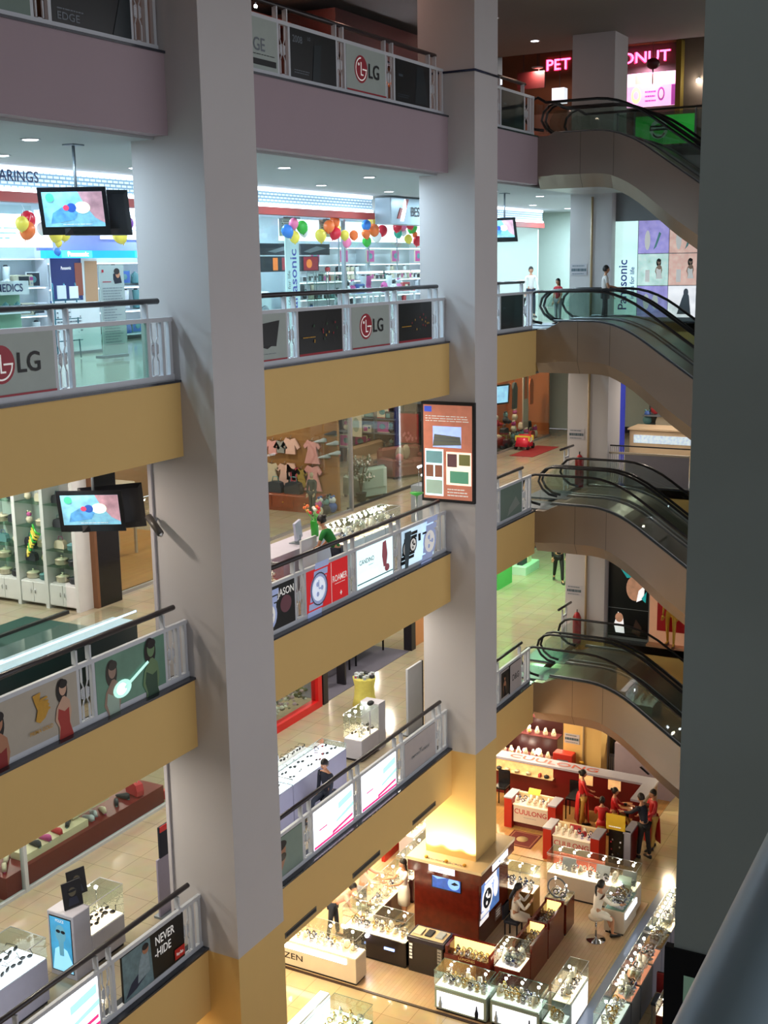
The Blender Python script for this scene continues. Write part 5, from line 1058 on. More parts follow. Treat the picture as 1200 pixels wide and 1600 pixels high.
lamp('AREA', (39.3, 5.3, c2-.08), 60, (1, .8, .6), .3); solo(MB().lathe([(.16, 0), (.18, .03)], (39.3, 5.3, c2-.05), RAILW, 14), 'ceiling_lamp', 'round ceiling lamp inside the orange toy shop', 'ceiling lamp')
for i, (x, c) in enumerate(((38.7, 'orange_cloth'), (39.2, 'slate_cloth'), (40.7, 'orange_cloth'))):
    m = MB(); m.prism([(x-.16, 5.0, z2+1.2), (x+.16, 5.0, z2+1.2), (x+.2, 5.0, z2+1.9), (x+.08, 5.0, z2+2.1), (x-.08, 5.0, z2+2.1), (x-.2, 5.0, z2+1.9)], (0, .08, 0), MATS[c]); m.tube([(x, 5.04, z2+2.1), (x, 5.04, c2)], .008, STEEL, 5); solo(m, 'hanging_garment', ('orange garment hanging beside the tilted television', 'slate garment hanging in the middle of the toy shop', 'orange garment hanging at the right end of the toy shop')[i], 'clothing')
# ================================================================= LOWEST GALLERY
z1 = F[1]-.02; c1 = F[2]-1.12
DRK = mat('dark_shop_frame', '#1b1820', .35); REDF = mat('bright_red_frame', '#c8181c', .35); DPURP = mat('dark_slate_carpet', '#5a5868', .8, noise=.15, scale=60)
glass_front(10.5, 18.3, 3.97, z1, c1, (14.3,), 'glass front of the shoe shop at the lower left', mm=mat('white_frame_paint', '#aeb4b8', .4))
t = T('display_platform', 'low dark red platform with white shelf behind the shoe shop glass', 'display platform', (16, 4.2, z1)); MAR = mat('maroon_platform', '#6a1a1a', .35)
MB().box(13.9, 18.2, 4.02, 5.2, z1+.0, z1+.42, MAR).build('platform', t); MB().box(14.5, 16.1, 4.12, 4.5, z1+.42, z1+.56, mat('cream_shelf', '#c9c2a4', .4)).build('white_shelf', t); MB().box(15.9, 16.9, 4.3, 4.5, z1+.6, z1+.9, mat('cream_shelf', '#c9c2a4', .4)).build('raised_shelf', t)
for i, (x, y, zz, c) in enumerate(((14.15, 4.3, .42, 5), (14.4, 4.5, .42, 5), (14.85, 4.25, .56, 2), (15.1, 4.25, .56, 7), (15.4, 4.25, .56, 3), (15.75, 4.3, .56, 2), (16.3, 4.3, .42, 1), (16.5, 4.35, .42, 1), (16.7, 4.3, .42, 5), (17.1, 4.3, .42, 2), (17.35, 4.35, .42, 2), (17.6, 4.25, .42, 3))):
    place_goods('shoe' if c != 3 or i == 4 else 'bag', c, x, y, z1+zz+.02, 1.35, 'shoe on the low red display platform' if c != 3 or i == 4 else 'red handbag on the low platform', 'shoes on the red platform' if c != 3 or i == 4 else None, 'shoe' if c != 3 or i == 4 else 'handbag', .6+random.random())
# sunglasses showcase with portrait poster
GF = mat('white_case_lacquer', '#b6b4be', .35)
LITC = mat('lit_warm_deck', '#ffe0c0', .4, emit=3.0, noise=.02); LITB = mat('lit_cool_deck', '#e4efff', .4, emit=3, noise=.02); LITG = mat('lit_gold_deck', '#ffd078', .4, emit=2.6, noise=.05); BULB = mat('halogen_bulb', '#fff0dc', .4, emit=110, noise=0); BULBC = mat('cool_bulb', '#e6edff', .4, emit=90, noise=0)
WPR = {}
WCOL = [mat('watch_steel', '#d4d6de', .25, .9), mat('watch_gold', '#c9a04a', .25, .9), mat('watch_black_strap', '#16161c', .4), mat('watch_brown_strap', '#5a3420', .5), mat('watch_dial_white', '#ece8e0', .4), mat('watch_dial_blue', '#26387a', .3), mat('stand_cream', '#f4ecdc', .5), mat('stand_lilac', '#d8d2e6', .5)]
def watch(kind, x, y, z, s, rz, label, grp):
    if kind not in WPR:
        m = MB(); st = WCOL[6 if kind % 2 == 0 else 7]; band = WCOL[(0, 2, 1, 3, 0, 2)[kind]]; dial = WCOL[(4, 5, 4, 4, 5, 4)[kind]]
        if kind < 4:   # watch closed round a slanted C-shaped stand
            m.box(-.03, .03, -.03, .03, 0, .008, st); m.tube([(0, .02, .006), (0, .03, .06), (0, .0, .085)], .012, st, 6)
            ring = [(0, .032*math.cos(a)*1.0, .075+.036*math.sin(a)) for a in [2*PI*i/10 for i in range(11)]]; m.tube(ring, .0085, band, 5, False); m.lathe([(.022, 0), (.024, -.006), (.02, -.01)], (0, -.032, .078), WCOL[0 if kind != 2 else 1], 10, 'y'); m.lathe([(.018, -.0105), (.018, -.0115)], (0, -.032, .078), dial, 10, 'y')
        elif kind == 4:  # sunglasses
            for s_ in (-1, 1): m.ball((s_*.035, 0, .04), .03, BLK, 8, (1, .25, .75)); m.tube([(s_*.065, 0, .05), (s_*.065, .12, .05), (s_*.06, .14, .02)], .004, BLK, 4)
            m.tube([(-.01, -.005, .05), (.01, -.005, .05)], .004, WCOL[0], 4)
        else:            # necklace bust
            m.loft([[(w_*math.cos(a), .03*math.sin(a), z_) for a in [2*PI*i/10 for i in range(10)]] for w_, z_ in ((.05, 0), (.055, .05), (.03, .1), (.018, .14))], WCOL[6], True); m.tube([(.025*math.sin(a)*1.3, -.033, .085-.03*math.cos(a)) for a in [-1.6+.4*i for i in range(9)]], .004, WCOL[1], 4)
        o = m.build({4: 'sunglasses', 5: 'necklace_bust'}.get(kind, 'wristwatch')); WPR[kind] = o
    else: o = WPR[kind].copy(); C.objects.link(o)
    o.location = (x, y, z); o.rotation_euler = (0, 0, rz); o.scale = (s,)*3; return tag(o, label, {4: 'sunglasses', 5: 'jewellery'}.get(kind, 'watch'), grp)
NW = [0]
def showcase(label, where, x0, x1, y0, y1, z, hc, hg, cab, deck, kinds=(0, 1, 2, 3), n=10, bulbs=3, frame=None, front=None, bulb=BULB, sc=1.5, rail=None, gl=None, deck_z=None):
    t = T('glass_showcase', label, 'showcase', ((x0+x1)/2, (y0+y1)/2, z)); gl = gl or GLS
    MB().bbox(x0, x1, y0, y1, z+.06, z+hc, cab, .012).build('cabinet', t); MB().box(x0+.03, x1-.03, y0+.03, y1-.03, z, z+.06, BLKM).build('plinth', t)
    MB().box(x0+.02, x1-.02, y0+.02, y1-.02, z+hc, z+hc+.012, deck).build('lit_deck', t)
    g = 0.006; a, b = z+hc, z+hg
    MB().box(x0, x1, y0, y0+g, a, b, gl).build('glass_front', t); MB().box(x0, x1, y1-g, y1, a, b, gl).build('glass_back', t)
    MB().box(x0, x0+g, y0+g, y1-g, a, b, gl).build('glass_side', t); MB().box(x1-g, x1, y0+g, y1-g, a, b, gl).build('glass_side', t); MB().box(x0, x1, y0, y1, b, b+g, gl).build('glass_top', t)
    fm = frame or STEEL
    for (p, q) in (((x0, y0), (x1, y0)), ((x0, y1), (x1, y1)), ((x0, y0), (x0, y1)), ((x1, y0), (x1, y1))): MB().tube([(p[0], p[1], b), (q[0], q[1], b)], .007, fm, 4).build('edge_trim', t)
    if front: MB().box(x0+.08, x1-.08, y0-.006, y0, z+.15, z+hc-.08, front).build('front_panel', t)
    L = x1-x0; W = y1-y0
    for i in range(bulbs):
        u = (i+.5)/bulbs; bx, by = (x0+L*u, y1-.08) if L > W else (x1-.08, y0+W*u)
        l_ = MB().tube([(bx, by, a), (bx, by, b-.07)], .006, CHROME, 5); l_.build('lamp_stem', t); MB().ball((bx, by, b-.06), .03, bulb, 7).build('bulb', t)
    nx = max(1, round((n*L/W)**.5)); ny = max(1, round(n/nx)); NW[0] += nx*ny
    for i in range(nx):
        for j in range(ny):
            x = x0+.09+(L-.18)*(i+.5)/nx+random.uniform(-.02, .02); y = y0+.08+(W-.2)*(j+.5)/ny+random.uniform(-.02, .02); k_ = random.choice(kinds)
            watch(k_, x, y, a+.013+(.05*j/ny), sc*random.uniform(.85, 1.2), random.uniform(-.9, .2), {4: 'sunglasses', 5: 'necklace on a cream bust'}.get(k_, 'wristwatch on a small stand')+' in '+where, {4: 'sunglasses', 5: 'necklaces', 0: 'watches', 1: 'watches', 2: 'watches', 3: 'watches'}[k_]+' in '+where)
    return t
t = showcase('white sunglasses showcase with lit portrait end, behind the lower left railing', 'the lit sunglasses showcase', 12.98, 13.75, 1.28, 1.75, z1, .55, 1.06, GF, LITC, (4,), 6, 2, GF)
MB().bbox(12.6, 12.98, 1.28, 1.8, z1, z1+1.06, GF, .01).build('end_cabinet', t)
p = PN((12.597, 1.76, z1+.08), UX, VX, .44, .92, BLK, .01); blu = mat('lit_blue_portrait', '#3f9ac8', .4, emit=.55, noise=.4, scale=5)
p.rect(.03, .02, .97, .98, blu); p.poly([(.05, .02), (.2, .4), (.45, .48), (.75, .42), (.97, .2), (.97, .02)], mat('lit_sky_blue_print', '#8fd0ee', .4, emit=.9)); p.poly([(.4, .3), (.6, .3), (.62, .62), (.38, .62)], mat('lit_blue_skin', '#5f9fb8', .4, emit=.5)); p.ell(.5, .7, .24, .16, mat('lit_blue_skin', '#5f9fb8', .4, emit=.5)); p.ell(.4, .74, .1, .03, NAVY); p.ell(.62, .74, .1, .03, NAVY); p.txt('POLICE', .5, .91, .07, TX_W, 'c', .8); p.mb.build('lit_portrait', t)
for x, y, rz, lab in ((12.68, 1.5, -.3, 'left'), (13.0, 1.7, -.3, 'right')):
    u = Vector((math.cos(rz), math.sin(rz), 0)); p = PN((x, y, z1+1.07), u, Vector((0, .1, 1)).normalized(), .32, .42, BLKM, .02); p.ell(.5, .6, .2, .17, mat('dim_portrait', '#5a5240', .5)); p.ell(.5, .64, .26, .05, BLK); p.poly([(.2, .1), (.8, .1), (.7, .4), (.3, .4)], mat('dim_navy_print', '#20243a', .5)); solo(p.mb, 'poster_board', 'small dark portrait poster standing on the sunglasses showcase, %s one' % lab, 'poster')
showcase('low glass display of sunglasses at the lower left picture edge', 'the left-edge display case', 10.9, 12.0, 1.25, 1.95, z1, .72, 1.05, mat('grey_case_lacquer', '#8d8d9c', .4), LITB, (4,), 8, 1, None, None, BULBC)
t = T('poster_stand', 'tall thin poster stand between the shoe shop and the nearer column', 'poster stand', (14.8, 1.3, z1)); MB().box(14.62, 14.98, 1.28, 1.31, z1, z1+1.05, mat('dim_lavender_print', '#8d88a0', .5)).build('lower_board', t); MB().box(14.7, 14.98, 1.28, 1.31, z1+1.05, z1+1.6, NAVY).build('upper_print', t); MB().box(14.72, 14.96, 1.27, 1.28, z1+1.5, z1+1.6, REDF).build('red_print', t); MB().box(14.6, 15.0, 1.2, 1.4, z1, z1+.04, GRYM).build('foot', t)
# white lit display counter with sunglasses between the columns
for (x0, x1, lab) in ((16.5, 18.5, 'nearer'), (18.52, 20.55, 'farther')):
    showcase('white counter with glaring lit top, %s half between the columns' % lab, 'the glaring white counter, %s half' % lab, x0, x1, 1.1, 1.7, z1, .86, .98, mat('grey_lilac_lacquer', '#8f8ea6', .4), mat('glaring_white_deck', '#eef2ff', .4, emit=3.5, noise=.02), (4, 4, 1), 10, 0, None, None, BULBC, 1.15)
    g = solo(MB().box(x0+.3, x1-.3, 1.74, 2.05, z1, z1+.86, WSHELF), 'back_counter', 'pale back counter behind the white sunglasses counter, %s half' % lab, 'counter')
    for i in range(7): watch(4, x0+.45+i*.2, 1.9, z1+.865, 1.15, random.uniform(-.5, .5), 'sunglasses on the pale back counter, %s half' % lab, 'sunglasses on the back counter, %s half' % lab)
m = MB(); m.lathe([(.14, 0), (.16, -.02), (.12, -.04)], (18.6, 1.6, z1+1.26), BLKM, 14, 'y'); m.lathe([(.12, -.045), (.12, -.05)], (18.6, 1.6, z1+1.26), STEEL, 14, 'y'); m.tube([(18.6, 1.6, z1+.99), (18.6, 1.6, z1+1.13)], .01, BLKM, 5); solo(m, 'table_mirror', 'round black-rimmed mirror standing on the white counter', 'mirror')
t = showcase('tall glass cube showcase with warm lit shelves beside the lilac counter', 'the warm lit glass cube', 21.8, 22.6, 1.45, 1.9, z1, .5, 1.05, GF, LITC, (4, 0), 8, 3, GF)
MB().box(22.6, 22.9, 1.45, 1.92, z1, z1+1.08, GF).build('end_cabinet', t); m = MB(); m.tube([(22.2, 1.46, z1+.52), (22.2, 1.46, z1+1.05)], .02, GF, 6); m.build('corner_post', t)
m = MB(); m.ball((22.5, 1.6, z1+1.12), .09, BLKM, 8, (1.2, .8, .6)); solo(m, 'cap', 'dark cap lying on top of the glass cube showcase', 'cap')
t = T('draped_table', 'small round table draped in pale yellow gauze', 'table', (24.9, 3.1, z1)); YG = mat('yellow_gauze', '#d8cf6a', .8, noise=.15, scale=14)
m = MB(); rings = []
for h, r in ((0, .3), (.25, .25), (.5, .23), (.72, .28), (.76, .28)): rings.append([(24.9+(r+(.03*math.sin(k*PI*.9) if h < .8 else 0))*math.cos(2*PI*k/24), 3.1+(r+(.03*math.sin(k*PI*.9) if h < .8 else 0))*math.sin(2*PI*k/24), z1+h) for k in range(24)])
m.loft(rings, YG, True); m.build('drape', t); 
for i in range(12): place_goods('box', random.choice([1, 2, 1]), 24.9+.22*math.cos(i*.52)*(.6+.4*(i % 2)), 3.1+.22*math.sin(i*.52)*(.6+.4*(i % 2)), z1+.76, .38, 'small dark and silver box on the draped table', 'small boxes on the draped table', 'box', i)
t = T('standing_board', 'tall blank white board standing before the middle column', 'board', (23.95, 1.25, z1)); MB().box(23.57, 24.3, 1.22, 1.27, z1, z1+1.62, mat('board_grey_white', '#b4b8c0', .4)).build('board', t); MB().box(24.3, 24.34, 1.21, 1.28, z1, z1+1.62, BLKM).build('edge', t); MB().box(23.57, 24.3, 1.1, 1.4, z1, z1+.03, GRYM).build('foot', t)
# red framed flower window and dark frames
t = T('shop_window', 'shop window in bright red frame filled with pale flowers', 'shop window', (22, 4.2, z1))
MB().box(18.4, 24.45, 4.05, 4.25, z1, z1+.18, REDF).build('lower_frame', t); MB().box(24.27, 24.45, 4.05, 4.25, z1+.18, c1, REDF).build('upright_frame', t); MB().box(18.4, 24.27, 4.14, 4.15, z1+.18, c1, GSH).build('pane', t)
m = MB(); FW = [mat('pale_bloom', '#c9d0c8', .7), mat('moss_leaf', '#3f5238', .7), mat('lilac_bloom', '#a08aa0', .7), mat('charcoal_leaf', '#23302c', .7)]
for i in range(520): c_ = (random.uniform(20.5, 24.2), random.uniform(4.3, 4.8), z1+.22+random.random()*.75); m.ball(c_, random.uniform(.03, .07), random.choice(FW), 5, (1, 1, .7))
o = solo(m, 'massed_flowers', 'massed pale and green flowers behind the red framed window', 'flowers'); o['kind'] = 'stuff'
for x, y, w_, lab in ((24.52, 4.05, .22, 'beside the red window frame'), (29.3, 4.05, .25, 'beside the orange wall'), (26.0, 4.3, .06, 'inside the dark shop')):
    solo(MB().box(x, x+w_, y, y+.25, z1, c1, DRK), 'dark_post', 'dark shop-front post '+lab, 'post')
solo(MB().box(24.8, 29.25, 4.1, 8, z1, z1+.012, DPURP), 'carpet', 'slate grey carpet of the open dark shop', 'carpet')
for x, lab in ((26.3, 'nearer'), (28.2, 'farther')):
    t = T('black_display_table', 'low black display table on the slate carpet, %s one' % lab, 'table', (x, 5.0, z1)); MB().box(x-.8, x+.9, 4.75, 5.5, z1+.45, z1+.5, BLK).build('table_top', t)
    for a in (-.75, .8):
        for b in (4.8, 5.45): MB().box(x+a-.02, x+a+.02, b-.02, b+.02, z1+.012, z1+.45, BLK).build('leg', t)
solo(MB().box(27.6, 29.2, 5.6, 5.7, z1, c1, BLK), 'dark_partition', 'black partition of the open dark shop', 'partition')
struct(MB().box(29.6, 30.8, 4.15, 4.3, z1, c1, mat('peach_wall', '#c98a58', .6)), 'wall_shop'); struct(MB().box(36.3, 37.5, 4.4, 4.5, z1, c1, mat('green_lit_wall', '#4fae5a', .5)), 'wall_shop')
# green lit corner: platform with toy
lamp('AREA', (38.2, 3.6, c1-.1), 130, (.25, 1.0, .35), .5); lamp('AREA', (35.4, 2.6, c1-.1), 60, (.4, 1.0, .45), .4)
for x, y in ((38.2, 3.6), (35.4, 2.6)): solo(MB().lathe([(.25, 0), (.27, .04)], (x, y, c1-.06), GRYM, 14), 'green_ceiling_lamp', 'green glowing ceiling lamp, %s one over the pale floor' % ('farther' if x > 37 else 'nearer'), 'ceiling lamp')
t = T('display_platform', 'low mint platform with dark article in the green light', 'display platform', (39.1, 4.6, z1)); MB().bbox(38.5, 39.8, 4.3, 4.9, z1, z1+.3, mat('mint_white', '#b8dcc8', .4)).build('platform', t); place_goods('bag', 2, 38.9, 4.6, z1+.3, 1.6, 'dark article on the mint platform', None, 'shop article'); place_goods('bag', 5, 39.3, 4.55, z1+.3, 1.2, 'pale article on the mint platform', None, 'shop article')
# ================================================================= BEHIND THE ESCALATORS
struct(MB().box(32.75, 33.0, -13, -.5, F[3]-.02, F[4]-1.12, mat('far_partition', '#8d9296', .7)), 'wall_partition'); struct(MB().box(32.75, 33.0, -13, -.5, F[1]-.02, F[2]-1.12, mat('far_partition', '#8d9296', .7)), 'wall_partition')
X0 = 32.74
def fp(y0, y1, za, zb, base): return PN((X0, y0, za), UX, VX, y0-y1, zb-za, base, .05)
p = fp(-.5, -1.12, 13.62, 16.15, mat('mint_lit_film', '#c4f0e8', .4, emit=1.0, noise=.3, scale=.8)); p.mb.text('Panasonic', p.pt(.55, .34), (0, 0, 1), (0, 1, 0), .34, mat('royal_blue_print', '#1c3c8c', .5, emit=.1)); p.k += 1; p.mb.text('ideas for life', p.pt(.88, .36), (0, 0, 1), (0, 1, 0), .17, mat('royal_blue_print', '#1c3c8c')); solo(p.mb, 'advertising_light_box', 'tall mint lit panel with vertical blue lettering behind the escalator', 'light box')
LB = {k: mat('lit_mural_'+k, h, .4, emit=e_, noise=.55, scale=5) for k, h, e_ in (('violet', '#9c94d4', .7), ('mint', '#b4d4cc', .8), ('rose', '#d8b0a4', .7), ('white', '#dde6f4', 1.0), ('teal', '#4a7f80', .5))}
cells = [(-1.14, 14.65, 16.15, 'violet'), (-1.14, 13.62, 14.62, 'violet'), (-1.98, 14.65, 16.15, 'rose'), (-1.98, 13.62, 14.62, 'white'), (-1.14, 14.63, 14.64, 'mint')]
t = T('lit_mural', 'lit wall mural of six appliance and fashion pictures beside the mint panel', 'light box', (X0, -2.3, 13.6))
for (y, za, zb, c, art) in ((-1.14, 15.3, 16.15, 'violet', 0), (-1.14, 14.46, 15.28, 'mint', 1), (-1.14, 13.62, 14.44, 'violet', 2), (-1.98, 15.3, 16.15, 'rose', 0), (-1.98, 14.46, 15.28, 'rose', 1), (-1.98, 13.62, 14.44, 'white', 3), (-2.82, 15.3, 16.15, 'mint', 0), (-2.82, 14.46, 15.28, 'white', 1), (-2.82, 13.62, 14.44, 'mint', 2)):
    p = PN((X0, y, za), UX, VX, .82, zb-za, LB[c], .05)
    if art == 1: person_art(p, .7, .75, .5, SKIN2, TX_W, HAIRP, 1); p.rect(.25, .1, .4, .5, TX_W)
    elif art == 0: p.ell(.3, .4, .09, .3, TX_W); p.poly([(.5, .1), (.6, .2), (.75, .6), (.68, .65)], LB['teal'])
    elif art == 2: p.ell(.3, .5, .1, .25, TX_W); p.ell(.6, .5, .1, .25, TX_W)
    else: p.poly([(.3, .1), (.75, .1), (.68, .7), (.55, .85), (.45, .6)], GRYM); p.ell(.58, .8, .08, .12, GRYM)
    p.mb.build('picture', t)
p = fp(-.52, -1.68, 4.6, 7.4, PDRK); tq = mat('lit_turquoise_print', '#1f9c9c', .4, emit=.6, noise=.5, scale=4); gw = mat('lit_pearl_print', '#ece4e4', .4, emit=1.0, noise=.3, scale=5); cp = mat('lit_copper_print', '#b8896c', .4, emit=.5, noise=.4, scale=5)
p.poly([(.1, .98), (.3, .98), (.42, .78), (.3, .7), (.15, .85)], cp); p.poly([(.28, .72), (.38, .9), (.5, .75), (.72, .74), (.7, .64), (.45, .62)], tq); p.poly([(.45, .68), (.52, .82), (.57, .66)], gw); p.ell(.66, .52, .22, .13, cp); p.poly([(.75, .5), (.9, .56), (.88, .42), (.7, .38)], gw); p.poly([(.82, .42), (.95, .5), (.93, .38)], tq)
p.rect(0, .295, 1, .3, STEEL); p.poly([(.15, .12), (.25, .26), (.38, .2), (.42, .04), (.2, .04)], gw); p.ell(.28, .2, .1, .05, cp); p.poly([(.6, .06), (.7, .2), (.85, .12), (.8, .02)], mat('dim_umber_print', '#4a352c', .5)); solo(p.mb, 'advertising_light_box', 'black jewellery poster with turquoise and pearl shapes behind the escalator', 'light box')
t = T('shop_window', 'peach display window with red panel and mannequin legs', 'shop window', (X0, -2.4, 4.5)); MB().box(X0-.3, X0, -3.6, -1.72, z1+.02, z1+.08, mat('peach_board', '#d8a07c', .5)).build('window_sill', t); MB().box(X0-.02, X0, -3.6, -1.72, z1+.08, c1, mat('lit_peach_back', '#e0a884', .5, emit=.25)).build('back_board', t); MB().box(X0-.05, X0-.02, -3.2, -1.95, z1+.45, z1+1.9, mat('crimson_panel', '#a01018', .5, emit=.1)).build('red_panel', t)
person('golden mannequin, only its legs showing below the escalator', (X0-.18, -2.38, z1+.08), PI, 1.75, 'stand', None, None, 'none', None, name='mannequin', skin=mat('golden_mannequin', '#c9a03c', .35, .4), shoe=mat('brown_shoe', '#5a3a1c', .4))
# second gallery: pale parapet, kiosk and blue sign behind
t = T('far_parapet', 'pale lilac-grey parapet with thin black rail behind the second escalator', 'railing', (32.6, -1.7, z2)); MB().box(32.6, 32.64, -2.72, -.95, z2+.05, z2+.9, mat('lilac_grey_panel', '#8e8a94', .5)).build('solid_panel', t); MB().box(32.58, 32.66, -2.72, -.5, z2+.9, z2+.95, mat('cream_cap', '#c4b8a4', .4)).build('top_cap', t)
MB().tube([(32.6, -.52, z2+1.13), (32.6, -9.8, z2+1.13)], .02, RUB, 6).build('handrail', t)
for i in range(8): MB().tube([(32.6, -.54-i*.055, z2+.04), (32.6, -.54-i*.055, z2+1.13)], .009, STEEL, 5).build('baluster', t)
MB().box(32.6, 32.63, -9.8, -2.8, z2+.05, z2+.9, GGR).build('glass_panel', t)
t = T('sales_kiosk', 'beige sales kiosk with glass slot on the far floor', 'kiosk', (38.0, -.4, z2)); MB().bbox(37.2, 38.2, -1.9, .35, z2, z2+.95, mat('beige_kiosk', '#c9b294', .4), .03).build('body', t); MB().box(37.18, 37.2, -1.7, .2, z2+.55, z2+.8, mat('lit_blue_white_slot', '#b8ccf0', .4, emit=.6, noise=.5, scale=12)).build('glass_slot', t); MB().box(37.15, 38.25, -1.95, .4, z2+.95, z2+1.0, mat('beige_kiosk', '#c9b294')).build('top', t)
struct(MB().box(36.9, 37.0, .62, 1.25, z2, c2, mat('cream_wall', '#d8c8a8', .6)), 'wall_far'); solo(MB().box(36.88, 36.95, .42, .6, z2, c2, mat('navy_lit_panel', '#1c2c9c', .5, emit=.25)), 'blue_sign_strip', 'dark blue vertical sign strip beside the cream wall', 'sign')
solo(MB().box(36.86, 36.9, .6, .64, z2, c2, mat('white_tube', '#eef2ff', .4, emit=4, noise=0)), 'tube_lamp', 'thin white tube lamp beside the blue sign strip', 'lamp')
struct(MB().box(39.5, 39.6, -8, .4, z2, c2, mat('dim_shop_wall', '#4a4640', .7)), 'wall_far')
for i, (y, c) in enumerate(((.25, 4), (.0, 3), (-.3, 5), (-.65, 2), (-1.0, 5), (-1.35, 3), (-1.7, 2), (-2.1, 4), (-2.5, 5))):
    place_goods('bag' if c in (2, 5) else 'toy', c, 38.8, y, z2+.9+(i % 2)*.35, 1.7, 'article on the wall shelves behind the beige kiosk', 'articles behind the beige kiosk', 'shop article', PI/2)
solo(MB().box(38.6, 39.5, -3, .35, z2+.86, z2+.9, GRYM), 'wall_shelf', 'lower grey wall shelf behind the beige kiosk', 'shelf'); solo(MB().box(38.6, 39.5, -3, .35, z2+1.21, z2+1.25, GRYM), 'wall_shelf', 'upper grey wall shelf behind the beige kiosk', 'shelf')
lamp('AREA', (38.3, -1, c2-.05), 60, (1, .85, .7), .3)
# column fittings
for k, nm in ((0, 'ground floor'), (1, 'lowest gallery'), (2, 'second gallery'), (3, 'third gallery')):
    zz = F[k]+1.25; p = PN((32.38, .62, zz), UX, VX, .46, .3, mat('paper_white', '#b9b6bc', .6), .004); p.lines(.1, .75, .9, .92, 1, TX_G, .6); p.lines(.05, .3, .95, .65, 1, mat('slate_print', '#4a4a60', .5), .7, 0); p.lines(.1, .08, .9, .2, 1, TX_G, .6); solo(p.mb, 'paper_notice', 'paper notice with a line of figures on the far column, %s' % nm, 'notice')
    solo(MB().tube([(32.33, .02, F[k]+.0), (32.33, .02, F[k]+3.3 if k else 3.4)], .035, mat('tan_pipe_paint', '#a8906c', .5), 8), 'pipe', 'vertical pipe on the far column, %s' % nm, 'pipe')
for k, nm in ((1, 'lowest gallery'), (2, 'second gallery')):
    t = T('fire_extinguisher', 'red fire extinguisher cabinet against the far column, %s' % nm, 'fire extinguisher', (31.95, .14, F[k])); MB().lathe([(.11, 0), (.12, .03), (.12, .75), (.07, .86), (.03, .9)], (31.95, .14, F[k]), mat('extinguisher_red', '#a0141c', .3), 14).build('cylinder', t); MB().tube([(31.95, .14, F[k]+.9), (31.95, .14, F[k]+.97), (31.85, .1, F[k]+.99)], .015, BLKM, 6).build('valve', t)
    t = T('short_railing', 'short white railing with dark handrail beyond the escalators, %s' % nm, 'railing', (31.6, .4, F[k])); 
    for x in (31.4, 31.72): MB().box(x-.02, x+.02, .36, .4, F[k]-.02, F[k]+1.08, RAILW).build('post', t)
    MB().box(31.4, 31.72, .36, .4, F[k]+.85, F[k]+.9, RAILW).build('top_rail', t); lattice(31.42, 31.7, F[k]-.03, .38, RAILW).build('ornamental_lattice', t); MB().tube([(31.2, .42, F[k]+1.12), (32.1, .38, F[k]+1.12)], .035, HRB, 8).build('handrail', t)
t = T('hydrant_box', 'red hydrant box with grey window at the foot of the far column', 'hydrant', (32.1, .5, 0)); MB().bbox(31.95, 32.28, .22, .82, .55, 1.06, mat('hydrant_red', '#b82a1c', .4)).build('box', t); MB().box(31.94, 31.95, .35, .68, .65, .88, GRYM).build('window', t); MB().box(32.0, 32.25, .3, .75, 0, .55, GRYM).build('stand', t); MB().tube([(32.3, -.02, .75), (32.3, .12, .75)], .04, GOLDP, 8).build('valve', t)
# ================================================================= TOP STOREY
z4 = F[4]-.02; NEON = mat('pink_neon', '#ff5aa0', .4, emit=6, noise=0); NEOR = mat('red_neon_edge', '#e03058', .4, emit=3, noise=0); GOLDW = mat('dim_gold_panel', '#7a6a2c', .35, .4); WARMW = mat('warm_brown_wall', '#7c4a2e', .7)
struct(MB().box(37.0, 37.15, -13, 1.3, z4, 22.2, mat('dark_taupe_wall', '#5a5048', .7)), 'wall_donut')
struct(MB().box(38.9, 39.0, 1.3, 5.4, z4, 22.2, WARMW), 'wall_red'); struct(MB().box(20, 38.9, 6.5, 6.6, z4, 20.95, WARMW), 'wall_top_back')
solo(MB().box(36.6, 36.95, .66, 1.0, z4, 21.4, GOLDW).box(36.6, 36.95, -.95, -1.1, z4, 21.4, GOLDW).box(36.6, 36.95, -1.1, 1.0, 21.28, 21.4, GOLDW), 'gilt_frame', 'dim gilded frame round the pink lit snack counter', 'frame')
t = T('neon_sign', 'pink neon letters DONUT over the snack counter', 'neon sign', (36.9, 0, 20.8)); MB().text('DONUT', (36.86, -.7, 20.8), UX, VX, .42, NEON, 'r', 1.2).build('letters', t); MB().text('DONUT', (36.88, -.72, 20.78), UX, VX, .45, NEOR, 'r', 1.19).build('letter_edges', t)
t = T('neon_sign', 'pink neon letters PET left of the far column', 'neon sign', (38.8, 3.4, 21.1)); MB().text('PET', (38.87, 3.85, 21.13), UX, VX, .46, NEON, 'l', 1.1).build('letters', t); MB().text('PET', (38.885, 3.88, 21.11), UX, VX, .5, NEOR, 'l', 1.08).build('letter_edges', t)
t = T('snack_counter', 'glowing pink lit snack counter with printed menu board', 'counter', (36.9, -.1, z4)); PK = mat('lit_pink_board', '#f0a0d0', .4, emit=1.5, noise=.25, scale=3)
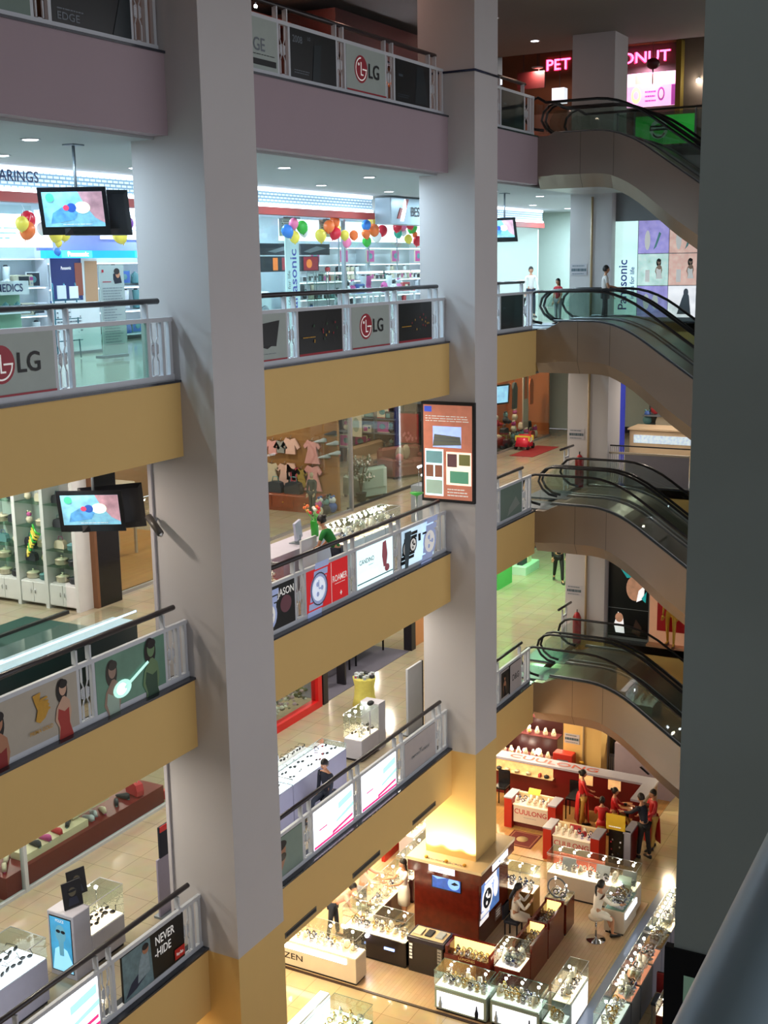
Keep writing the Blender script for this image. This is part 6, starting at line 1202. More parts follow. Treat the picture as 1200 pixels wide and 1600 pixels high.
p = PN((36.9, .62, 19.55), UX, VX, 1.5, .95, mat('lit_white_pink', '#f6c8e0', .4, emit=1.6), .05); p.rect(0, 0, 1, .62, PK); p.ell(.22, .35, .1, .25, mat('cream_snack_print', '#f4e2a0', .4, emit=1)); p.ell(.22, .35, .05, .12, PK); p.ell(.72, .35, .07, .2, mat('plum_print', '#a04a9c', .4, emit=.6)); p.ell(.72, .35, .045, .14, TX_W); p.lines(.4, .1, .62, .5, 3, mat('plum_print', '#a04a9c', .4, emit=.6)); p.rect(.2, .68, .7, .95, mat('peach_lit_print', '#e0b090', .4, emit=.8)); p.rect(.92, 0, 1, .6, mat('plum_print', '#a04a9c')); p.mb.build('menu_board', t); MB().box(36.3, 36.85, -.9, .62, z4, z4+1.1, WARMW).build('counter_body', t)
lamp('AREA', (36.6, -.1, 20.7), 35, (1, .5, .8), .4)
t = T('hanging_lantern', 'dark red round lantern with tassel hanging before the pink counter', 'lantern', (34.9, -1.1, 20.0)); MB().ball((35, -.75, 20.45), .19, mat('dark_red_silk', '#4a0c14', .5), 12, (1, 1, .8)).build('shade', t); MB().tube([(35, -.75, 20.62), (35, -.75, 22.2)], .008, BLKM, 5).build('cord', t); MB().tube([(35, -.75, 20.3), (35, -.75, 19.9)], [.02, .012], BLKM, 6).build('tassel', t)
for i, y in enumerate((-1.55, -1.85, -2.15)): tt = T('spot_lamp', 'small lit wall spot, %s in the row right of the pink counter' % ('first', 'second', 'third')[i], 'spot lamp', (36.85, y, 20.35)); MB().ball((36.85, y, 20.15), .06, BULB, 8).build('bulb', tt); MB().tube([(36.98, y, 20.25), (36.85, y, 20.22)], .03, GRYM, 6).build('holder', tt); lamp('SPOT', (36.85, y, 20.1), 14, (1, .7, .5), .03, (0, 0, 0), None, 1.2)
t = T('hanging_sign', 'dark red hanging shop sign left of the pink PET letters', 'sign', (37, 3.6, 20.4)); MB().box(37.0, 37.06, 3.2, 4.1, 20.35, 20.85, mat('dark_red_sign', '#4c1013', .5)).build('sign_board', t); MB().tube([(37.03, 3.9, 20.85), (37.03, 3.9, 22.2)], .01, BLKM, 5).build('rod', t); MB().tube([(37.03, 3.4, 20.85), (37.03, 3.4, 22.2)], .01, BLKM, 5).build('rod', t)
struct(MB().box(37.9, 38.1, 2.2, 5.2, z4, z4+1.7, mat('pink_plaster', '#a87868', .7)), 'wall_pink'); solo(MB().box(37.5, 37.8, 2.75, 3.15, z4+1.95, z4+2.4, mat('lit_white_lantern', '#e4ecf4', .4, emit=1.0)), 'box_lantern', 'square white paper lantern glowing at the top left of the escalator', 'lantern'); solo(MB().tube([(37.65, 2.95, z4+2.4), (37.65, 2.95, 22.2)], .01, BLKM, 5), 'lantern_cord', 'thin black cord holding the square white lantern', 'cord')
lamp('AREA', (36.9, 3.4, 20.9), 55, (1, .72, .6), .3); solo(MB().lathe([(.16, 0), (.18, .03)], (36.9, 3.4, 20.92), RAILW, 14).tube([(36.9, 3.4, 20.94), (36.9, 3.4, 22.2)], .01, BLKM, 5), 'ceiling_lamp', 'round lamp hanging above the pink wall of the top storey', 'ceiling lamp')
t = T('glass_balustrade', 'glass balustrade with black rail behind the top escalator', 'railing', (32.6, -2, z4)); MB().box(32.6, 32.62, -9.5, -.55, z4+.1, z4+.9, GDK).build('glass_panel', t); MB().tube([(32.6, -.52, z4+.97), (32.6, -9.6, z4+.97)], .03, RUB, 6).build('handrail', t)
for y in (-.55, -1.0, -2.6, -4.5, -7): MB().box(32.58, 32.64, y-.02, y+.02, z4, z4+.95, GRYM).build('post', t)
p = PN((32.7, -.95, z4+.1), UX, VX, 1.6, .72, mat('lit_green_board', '#2f9f3c', .4, emit=.8, noise=.7, scale=1.5), .05); p.ell(.42, .52, .15, .34, TX_W, n=24); p.ell(.42, .52, .095, .2, mat('lit_green_board', '#2f8f3c')); p.rect(.27, .48, .57, .66, mat('navy_print', '#1a2744', .5)); p.lines(.29, .52, .55, .62, 1, TX_W, .6, 0); p.ring(.42, .46, .11, .25, .06, PRED, PI*1.1, PI*1.9, 12); solo(p.mb, 'advertising_light_box', 'green lit board with round white emblem behind the top escalator', 'light box')
t = T('wooden_canopy', 'dark red-brown wooden canopy wall with row of small spots on the top storey', 'canopy', (27, 4, z4)); RBW = mat('dark_red_brown_wood', '#3c130e', .5, noise=.5, scale=12); MB().box(24.9, 31.5, 3.5, 3.62, 19.8, 20.72, RBW).build('canopy_board', t); MB().box(24.9, 31.5, 3.62, 6.4, 20.6, 20.72, RBW).build('canopy_top', t); MB().box(24.9, 25.0, 3.62, 6.4, z4, 20.6, RBW).build('side_board', t)
for i, x in enumerate((26.6, 27.0, 27.3, 27.75)): tt = T('spot_lamp', 'small bright spot under the wooden canopy, number %s from the left' % ('one', 'two', 'three', 'four')[i], 'spot lamp', (x, 3.2, z4+1.4)); MB().ball((x, 3.2, 19.72), .05 if i in (1, 3) else .025, BULBC, 8).build('bulb', tt); MB().tube([(x, 3.2, 19.75), (x, 3.5, 19.9)], .015, BLKM, 5).build('arm', tt)
solo(MB().box(26.2, 29, 3.3, 3.42, 19.3, 19.5, mat('dim_orange_band', '#b85a20', .5, emit=.3)), 'lit_counter_band', 'dim orange lit band beneath the wooden canopy', 'lit band')
m = MB(); 
for i in range(9): m.box(20.5, 24.8, 4.6+i*.2, 4.7+i*.2, 20.4, 20.5, mat('red_slat', '#8a3024', .5))
solo(m, 'slatted_ceiling_panel', 'red slatted ceiling panel at the top left behind the railing', 'ceiling panel')
lamp('AREA', (22.5, 5.2, 20.3), 35, (1, .45, .3), .4); 
t = T('spot_lamp', 'bright round spot near the top between the tall columns', 'spot lamp', (22.4, 4, 20.2)); MB().ball((22.5, 4.0, 20.4), .035, BULBC, 8).build('bulb', t); MB().tube([(22.5, 4, 20.4), (22.5, 4, 20.94)], .015, BLKM, 5).build('rod', t)
solo(MB().tube([(23.27, .66, 18.86), (23.27, -.61, 18.86), (24.47, -.61, 18.86)], .025, mat('navy_metal_strip', '#1c2440', .3, .5), 6), 'metal_strip', 'dark blue strip wrapped round the middle column near the top', 'strip')

for i, (x0, x1) in enumerate(((20.75, 21.6), (21.65, 22.5), (22.55, 23.2))):
    showcase('low warm lit jewellery case behind the second railing, %s of three' % ('nearest', 'middle', 'farthest')[i], 'the %s warm case of the second gallery' % ('nearest', 'middle', 'farthest')[i], x0, x1, 1.15, 1.65, z2, .62, .98, WSHELF, LITC, (5, 1, 0, 5), 14, 4, None, None, BULB, 1.6)
showcase('jewellery case with dark red deck behind the watch advertisement', 'the dark red decked case', 16.4, 17.9, .75, 1.15, z2, .62, .92, mat('rose_grey_case', '#9c8a92', .4), mat('dark_red_deck', '#7a1420', .6), (5, 0), 12, 2, None, None, BULB, 1.5)
m = MB(); m.lathe([(.04, 0), (.14, .05), (.15, .07)], (22.9, .6, z2+1.3), BC[3], 12); m.lathe([(.03, 0), (.03, 1.3)], (22.9, .6, z2), STEEL, 8); solo(m, 'green_bowl', 'bright green bowl on a thin stand by the second railing', 'bowl')
t = T('stool', 'small dark stool under the person in dark blue', 'stool', (19.15, .72, z1)); MB().lathe([(.16, .38), (.17, .42), (.15, .44)], (19.15, .72, z1), BLKM, 12).build('seat', t); MB().tube([(19.15, .72, z1), (19.15, .72, z1+.4)], .03, STEEL, 8).build('leg', t)
# ================================================================= GROUND FLOOR
solo(MB().box(20.42, 26.6, -3.62, 4.6, 0, .02, LAMW), 'wood_platform', 'pale laminate floor platform under the watch counters round the kiosk', 'floor covering')
solo(MB().box(27.5, 33.0, -2.55, 4.2, 0, .02, LAMO), 'wood_platform', 'orange laminate floor platform of the dark red shop', 'floor covering')
solo(MB().box(20.3, 27.5, -4.3, -3.68, 0, .012, mat('slate_blue_strip', '#8490a4', .15)), 'floor_strip', 'bluish polished floor strip between the right counters', 'floor covering')
solo(MB().box(20.36, 20.42, -3.62, 4.6, 0, .022, mat('dark_edge_strip', '#3c2c24', .4)), 'edge_strip', 'thin dark edge strip of the laminate platform', 'strip')
MAHO = mat('mahogany_lacquer', '#5c1c12', .16, noise=.45, scale=7); BRN = mat('brown_counter_lacquer', '#4a2a2c', .25, noise=.2, scale=7); BLKC = mat('black_counter_lacquer', '#1d1617', .22); WCC = mat('white_counter_lacquer', '#cbbdaa', .35); OAK = mat('oak_counter', '#a67a3c', .4, noise=.2, scale=9)
CREAMT = mat('cream_top', '#e0c9a0', .35)
# kiosk round the middle column
t = T('column_kiosk', 'tall glossy mahogany kiosk wrapped round the foot of the middle column', 'kiosk', (23.8, 0, .02))
MB().bbox(22.97, 24.68, -.8, .82, .02, 1.6, MAHO).build('body', t)
MB().box(22.87, 24.78, -.9, .92, 1.6, 1.86, MAHO).build('cornice', t); MB().box(22.85, 24.8, -.92, .94, 1.86, 1.93, CREAMT).build('top_slab', t)
MB().text('MAURICE LACROIX', (22.93, 0, 1.935), UX, (1, 0, 0), .11, TX_G).build('top_letters', t)
p = PN((22.86, .38, 1.7), UX, VX, .64, .22, mat('white_lit_sign', '#dfe6ff', .4, emit=1.2), .02); p.lines(.1, .6, .5, .9, 1, NAVY); p.poly([(.1, .1), (.5, .3), (.9, .1), (.5, .45)], mat('lilac_print', '#a8a8d8', .4, emit=.6)); p.mb.build('lit_sign', t)
p = PN((22.955, .36, 1.25), UX, VX, .74, .4, BLK, .03); p.rect(.03, .05, .97, .95, mat('screen_navy', '#2c50a0', .4, emit=.9, noise=.6, scale=7)); p.ell(.75, .5, .2, .38, mat('screen_sky', '#7aaae0', .4, emit=1.0, noise=.3, scale=8)); p.poly([(.65, .45), (.78, .62), (.92, .5), (.78, .4)], NAVY); p.poly([(.03, .75), (.4, .9), (.5, .75), (.2, .6)], mat('screen_sky', '#7aaae0', .4, emit=1.0, noise=.3, scale=8)); p.mb.build('screen', t)
p = PN((23.12, -.805, .62), U, V, 1.0, 1.0, mat('lit_blue_watch_poster', '#5078b8', .4, emit=.7, noise=.7, scale=5), .03); watch_art(p, .3, .42, .5, mat('lit_pearl_print', '#ece4e4', .4, emit=1.0, noise=.3, scale=5), NAVY); p.ell(.75, .5, .14, .25, mat('lit_pearl_print', '#ece4e4')); p.rect(.62, .72, .8, .98, mat('lit_pearl_print', '#ece4e4')); p.mb.build('lit_poster', t)
p = PN((23.5, -.905, 1.66), U, V, .9, .16, mat('white_lit_sign', '#dfe6ff', .4, emit=1.2), .02); p.txt('OMEGA', .5, .3, .5, NAVY); p.mb.build('lit_sign', t)
p = PN((23.9, -.805, .2), U, V, .35, .3, mat('notice_board', '#8f7a72', .5), .01); p.lines(.15, .2, .85, .85, 3, TX_W); p.mb.build('notice', t)
for y in (-.45, 0, .5):
    t = T('uplight', 'small brass uplight on the kiosk top lighting the yellow column, %s of three' % {-.45: 'rightmost', 0: 'middle', .5: 'leftmost'}[y], 'lamp', (22.98, y, 1.93)); MB().lathe([(.035, 0), (.045, .03), (.03, .05)], (22.98, y, 1.93), GOLDP, 10).build('housing', t); lamp('SPOT', (22.98, y, 2.0), 110, (1, .82, .5), .03, (0, math.radians(-(180-26)), 0), None, 1.9)
# counters
showcase('white watch counter with black letters ZEN and glass top at the lower left', 'the white counter with letters', 20.43, 20.88, .92, 3.7, .02, .63, 1.08, WCC, LITC, (0, 1, 2, 0, 5), 30, 5, None, None)
# its glowing front trough and letters
tt = bpy.data.objects[[o.name for o in bpy.data.objects if o.get('label', '').startswith('white watch counter with black')][0]]
MB().box(20.405, 20.43, 1.15, 3.15, .48, .6, mat('glaring_white_deck', '#eef2ff')).build('lit_trough', tt); p = PN((20.428, 3.38, .2), UX, VX, 1.3, .22, WCC, .004); p.txt('CITIZEN', .5, .15, .9, TX_K, 'c', 1.3); p.mb.build('letters', tt)
showcase('black watch counter with glass top left of the kiosk', 'the black counter', 21.48, 21.9, .27, 1.85, .02, .62, 1.12, BLKC, LITC, (0, 1, 2, 3, 5), 24, 4)
tt = [o for o in C.objects if o.get('label', '') == 'black watch counter with glass top left of the kiosk'][0]; MB().box(21.46, 21.48, .55, .8, .38, .43, mat('lit_blue_emblem', '#90b0ff', .4, emit=3, noise=0)).build('lit_emblem', tt); MB().ball((21.45, 1.22, .6), .045, BULBC, 8).build('round_lamp', tt)
showcase('black counter running back towards the shop behind, glass top', 'the counter running back', 21.92, 24.0, 1.45, 1.85, .02, .62, 1.1, BRN, LITC, (0, 1, 2, 5), 22, 4)
showcase('dark counter with mirror-like front at the rear left of the kiosk', 'the rear left counter', 24.05, 25.8, 1.4, 1.85, .02, .62, 1.15, BRN, LITC, (0, 1, 5), 16, 4)
t = T('display_counter', 'narrow black counter with trays and grey side lettering before the kiosk', 'counter', (21.7, -.2, .02)); MB().bbox(21.5, 21.97, -.62, .22, .02, .76, BLKC, .01).build('cabinet', t); MB().bbox(21.46, 22.0, -.66, .24, .76, .86, mat('navy_black_rim', '#15132c', .3), .01).build('rim', t); MB().box(21.52, 21.94, -.6, .18, .86, .868, LITC if 0 else CREAMT).build('tray_top', t)
p = PN((21.495, .2, .3), UX, VX, .1, .42, BLKC, .004); p.lines(.1, .02, .9, .95, 5, TX_W, .7, .2); p.mb.build('side_lettering', t); p = PN((21.495, -.48, .35), UX, VX, .1, .35, mat('grey_plate', '#9a9690', .5), .004); p.lines(.1, .1, .9, .9, 4, TX_K); p.mb.build('side_plate', t)
for i, (x, y, a, c) in enumerate(((21.7, .05, .16, 'cream'), (21.72, -.2, .12, 'dark'), (21.74, -.45, .13, 'grey'))): solo(MB().box(x-.12, x+.14, y-a*.6, y+a*.6, .868, .9, BX[{'cream': 5, 'dark': 2, 'grey': 1}[c]]), 'display_tray', '%s watch tray lying on the narrow black counter' % c, 'tray')
def wood_case(label, where, x0, x1, y0, y1, n, kinds=(0, 1, 2, 3), sc=1.4, txt=None):
    t = T('wooden_showcase', label, 'showcase', ((x0+x1)/2, (y0+y1)/2, .02)); MB().box(x0, x1, y0, y1, .02, .62, MAHO).build('cabinet', t)
    w_ = .06; MB().box(x0, x0+w_, y0, y1, .62, .7, MAHO).build('front_rim', t); MB().box(x1-w_, x1, y0, y1, .62, .92, MAHO).build('back_rim', t); MB().box(x0+w_, x1-w_, y0, y0+w_, .62, .86, MAHO).build('side_rim', t); MB().box(x0+w_, x1-w_, y1-w_, y1, .62, .86, MAHO).build('side_rim', t)
    MB().box(x0+w_, x1-w_, y0+w_, y1-w_, .6, .61, LITG).build('lit_deck', t); MB().box(x1-w_-.012, x1-w_-.002, y0+w_, y1-w_, .62, .9, LITG).build('lit_lining', t); m = MB(); m.quad((x0+w_, y0+w_, .7), (x0+w_, y1-w_, .7), (x1-w_, y1-w_, .9), (x1-w_, y0+w_, .9), GLS); m.build('glass_lid', t)
    if txt: p = PN((x0-.003, y1-.25, .64), UX, VX, (y1-y0)-.5, .1, MAHO, .003); p.txt(txt, .5, .2, .8, mat('brass_letters', '#d0a860', .4, .5), 'c', 1.0); p.mb.build('letters', t)
    nx = max(1, round((n*(x1-x0)/(y1-y0))**.5)); ny = max(1, round(n/nx))
    for i in range(nx):
        for j in range(ny): k_ = random.choice(kinds); watch(k_, x0+.12+(x1-x0-.24)*(i+.5)/nx, y0+.12+(y1-y0-.24)*(j+.5)/ny, .612, sc*random.uniform(.85, 1.15), random.uniform(-1.2, .2), ('wristwatch on a small stand' if k_ < 4 else 'necklace bust')+' in '+where, 'watches in '+where)
    return t
wood_case('mahogany showcase with gold lit tray and brass letters before the kiosk', 'the gold lit mahogany tray before the kiosk', 21.42, 21.9, -1.74, -.68, 18, (0, 1, 2, 3), 1.4, 'LONGINES')
wood_case('mahogany showcase with gold lit tray, nearer of the pair right of the kiosk', 'the nearer gold lit tray right of the kiosk', 22.2, 23.2, -2.35, -1.9, 16)
wood_case('mahogany showcase with gold lit tray, farther of the pair right of the kiosk', 'the farther gold lit tray right of the kiosk', 23.25, 24.25, -2.35, -1.9, 16)
showcase('corner mahogany showcase crowded with sparkling watches', 'the corner mahogany showcase', 21.5, 22.1, -2.38, -1.8, .02, .66, 1.05, MAHO, LITC, (0, 1, 3, 5), 20, 4, None, None, BULB, 1.7)
t = showcase('mahogany stand with round glass dome and ring display', 'the domed mahogany stand', 24.3, 24.85, -2.38, -1.85, .02, .78, .84, MAHO, CREAMT, (1, 0), 4, 0)
m = MB(); m.tube([(24.45, -2.1+.22*math.cos(a), 1.1+.24*math.sin(a)) for a in [2*PI*i/20 for i in range(21)]], .02, GRYM, 6); m.build('ring_display', t)
for q in ((24.6, -2.0, 1.25), (24.62, -2.25, 1.1)): MB().ball(q, .03, BULB, 7).build('bulb', t); MB().tube([(q[0], q[1], .84), q], .006, CHROME, 5).build('lamp_stem', t)
showcase('oak counter with glass top full of jewellery right behind the kiosk', 'the oak counter behind the kiosk', 24.7, 25.15, -1.42, -.45, .02, .62, 1.12, OAK, LITC, (0, 1, 5), 16, 3)
showcase('long white counter with glass top at the back, before the red counters', 'the long white counter at the back', 25.9, 26.4, -3.5, -1.3, .02, .6, 1.1, WCC, LITC, (0, 1, 5, 5), 20, 6)
tt = [o for o in C.objects if o.get('label', '').startswith('long white counter with glass')][0]
MB().box(26.36, 26.4, -2.6, -1.3, .64, .95, mat('rose_back_board', '#b8604c', .5)).build('back_board', tt)
for i, y in enumerate((-1.6, -2.45, -3.1)): solo(MB().prism([(26.1, y, .64), (26.22, y, .95), (26.22, y-.34, .95), (26.1, y-.34, .64)], (.02, 0, 0), mat('silver_board', '#a8aab0', .3, .4)), 'display_board', 'small silver board leaning in the long white counter, %s from left' % ('first', 'second', 'third')[i], 'display board')
t = showcase('white desk case with bright lit front strip by the seated assistant on the stool', 'the desk case by the stool', 24.88, 25.85, -3.55, -3.08, .02, .6, .92, WCC, mat('dim_green_deck', '#5c7c74', .3, emit=.2), (0, 2, 3, 1), 26, 2, None, None, BULBC, 1.7)
MB().box(24.95, 25.8, -3.575, -3.55, .42, .55, mat('blue_white_strip', '#cfe0ff', .4, emit=3, noise=0)).build('lit_strip', t)
solo(MB().prism([(25.6, -3.1, .63), (25.75, -3.15, 1.05), (25.75, -3.45, 1.05), (25.6, -3.45, .63)], (.02, 0, 0), mat('pale_green_board', '#a8b89c', .4)), 'display_board', 'pale green round-cornered board in the desk case', 'display board')
# glass cases at the front
LITF2 = mat('glaring_white_front', '#f2f6ff', .4, emit=1.7, noise=.03)
def glass_case(label, where, x0, x1, y0, y1, bulbs=3, n=16):
    t = showcase(label, where, x0, x1, y0, y1, .02, .55, .9, mat('sage_steel', '#a4b4ac', .35, .3), mat('mint_lit_deck', '#e0ece4', .4, emit=1.2), (0, 2, 2, 1, 5), n, bulbs, mat('green_edge_metal', '#5c7e70', .3, .4), None, BULBC, 1.5, None, GLS)
    MB().box(x0-.008, x0, y0+.06, y1-.06, .12, .48, LITF2).build('lit_front', t); MB().box(x0-.03, x0-.012, y0+.03, y1-.03, .5, .53, mat('sage_steel', '#7e948a')).build('front_ledge', t)
    for q in (y0+.2, y1-.15): MB().lathe([(.035, 0), (.045, .1), (.02, .18), (.015, .26)], (x0-.03, q, .12), NAVY if q < y0+.3 else BX[1], 8).build('statuette', t)
    return t
glass_case('green-edged glass case with glaring white front, left of the front row', 'the left green-edged glass case', 20.45, 20.95, -2.08, -.92, 3, 20)
glass_case('green-edged glass case with glaring white front, second of the front row', 'the second green-edged glass case', 20.5, 21.0, -3.2, -2.14, 3, 20)
t = showcase('tall pale glass case with glowing side at the end of the front row', 'the tall pale glass case', 20.95, 22.05, -3.68, -3.28, .02, .62, .98, mat('pale_case_lacquer', '#b4b8b0', .35), LITC, (0, 5, 1), 10, 2, None, None, BULB, 1.6, None, GLS); MB().box(21.05, 21.98, -3.69, -3.68, .06, .58, LITF2).build('lit_side', t)
showcase('small glass case with blue watches beside the tall pale case', 'the small glass case of blue watches', 20.5, 20.92, -3.7, -3.25, .02, .4, .82, mat('sage_steel', '#7e948a'), mat('mint_lit_deck', '#cfe0d8'), (2, 0), 8, 0, None, None, BULBC, 1.5, None, GLS)
# lower left glass boxes
t = T('light_box', 'long glowing white box lying at the bottom beside the yellow column foot', 'light box', (18.2, .65, 0)); MB().bbox(17.3, 18.7, .52, .75, 0, .98, mat('pale_case_lacquer', '#b4b8b0'), .01).build('body', t); MB().box(17.32, 18.68, .54, .73, .98, .99, LITF2).build('lit_top', t); MB().box(17.32, 18.68, .51, .52, .4, .95, LITF2).build('lit_side', t)
showcase('mint lit glass case at the bottom picture edge', 'the mint lit case at the bottom', 17.6, 18.75, -.42, .45, 0, .62, .98, mat('teal_case', '#3f7468', .35), mat('lit_mint_deck', '#d0f4e6', .4, emit=1.3), (2, 0, 2), 16, 1, mat('green_edge_metal', '#5c7e70'), None, BULBC, 1.6, None, GLS)
# row along the right side
ORG_ = mat('salmon_lit_deck', '#f09a78', .4, emit=.9)
for i, (x0, x1, dk, cab, kd, n, bl, lab) in enumerate(((20.2, 21.25, mat('mint_lit_deck', '#cfe0d8'), mat('slate_case', '#50545c', .4), (2, 0), 14, 1, 'nearest'), (21.3, 21.9, ORG_, mat('slate_case', '#50545c', .4), (0, 1, 5), 12, 4, 'second'), (21.95, 22.75, ORG_, mat('slate_case', '#50545c', .4), (0, 1, 5), 12, 3, 'third'), (22.8, 23.4, ORG_, mat('grey_case_lacquer', '#8d8d9c', .4), (1, 3), 6, 2, 'fourth'), (23.45, 24.1, OAK, mat('grey_case_lacquer', '#8d8d9c', .4), (2, 0, 3), 16, 1, 'fifth'), (24.2, 25.6, LITC, mat('grey_case_lacquer', '#8d8d9c', .4), (0, 1, 5), 22, 7, 'farthest'))):
    showcase('glass-topped case in the right-hand row, %s from the camera' % lab, 'the %s case of the right-hand row' % lab, x0, x1, -4.82, -4.4, 0, .82, 1.15, cab, dk, kd, n, bl, None, None, BULBC if i == 0 else BULB, 1.6)
t = T('chair', 'red-backed chair with grey seat behind the right-hand cases', 'chair', (22.2, -5.15, 0)); MB().bbox(22.0, 22.4, -5.4, -5.0, .42, .48, GREYM_ if False else mat('slate_seat', '#4a505c', .6)).build('seat', t); MB().bbox(22.38, 22.43, -5.4, -5.0, .5, .95, mat('dark_red_leather', '#6a1518', .4)).build('backrest', t)
for a in (22.03, 22.38):
    for b in (-5.37, -5.03): MB().box(a-.015, a+.015, b-.015, b+.015, 0, .43, STEEL).build('leg', t)
t = showcase('cream lit case with black items behind the red-backed chair', 'the cream lit case', 21.3, 21.9, -5.7, -5.3, 0, .7, .95, MAHO, LITC, (4, 2), 6, 1)
t = T('bar_stool', 'chrome bar stool with round foot under the seated assistant', 'stool', (24.5, -3.02, .02)); MB().lathe([(.22, 0), (.22, .015), (.04, .04), (.03, .08)], (24.5, -3.02, .02), CHROME, 20).build('foot', t); MB().tube([(24.5, -3.02, .08), (24.5, -3.02, .55)], .022, CHROME, 8).build('column', t); MB().lathe([(.02, -.05), (.17, 0), (.18, .04), (.15, .06)], (24.5, -3.02, .55), mat('cream_leather', '#c9b9a4', .5), 16).build('seat', t)
t = T('chair', 'dark chair under the assistant seated right of the kiosk', 'chair', (23.72, -1.32, .02)); MB().bbox(23.55, 23.9, -1.5, -1.15, .44, .5, NAVY).build('seat', t); MB().bbox(23.55, 23.9, -1.15, -1.11, .5, .85, NAVY).build('backrest', t)
for a in (23.58, 23.87):
    for b in (-1.47, -1.18): MB().box(a-.015, a+.015, b-.015, b+.015, .02, .45, BLKM).build('leg', t)
# red shop
DRD = mat('dark_red_lacquer', '#5f0d12', .3, noise=.1); SCR = mat('scarlet_lacquer', '#a51c10', .3, noise=.04); GTOP = mat('grey_silver_top', '#9c9cae', .3, noise=.05)
t = T('shop_partition', 'low dark red partition wall with silver top and lit niches', 'partition', (31, .8, .02)); MB().box(30.85, 31.2, -2.5, 4.2, .02, 1.08, DRD).build('red_wall', t); MB().box(30.8, 31.28, -2.55, 4.2, 1.08, 1.14, GTOP).build('top', t); MB().box(29.75, 30.85, -2.5, -2.25, .02, 1.08, DRD).build('return_wall', t); MB().box(29.7, 30.8, -2.55, -2.2, 1.08, 1.14, GTOP).build('return_top', t); MB().box(31.2, 31.26, -2.5, 4.2, .02, 1.08, mat('steel_blue_side', '#6a7288', .4)).build('outer_face', t)
MB().text('CUULONG', (30.93, .45, 1.146), UX, (1, 0, 0), .34, mat('salmon_letters', '#a84a3c', .5), 'c', 1.6).build('top_letters', t)
NICH = mat('lit_warm_niche', '#d8a870', .5, emit=.8, noise=.4, scale=9)
for (a, b, c_, d_) in ((3.6, .39, .76, 1.05), (-.38, -.78, .76, 1.05), (-1.22, -1.58, .76, 1.05)):
    MB().box(30.838, 30.85, b, a, c_, d_, NICH).build('lit_niche', t)
for i, y in enumerate((2.0, 1.75, 1.45, 1.1, .75, .55)): place_goods('bag' if i == 4 else 'pot', (2, 5, 5, 5, 3, 2)[i], 30.74, y, 1.14-.35, .5, 'small jewellery piece in the long lit niche', 'pieces in the lit niches', 'jewellery')
MB().box(30.68, 30.84, .35, 3.6, .76, .785, CREAMT).build('niche_shelf', t)
def cuulong(x, y0, y1, label):   # y0 > y1 (left to right)
    t = T('sales_counter', label, 'counter', (x, (y0+y1)/2, .02)); d = .58; e_ = .22
    for a, b in ((y0-e_, y0), (y1, y1+e_)): MB().box(x, x+d, a, b, .02, .86, SCR).build('red_end', t); MB().box(x-.01, x+d+.01, a-.01, b+.01, .86, .9, GTOP).build('end_top', t)
    MB().box(x+.18, x+d, y1+e_, y0-e_, .02, .25, DRD).build('plinth', t); MB().box(x+.2, x+d, y1+e_, y0-e_, .25, .6, DRD).build('cabinet', t); MB().box(x+.5, x+d, y1+e_, y0-e_, .6, .88, CREAMT).build('back_ledge', t)
    p = PN((x+.06, y0-e_-.03, .2), UX, VX, (y0-y1)-2*e_-.06, .5, mat('white_sign_panel', '#cfc4b8', .35), .03); p.txt('CUULONG', .5, .5, .4, mat('crimson_letters', '#b02c34', .4), 'c', .95); p.lines(.3, .3, .7, .36, 1, TX_G); p.mb.build('sign_panel', t)
    MB().box(x+.03, x+.5, y1+e_+.02, y0-e_-.02, .7, .72, mat('cream_lit_tray', '#f0dcc0', .4, emit=.5)).build('lit_deck', t)
    for i in range(6):
        for j in range(2): watch(random.choice((5, 5, 1)), x+.15+j*.2, y0-e_-.1-((y0-y1)-2*e_-.2)*i/5, .721, 1.4, random.uniform(-1, 0), 'jewellery piece on '+label[:24].strip()+' counter', 'jewellery on the '+label[:24].strip()+' counter')
    return t
cuulong(28.87, 1.06, -.42, 'farther red counter with white sign panel and red letters')
cuulong(27.6, -.55, -2.04, 'nearer red counter with white sign panel and red letters')
solo(MB().prism([(29.3, .55, .9), (29.42, .55, 1.02), (29.42, .2, 1.02), (29.3, .2, .9)], (.02, 0, 0), BC[2]), 'price_card', 'small yellow card standing on the farther red counter', 'card')
m = MB(); m.prism([(27.95, -1.15, .73), (27.95, -1.45, .73), (27.95, -1.45, .95), (27.95, -1.15, .95)], (.03, 0, 0), BX[3]); m.ball((27.9, -1.55, .78), .08, BX[3], 8); solo(m, 'heart_display', 'rose red display on the nearer red counter', 'display')
RUG = mat('dark_red_rug', '#5c1a16', .9, noise=.35, scale=25)
t = T('rug', 'dark red patterned rug with pale medallion before the farther red counter', 'rug', (28.35, .3, .02)); MB().box(27.93, 28.78, -.08, .72, .02, .032, RUG).build('pile', t); MB().lathe([(.16, .012), (.16, .015)], (28.35, .32, .02), mat('rug_medallion', '#a08a62', .9), 18).build('medallion', t)
for a, b, c_, d_ in ((27.97, 28.74, -.04, -.01), (27.97, 28.74, .65, .68), (27.97, 28.0, -.01, .65), (28.71, 28.74, -.01, .65)): MB().box(a, b, c_, d_, .032, .035, mat('rug_border', '#8a5a40', .9)).build('border_stripe', t)
t = T('pedestal_table', 'small round orange-topped table among the red attendants', 'table', (30.0, -2.0, .02)); MB().lathe([(.2, 0), (.05, .05), (.04, .66), (.1, .68)], (30.05, -2.02, .02), BLKM, 14).build('pedestal', t); MB().lathe([(.3, 0), (.31, .015), (.3, .03)], (30.05, -2.02, .7), mat('peach_table_top', '#d8a070', .3, noise=.3, scale=8), 20).build('table_top', t)
m = MB(); m.lathe([(.03, 0), (.05, .05), (.04, .06)], (30.1, -1.95, .735), BLKM, 8); solo(m, 'small_bowl', 'small black bowl on the round orange table', 'bowl')
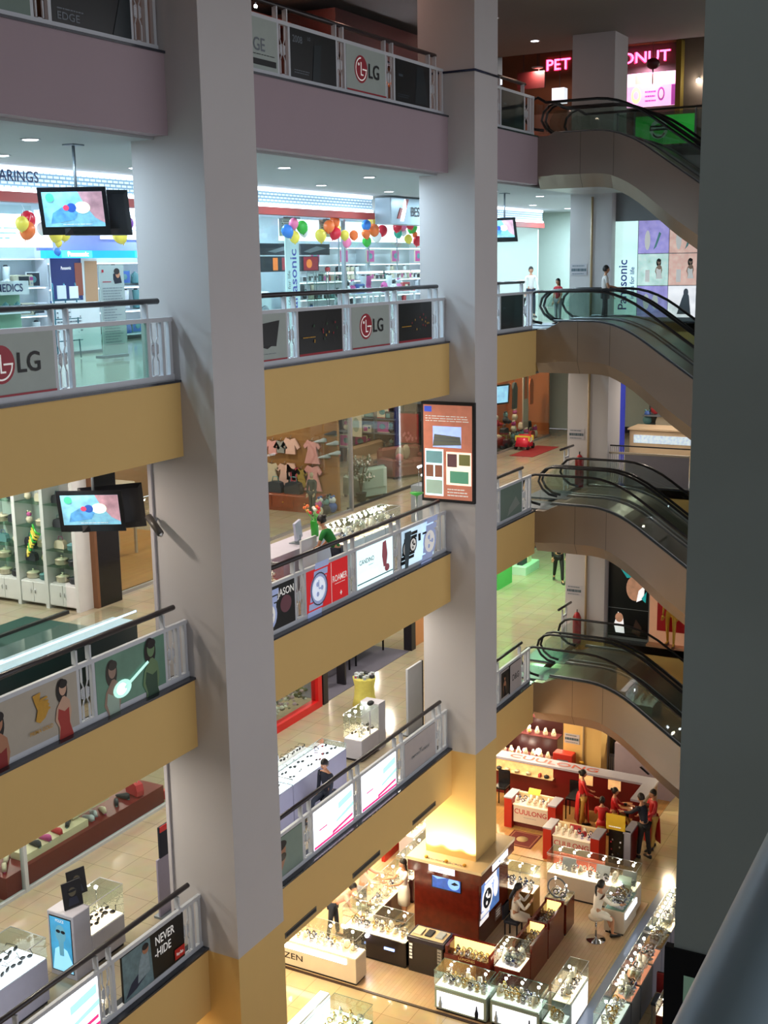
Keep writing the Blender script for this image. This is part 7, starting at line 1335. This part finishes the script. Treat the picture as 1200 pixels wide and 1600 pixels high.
for x, y, lab in ((30.2, -.45, 'left of the standing attendant'), (30.0, 1.6, 'farther left against the dark red wall'), (28.95, 1.7, 'half hidden by the middle column')):
    t = T('bar_chair', 'tall black chair '+lab, 'chair', (x, y, .02)); MB().bbox(x-.18, x+.18, y-.18, y+.18, .6, .66, BLK).build('seat', t); MB().bbox(x+.15, x+.19, y-.18, y+.18, .66, 1.05, BLK).build('backrest', t)
    for a in (-.16, .16):
        for b in (-.16, .16): MB().box(x+a-.015, x+a+.015, y+b-.015, y+b+.015, .02, .61, BLK).build('leg', t)
    MB().box(x-.16, x+.16, y-.165, y-.155, .22, .24, BLK).build('foot_rest', t)
t = T('display_stand', 'black display stand topped by a yellow banner beside the nearer red counter', 'display stand', (28.3, -2.25, .02)); MB().box(28.15, 28.55, -2.5, -2.12, .02, .95, BLKC).build('body', t)
p = PN((28.13, -2.05, .95), UX, VX, .5, .42, mat('gold_yellow_banner', '#d8b020', .5), .02); p.lines(.15, .1, .85, .3, 1, TX_W); p.mb.build('yellow_banner', t); p = PN((28.145, -2.13, .08), UX, VX, .36, .8, BLK, .005)
for i in range(9): p.ell(.15+random.random()*.7, .08+random.random()*.8, .06, .035, random.choice([TX_W, STEEL, PRED, NAVY]), n=7)
p.mb.build('picture', t)
t = T('narrow_cabinet', 'narrow silver and dark red cabinet at the bending customer', 'cabinet', (28.4, -2.65, .02)); MB().box(28.15, 28.22, -2.68, -2.52, .02, .95, GTOP).build('post', t); MB().box(28.22, 28.8, -2.68, -2.52, .02, .9, DRD).build('side', t); MB().box(28.12, 28.85, -2.7, -2.5, .9, .95, GTOP).build('top', t)
# shelves behind the partition, far left
t = T('tiered_display', 'dark tiered display with glowing lamps behind the dark red partition', 'display', (33.4, 2.2, 0)); 
for i, (x, zz) in enumerate(((32.9, .3), (33.5, .8), (34.0, 1.2))): MB().box(x, x+.5, 1.25, 4.5, 0, zz, mat('dark_maroon_wood', '#3c1a1c', .35)).build('tier', t); MB().box(x+.02, x+.48, 1.27, 4.48, zz, zz+.012, mat('maroon_cloth', '#6a2c30', .7)).build('tier_cloth', t)
MB().box(34.5, 34.55, 1.25, 4.5, 1.2, 2.3, mat('lit_pale_back', '#c9b4b8', .4, emit=.3, noise=.4, scale=8)).build('lit_back', t)
for i, (x, y, zz, w_) in enumerate(((33.1, 1.7, .45, .14), (33.05, 2.55, .4, .05), (33.1, 2.85, .4, .05), (33.15, 2.2, .4, .05), (34.1, 1.5, 1.4, .05), (34.1, 1.95, 1.4, .05), (33.6, 2.2, 1.0, .05))):
    l_ = T('glowing_lamp', 'small glowing lamp on the tiered display, %s' % ('largest one low at the right', 'low second from left', 'low leftmost', 'low middle', 'high right', 'high left', 'middle tier')[i], 'lamp', (x, y, zz-.12)); MB().ball((x, y, zz+.05), w_*.7, BULB if w_ < .1 else mat('glaring_glass', '#fff2dc', .4, emit=7, noise=0), 8).build('bulb', l_); MB().lathe([(.05, 0), (.02, .02), (.015, .15)], (x, y, zz-.12), GOLDP, 8).build('foot', l_)
for i in range(12): watch(5, 33.1+.0*i, 1.4+i*.24, .312, 1.6, -PI/2, 'jewellery on the lowest tier behind the partition', 'jewellery on the dark tiers')
for i in range(10): watch(5, 33.72, 1.45+i*.27, .812, 1.6, -PI/2, 'jewellery on the middle tier behind the partition', 'jewellery on the middle dark tier')
# far right base of the ground escalator
LILW = mat('lilac_white_panel', '#a89aa8', .4, noise=.06)
m = MB(); m.prism([(32.4, -.9, .0), (32.4, -2.55, .0), (32.4, -2.75, .25), (32.4, -2.72, .85), (32.4, -2.3, 1.1), (32.4, -1.8, 1.3), (32.4, -1.2, 1.45), (32.4, -.9, 1.5)], (.5, 0, 0), LILW); solo(m, 'stair_parapet', 'lilac-white curved parapet at the floor below the lowest escalator', 'parapet')
solo(MB().prism([(32.38, -1.65, .9), (32.38, -1.9, .72), (32.38, -1.95, .74), (32.38, -1.7, .93)], (-.02, 0, 0), BLK), 'black_plate', 'slanted black plate on the lilac-white parapet', 'plate')
solo(MB().box(32.95, 33.0, -.52, -.05, 0, 2.2, mat('cool_white_door', '#a8acb8', .5)), 'service_door', 'pale narrow door right of the yellow column foot', 'door')
t = T('side_cabinet', 'steel barred side cabinet with dark window below the lowest escalator', 'cabinet', (33.2, -.75, 0)); MB().box(33.0, 33.3, -1.0, -.54, 0, 1.5, mat('steel_blue_side', '#6a7288')).build('body', t); MB().box(32.99, 33.0, -.75, -.57, .9, 1.4, BLK).build('window', t)
for i in range(7): MB().tube([(32.98, -.58-.06*i, .1), (32.98, -.58-.06*i, .8)], .01, STEEL, 5).build('bar', t)
# red shop at the far left behind the kiosk
t = T('red_showroom', 'scarlet panel with glass display behind the counters left of the kiosk', 'panel', (27.5, 3.0, .02)); MB().box(25.6, 29.5, 3.0, 3.1, .02, 1.5, SCR).build('red_panel', t)
showcase('tall glass display with spots before the scarlet panel', 'the tall glass display before the scarlet panel', 25.9, 28.9, 2.3, 2.75, .02, .7, 1.3, GF, LITC, (0, 5, 1), 20, 6)
# ventilation grilles in the lowest beam
for x0, x1, lab in ((16.4, 17.45, 'nearest'), (18.8, 19.9, 'middle'), (21.35, 22.45, 'farthest')):
    t = T('ventilation_grille', 'dark slot grille in the lowest ochre beam, %s of three' % lab, 'grille', ((x0+x1)/2, 0, 3.5)); MB().box(x0, x1, -.012, 0, 3.52, 3.62, mat('grille_grey', '#5a5650', .5)).build('frame', t); MB().box(x0+.03, x1-.03, -.016, -.012, 3.54, 3.6, BLKM).build('slot', t)
# framed board on the grey pillar near the camera
p = PN((5.09, -9.67, 10.4), UX, VX, 1.15, 1.63, BLK, .04); p.rect(.08, .05, .95, .925, mat('pale_green_backlit', '#93b8a0', .4, emit=.12)); p.ring(.6, .3, .06, .05, .02, PRED, 0, 2, 8); solo(p.mb, 'framed_board', 'pale green board in thick black frame low on the grey pillar at the right', 'board')
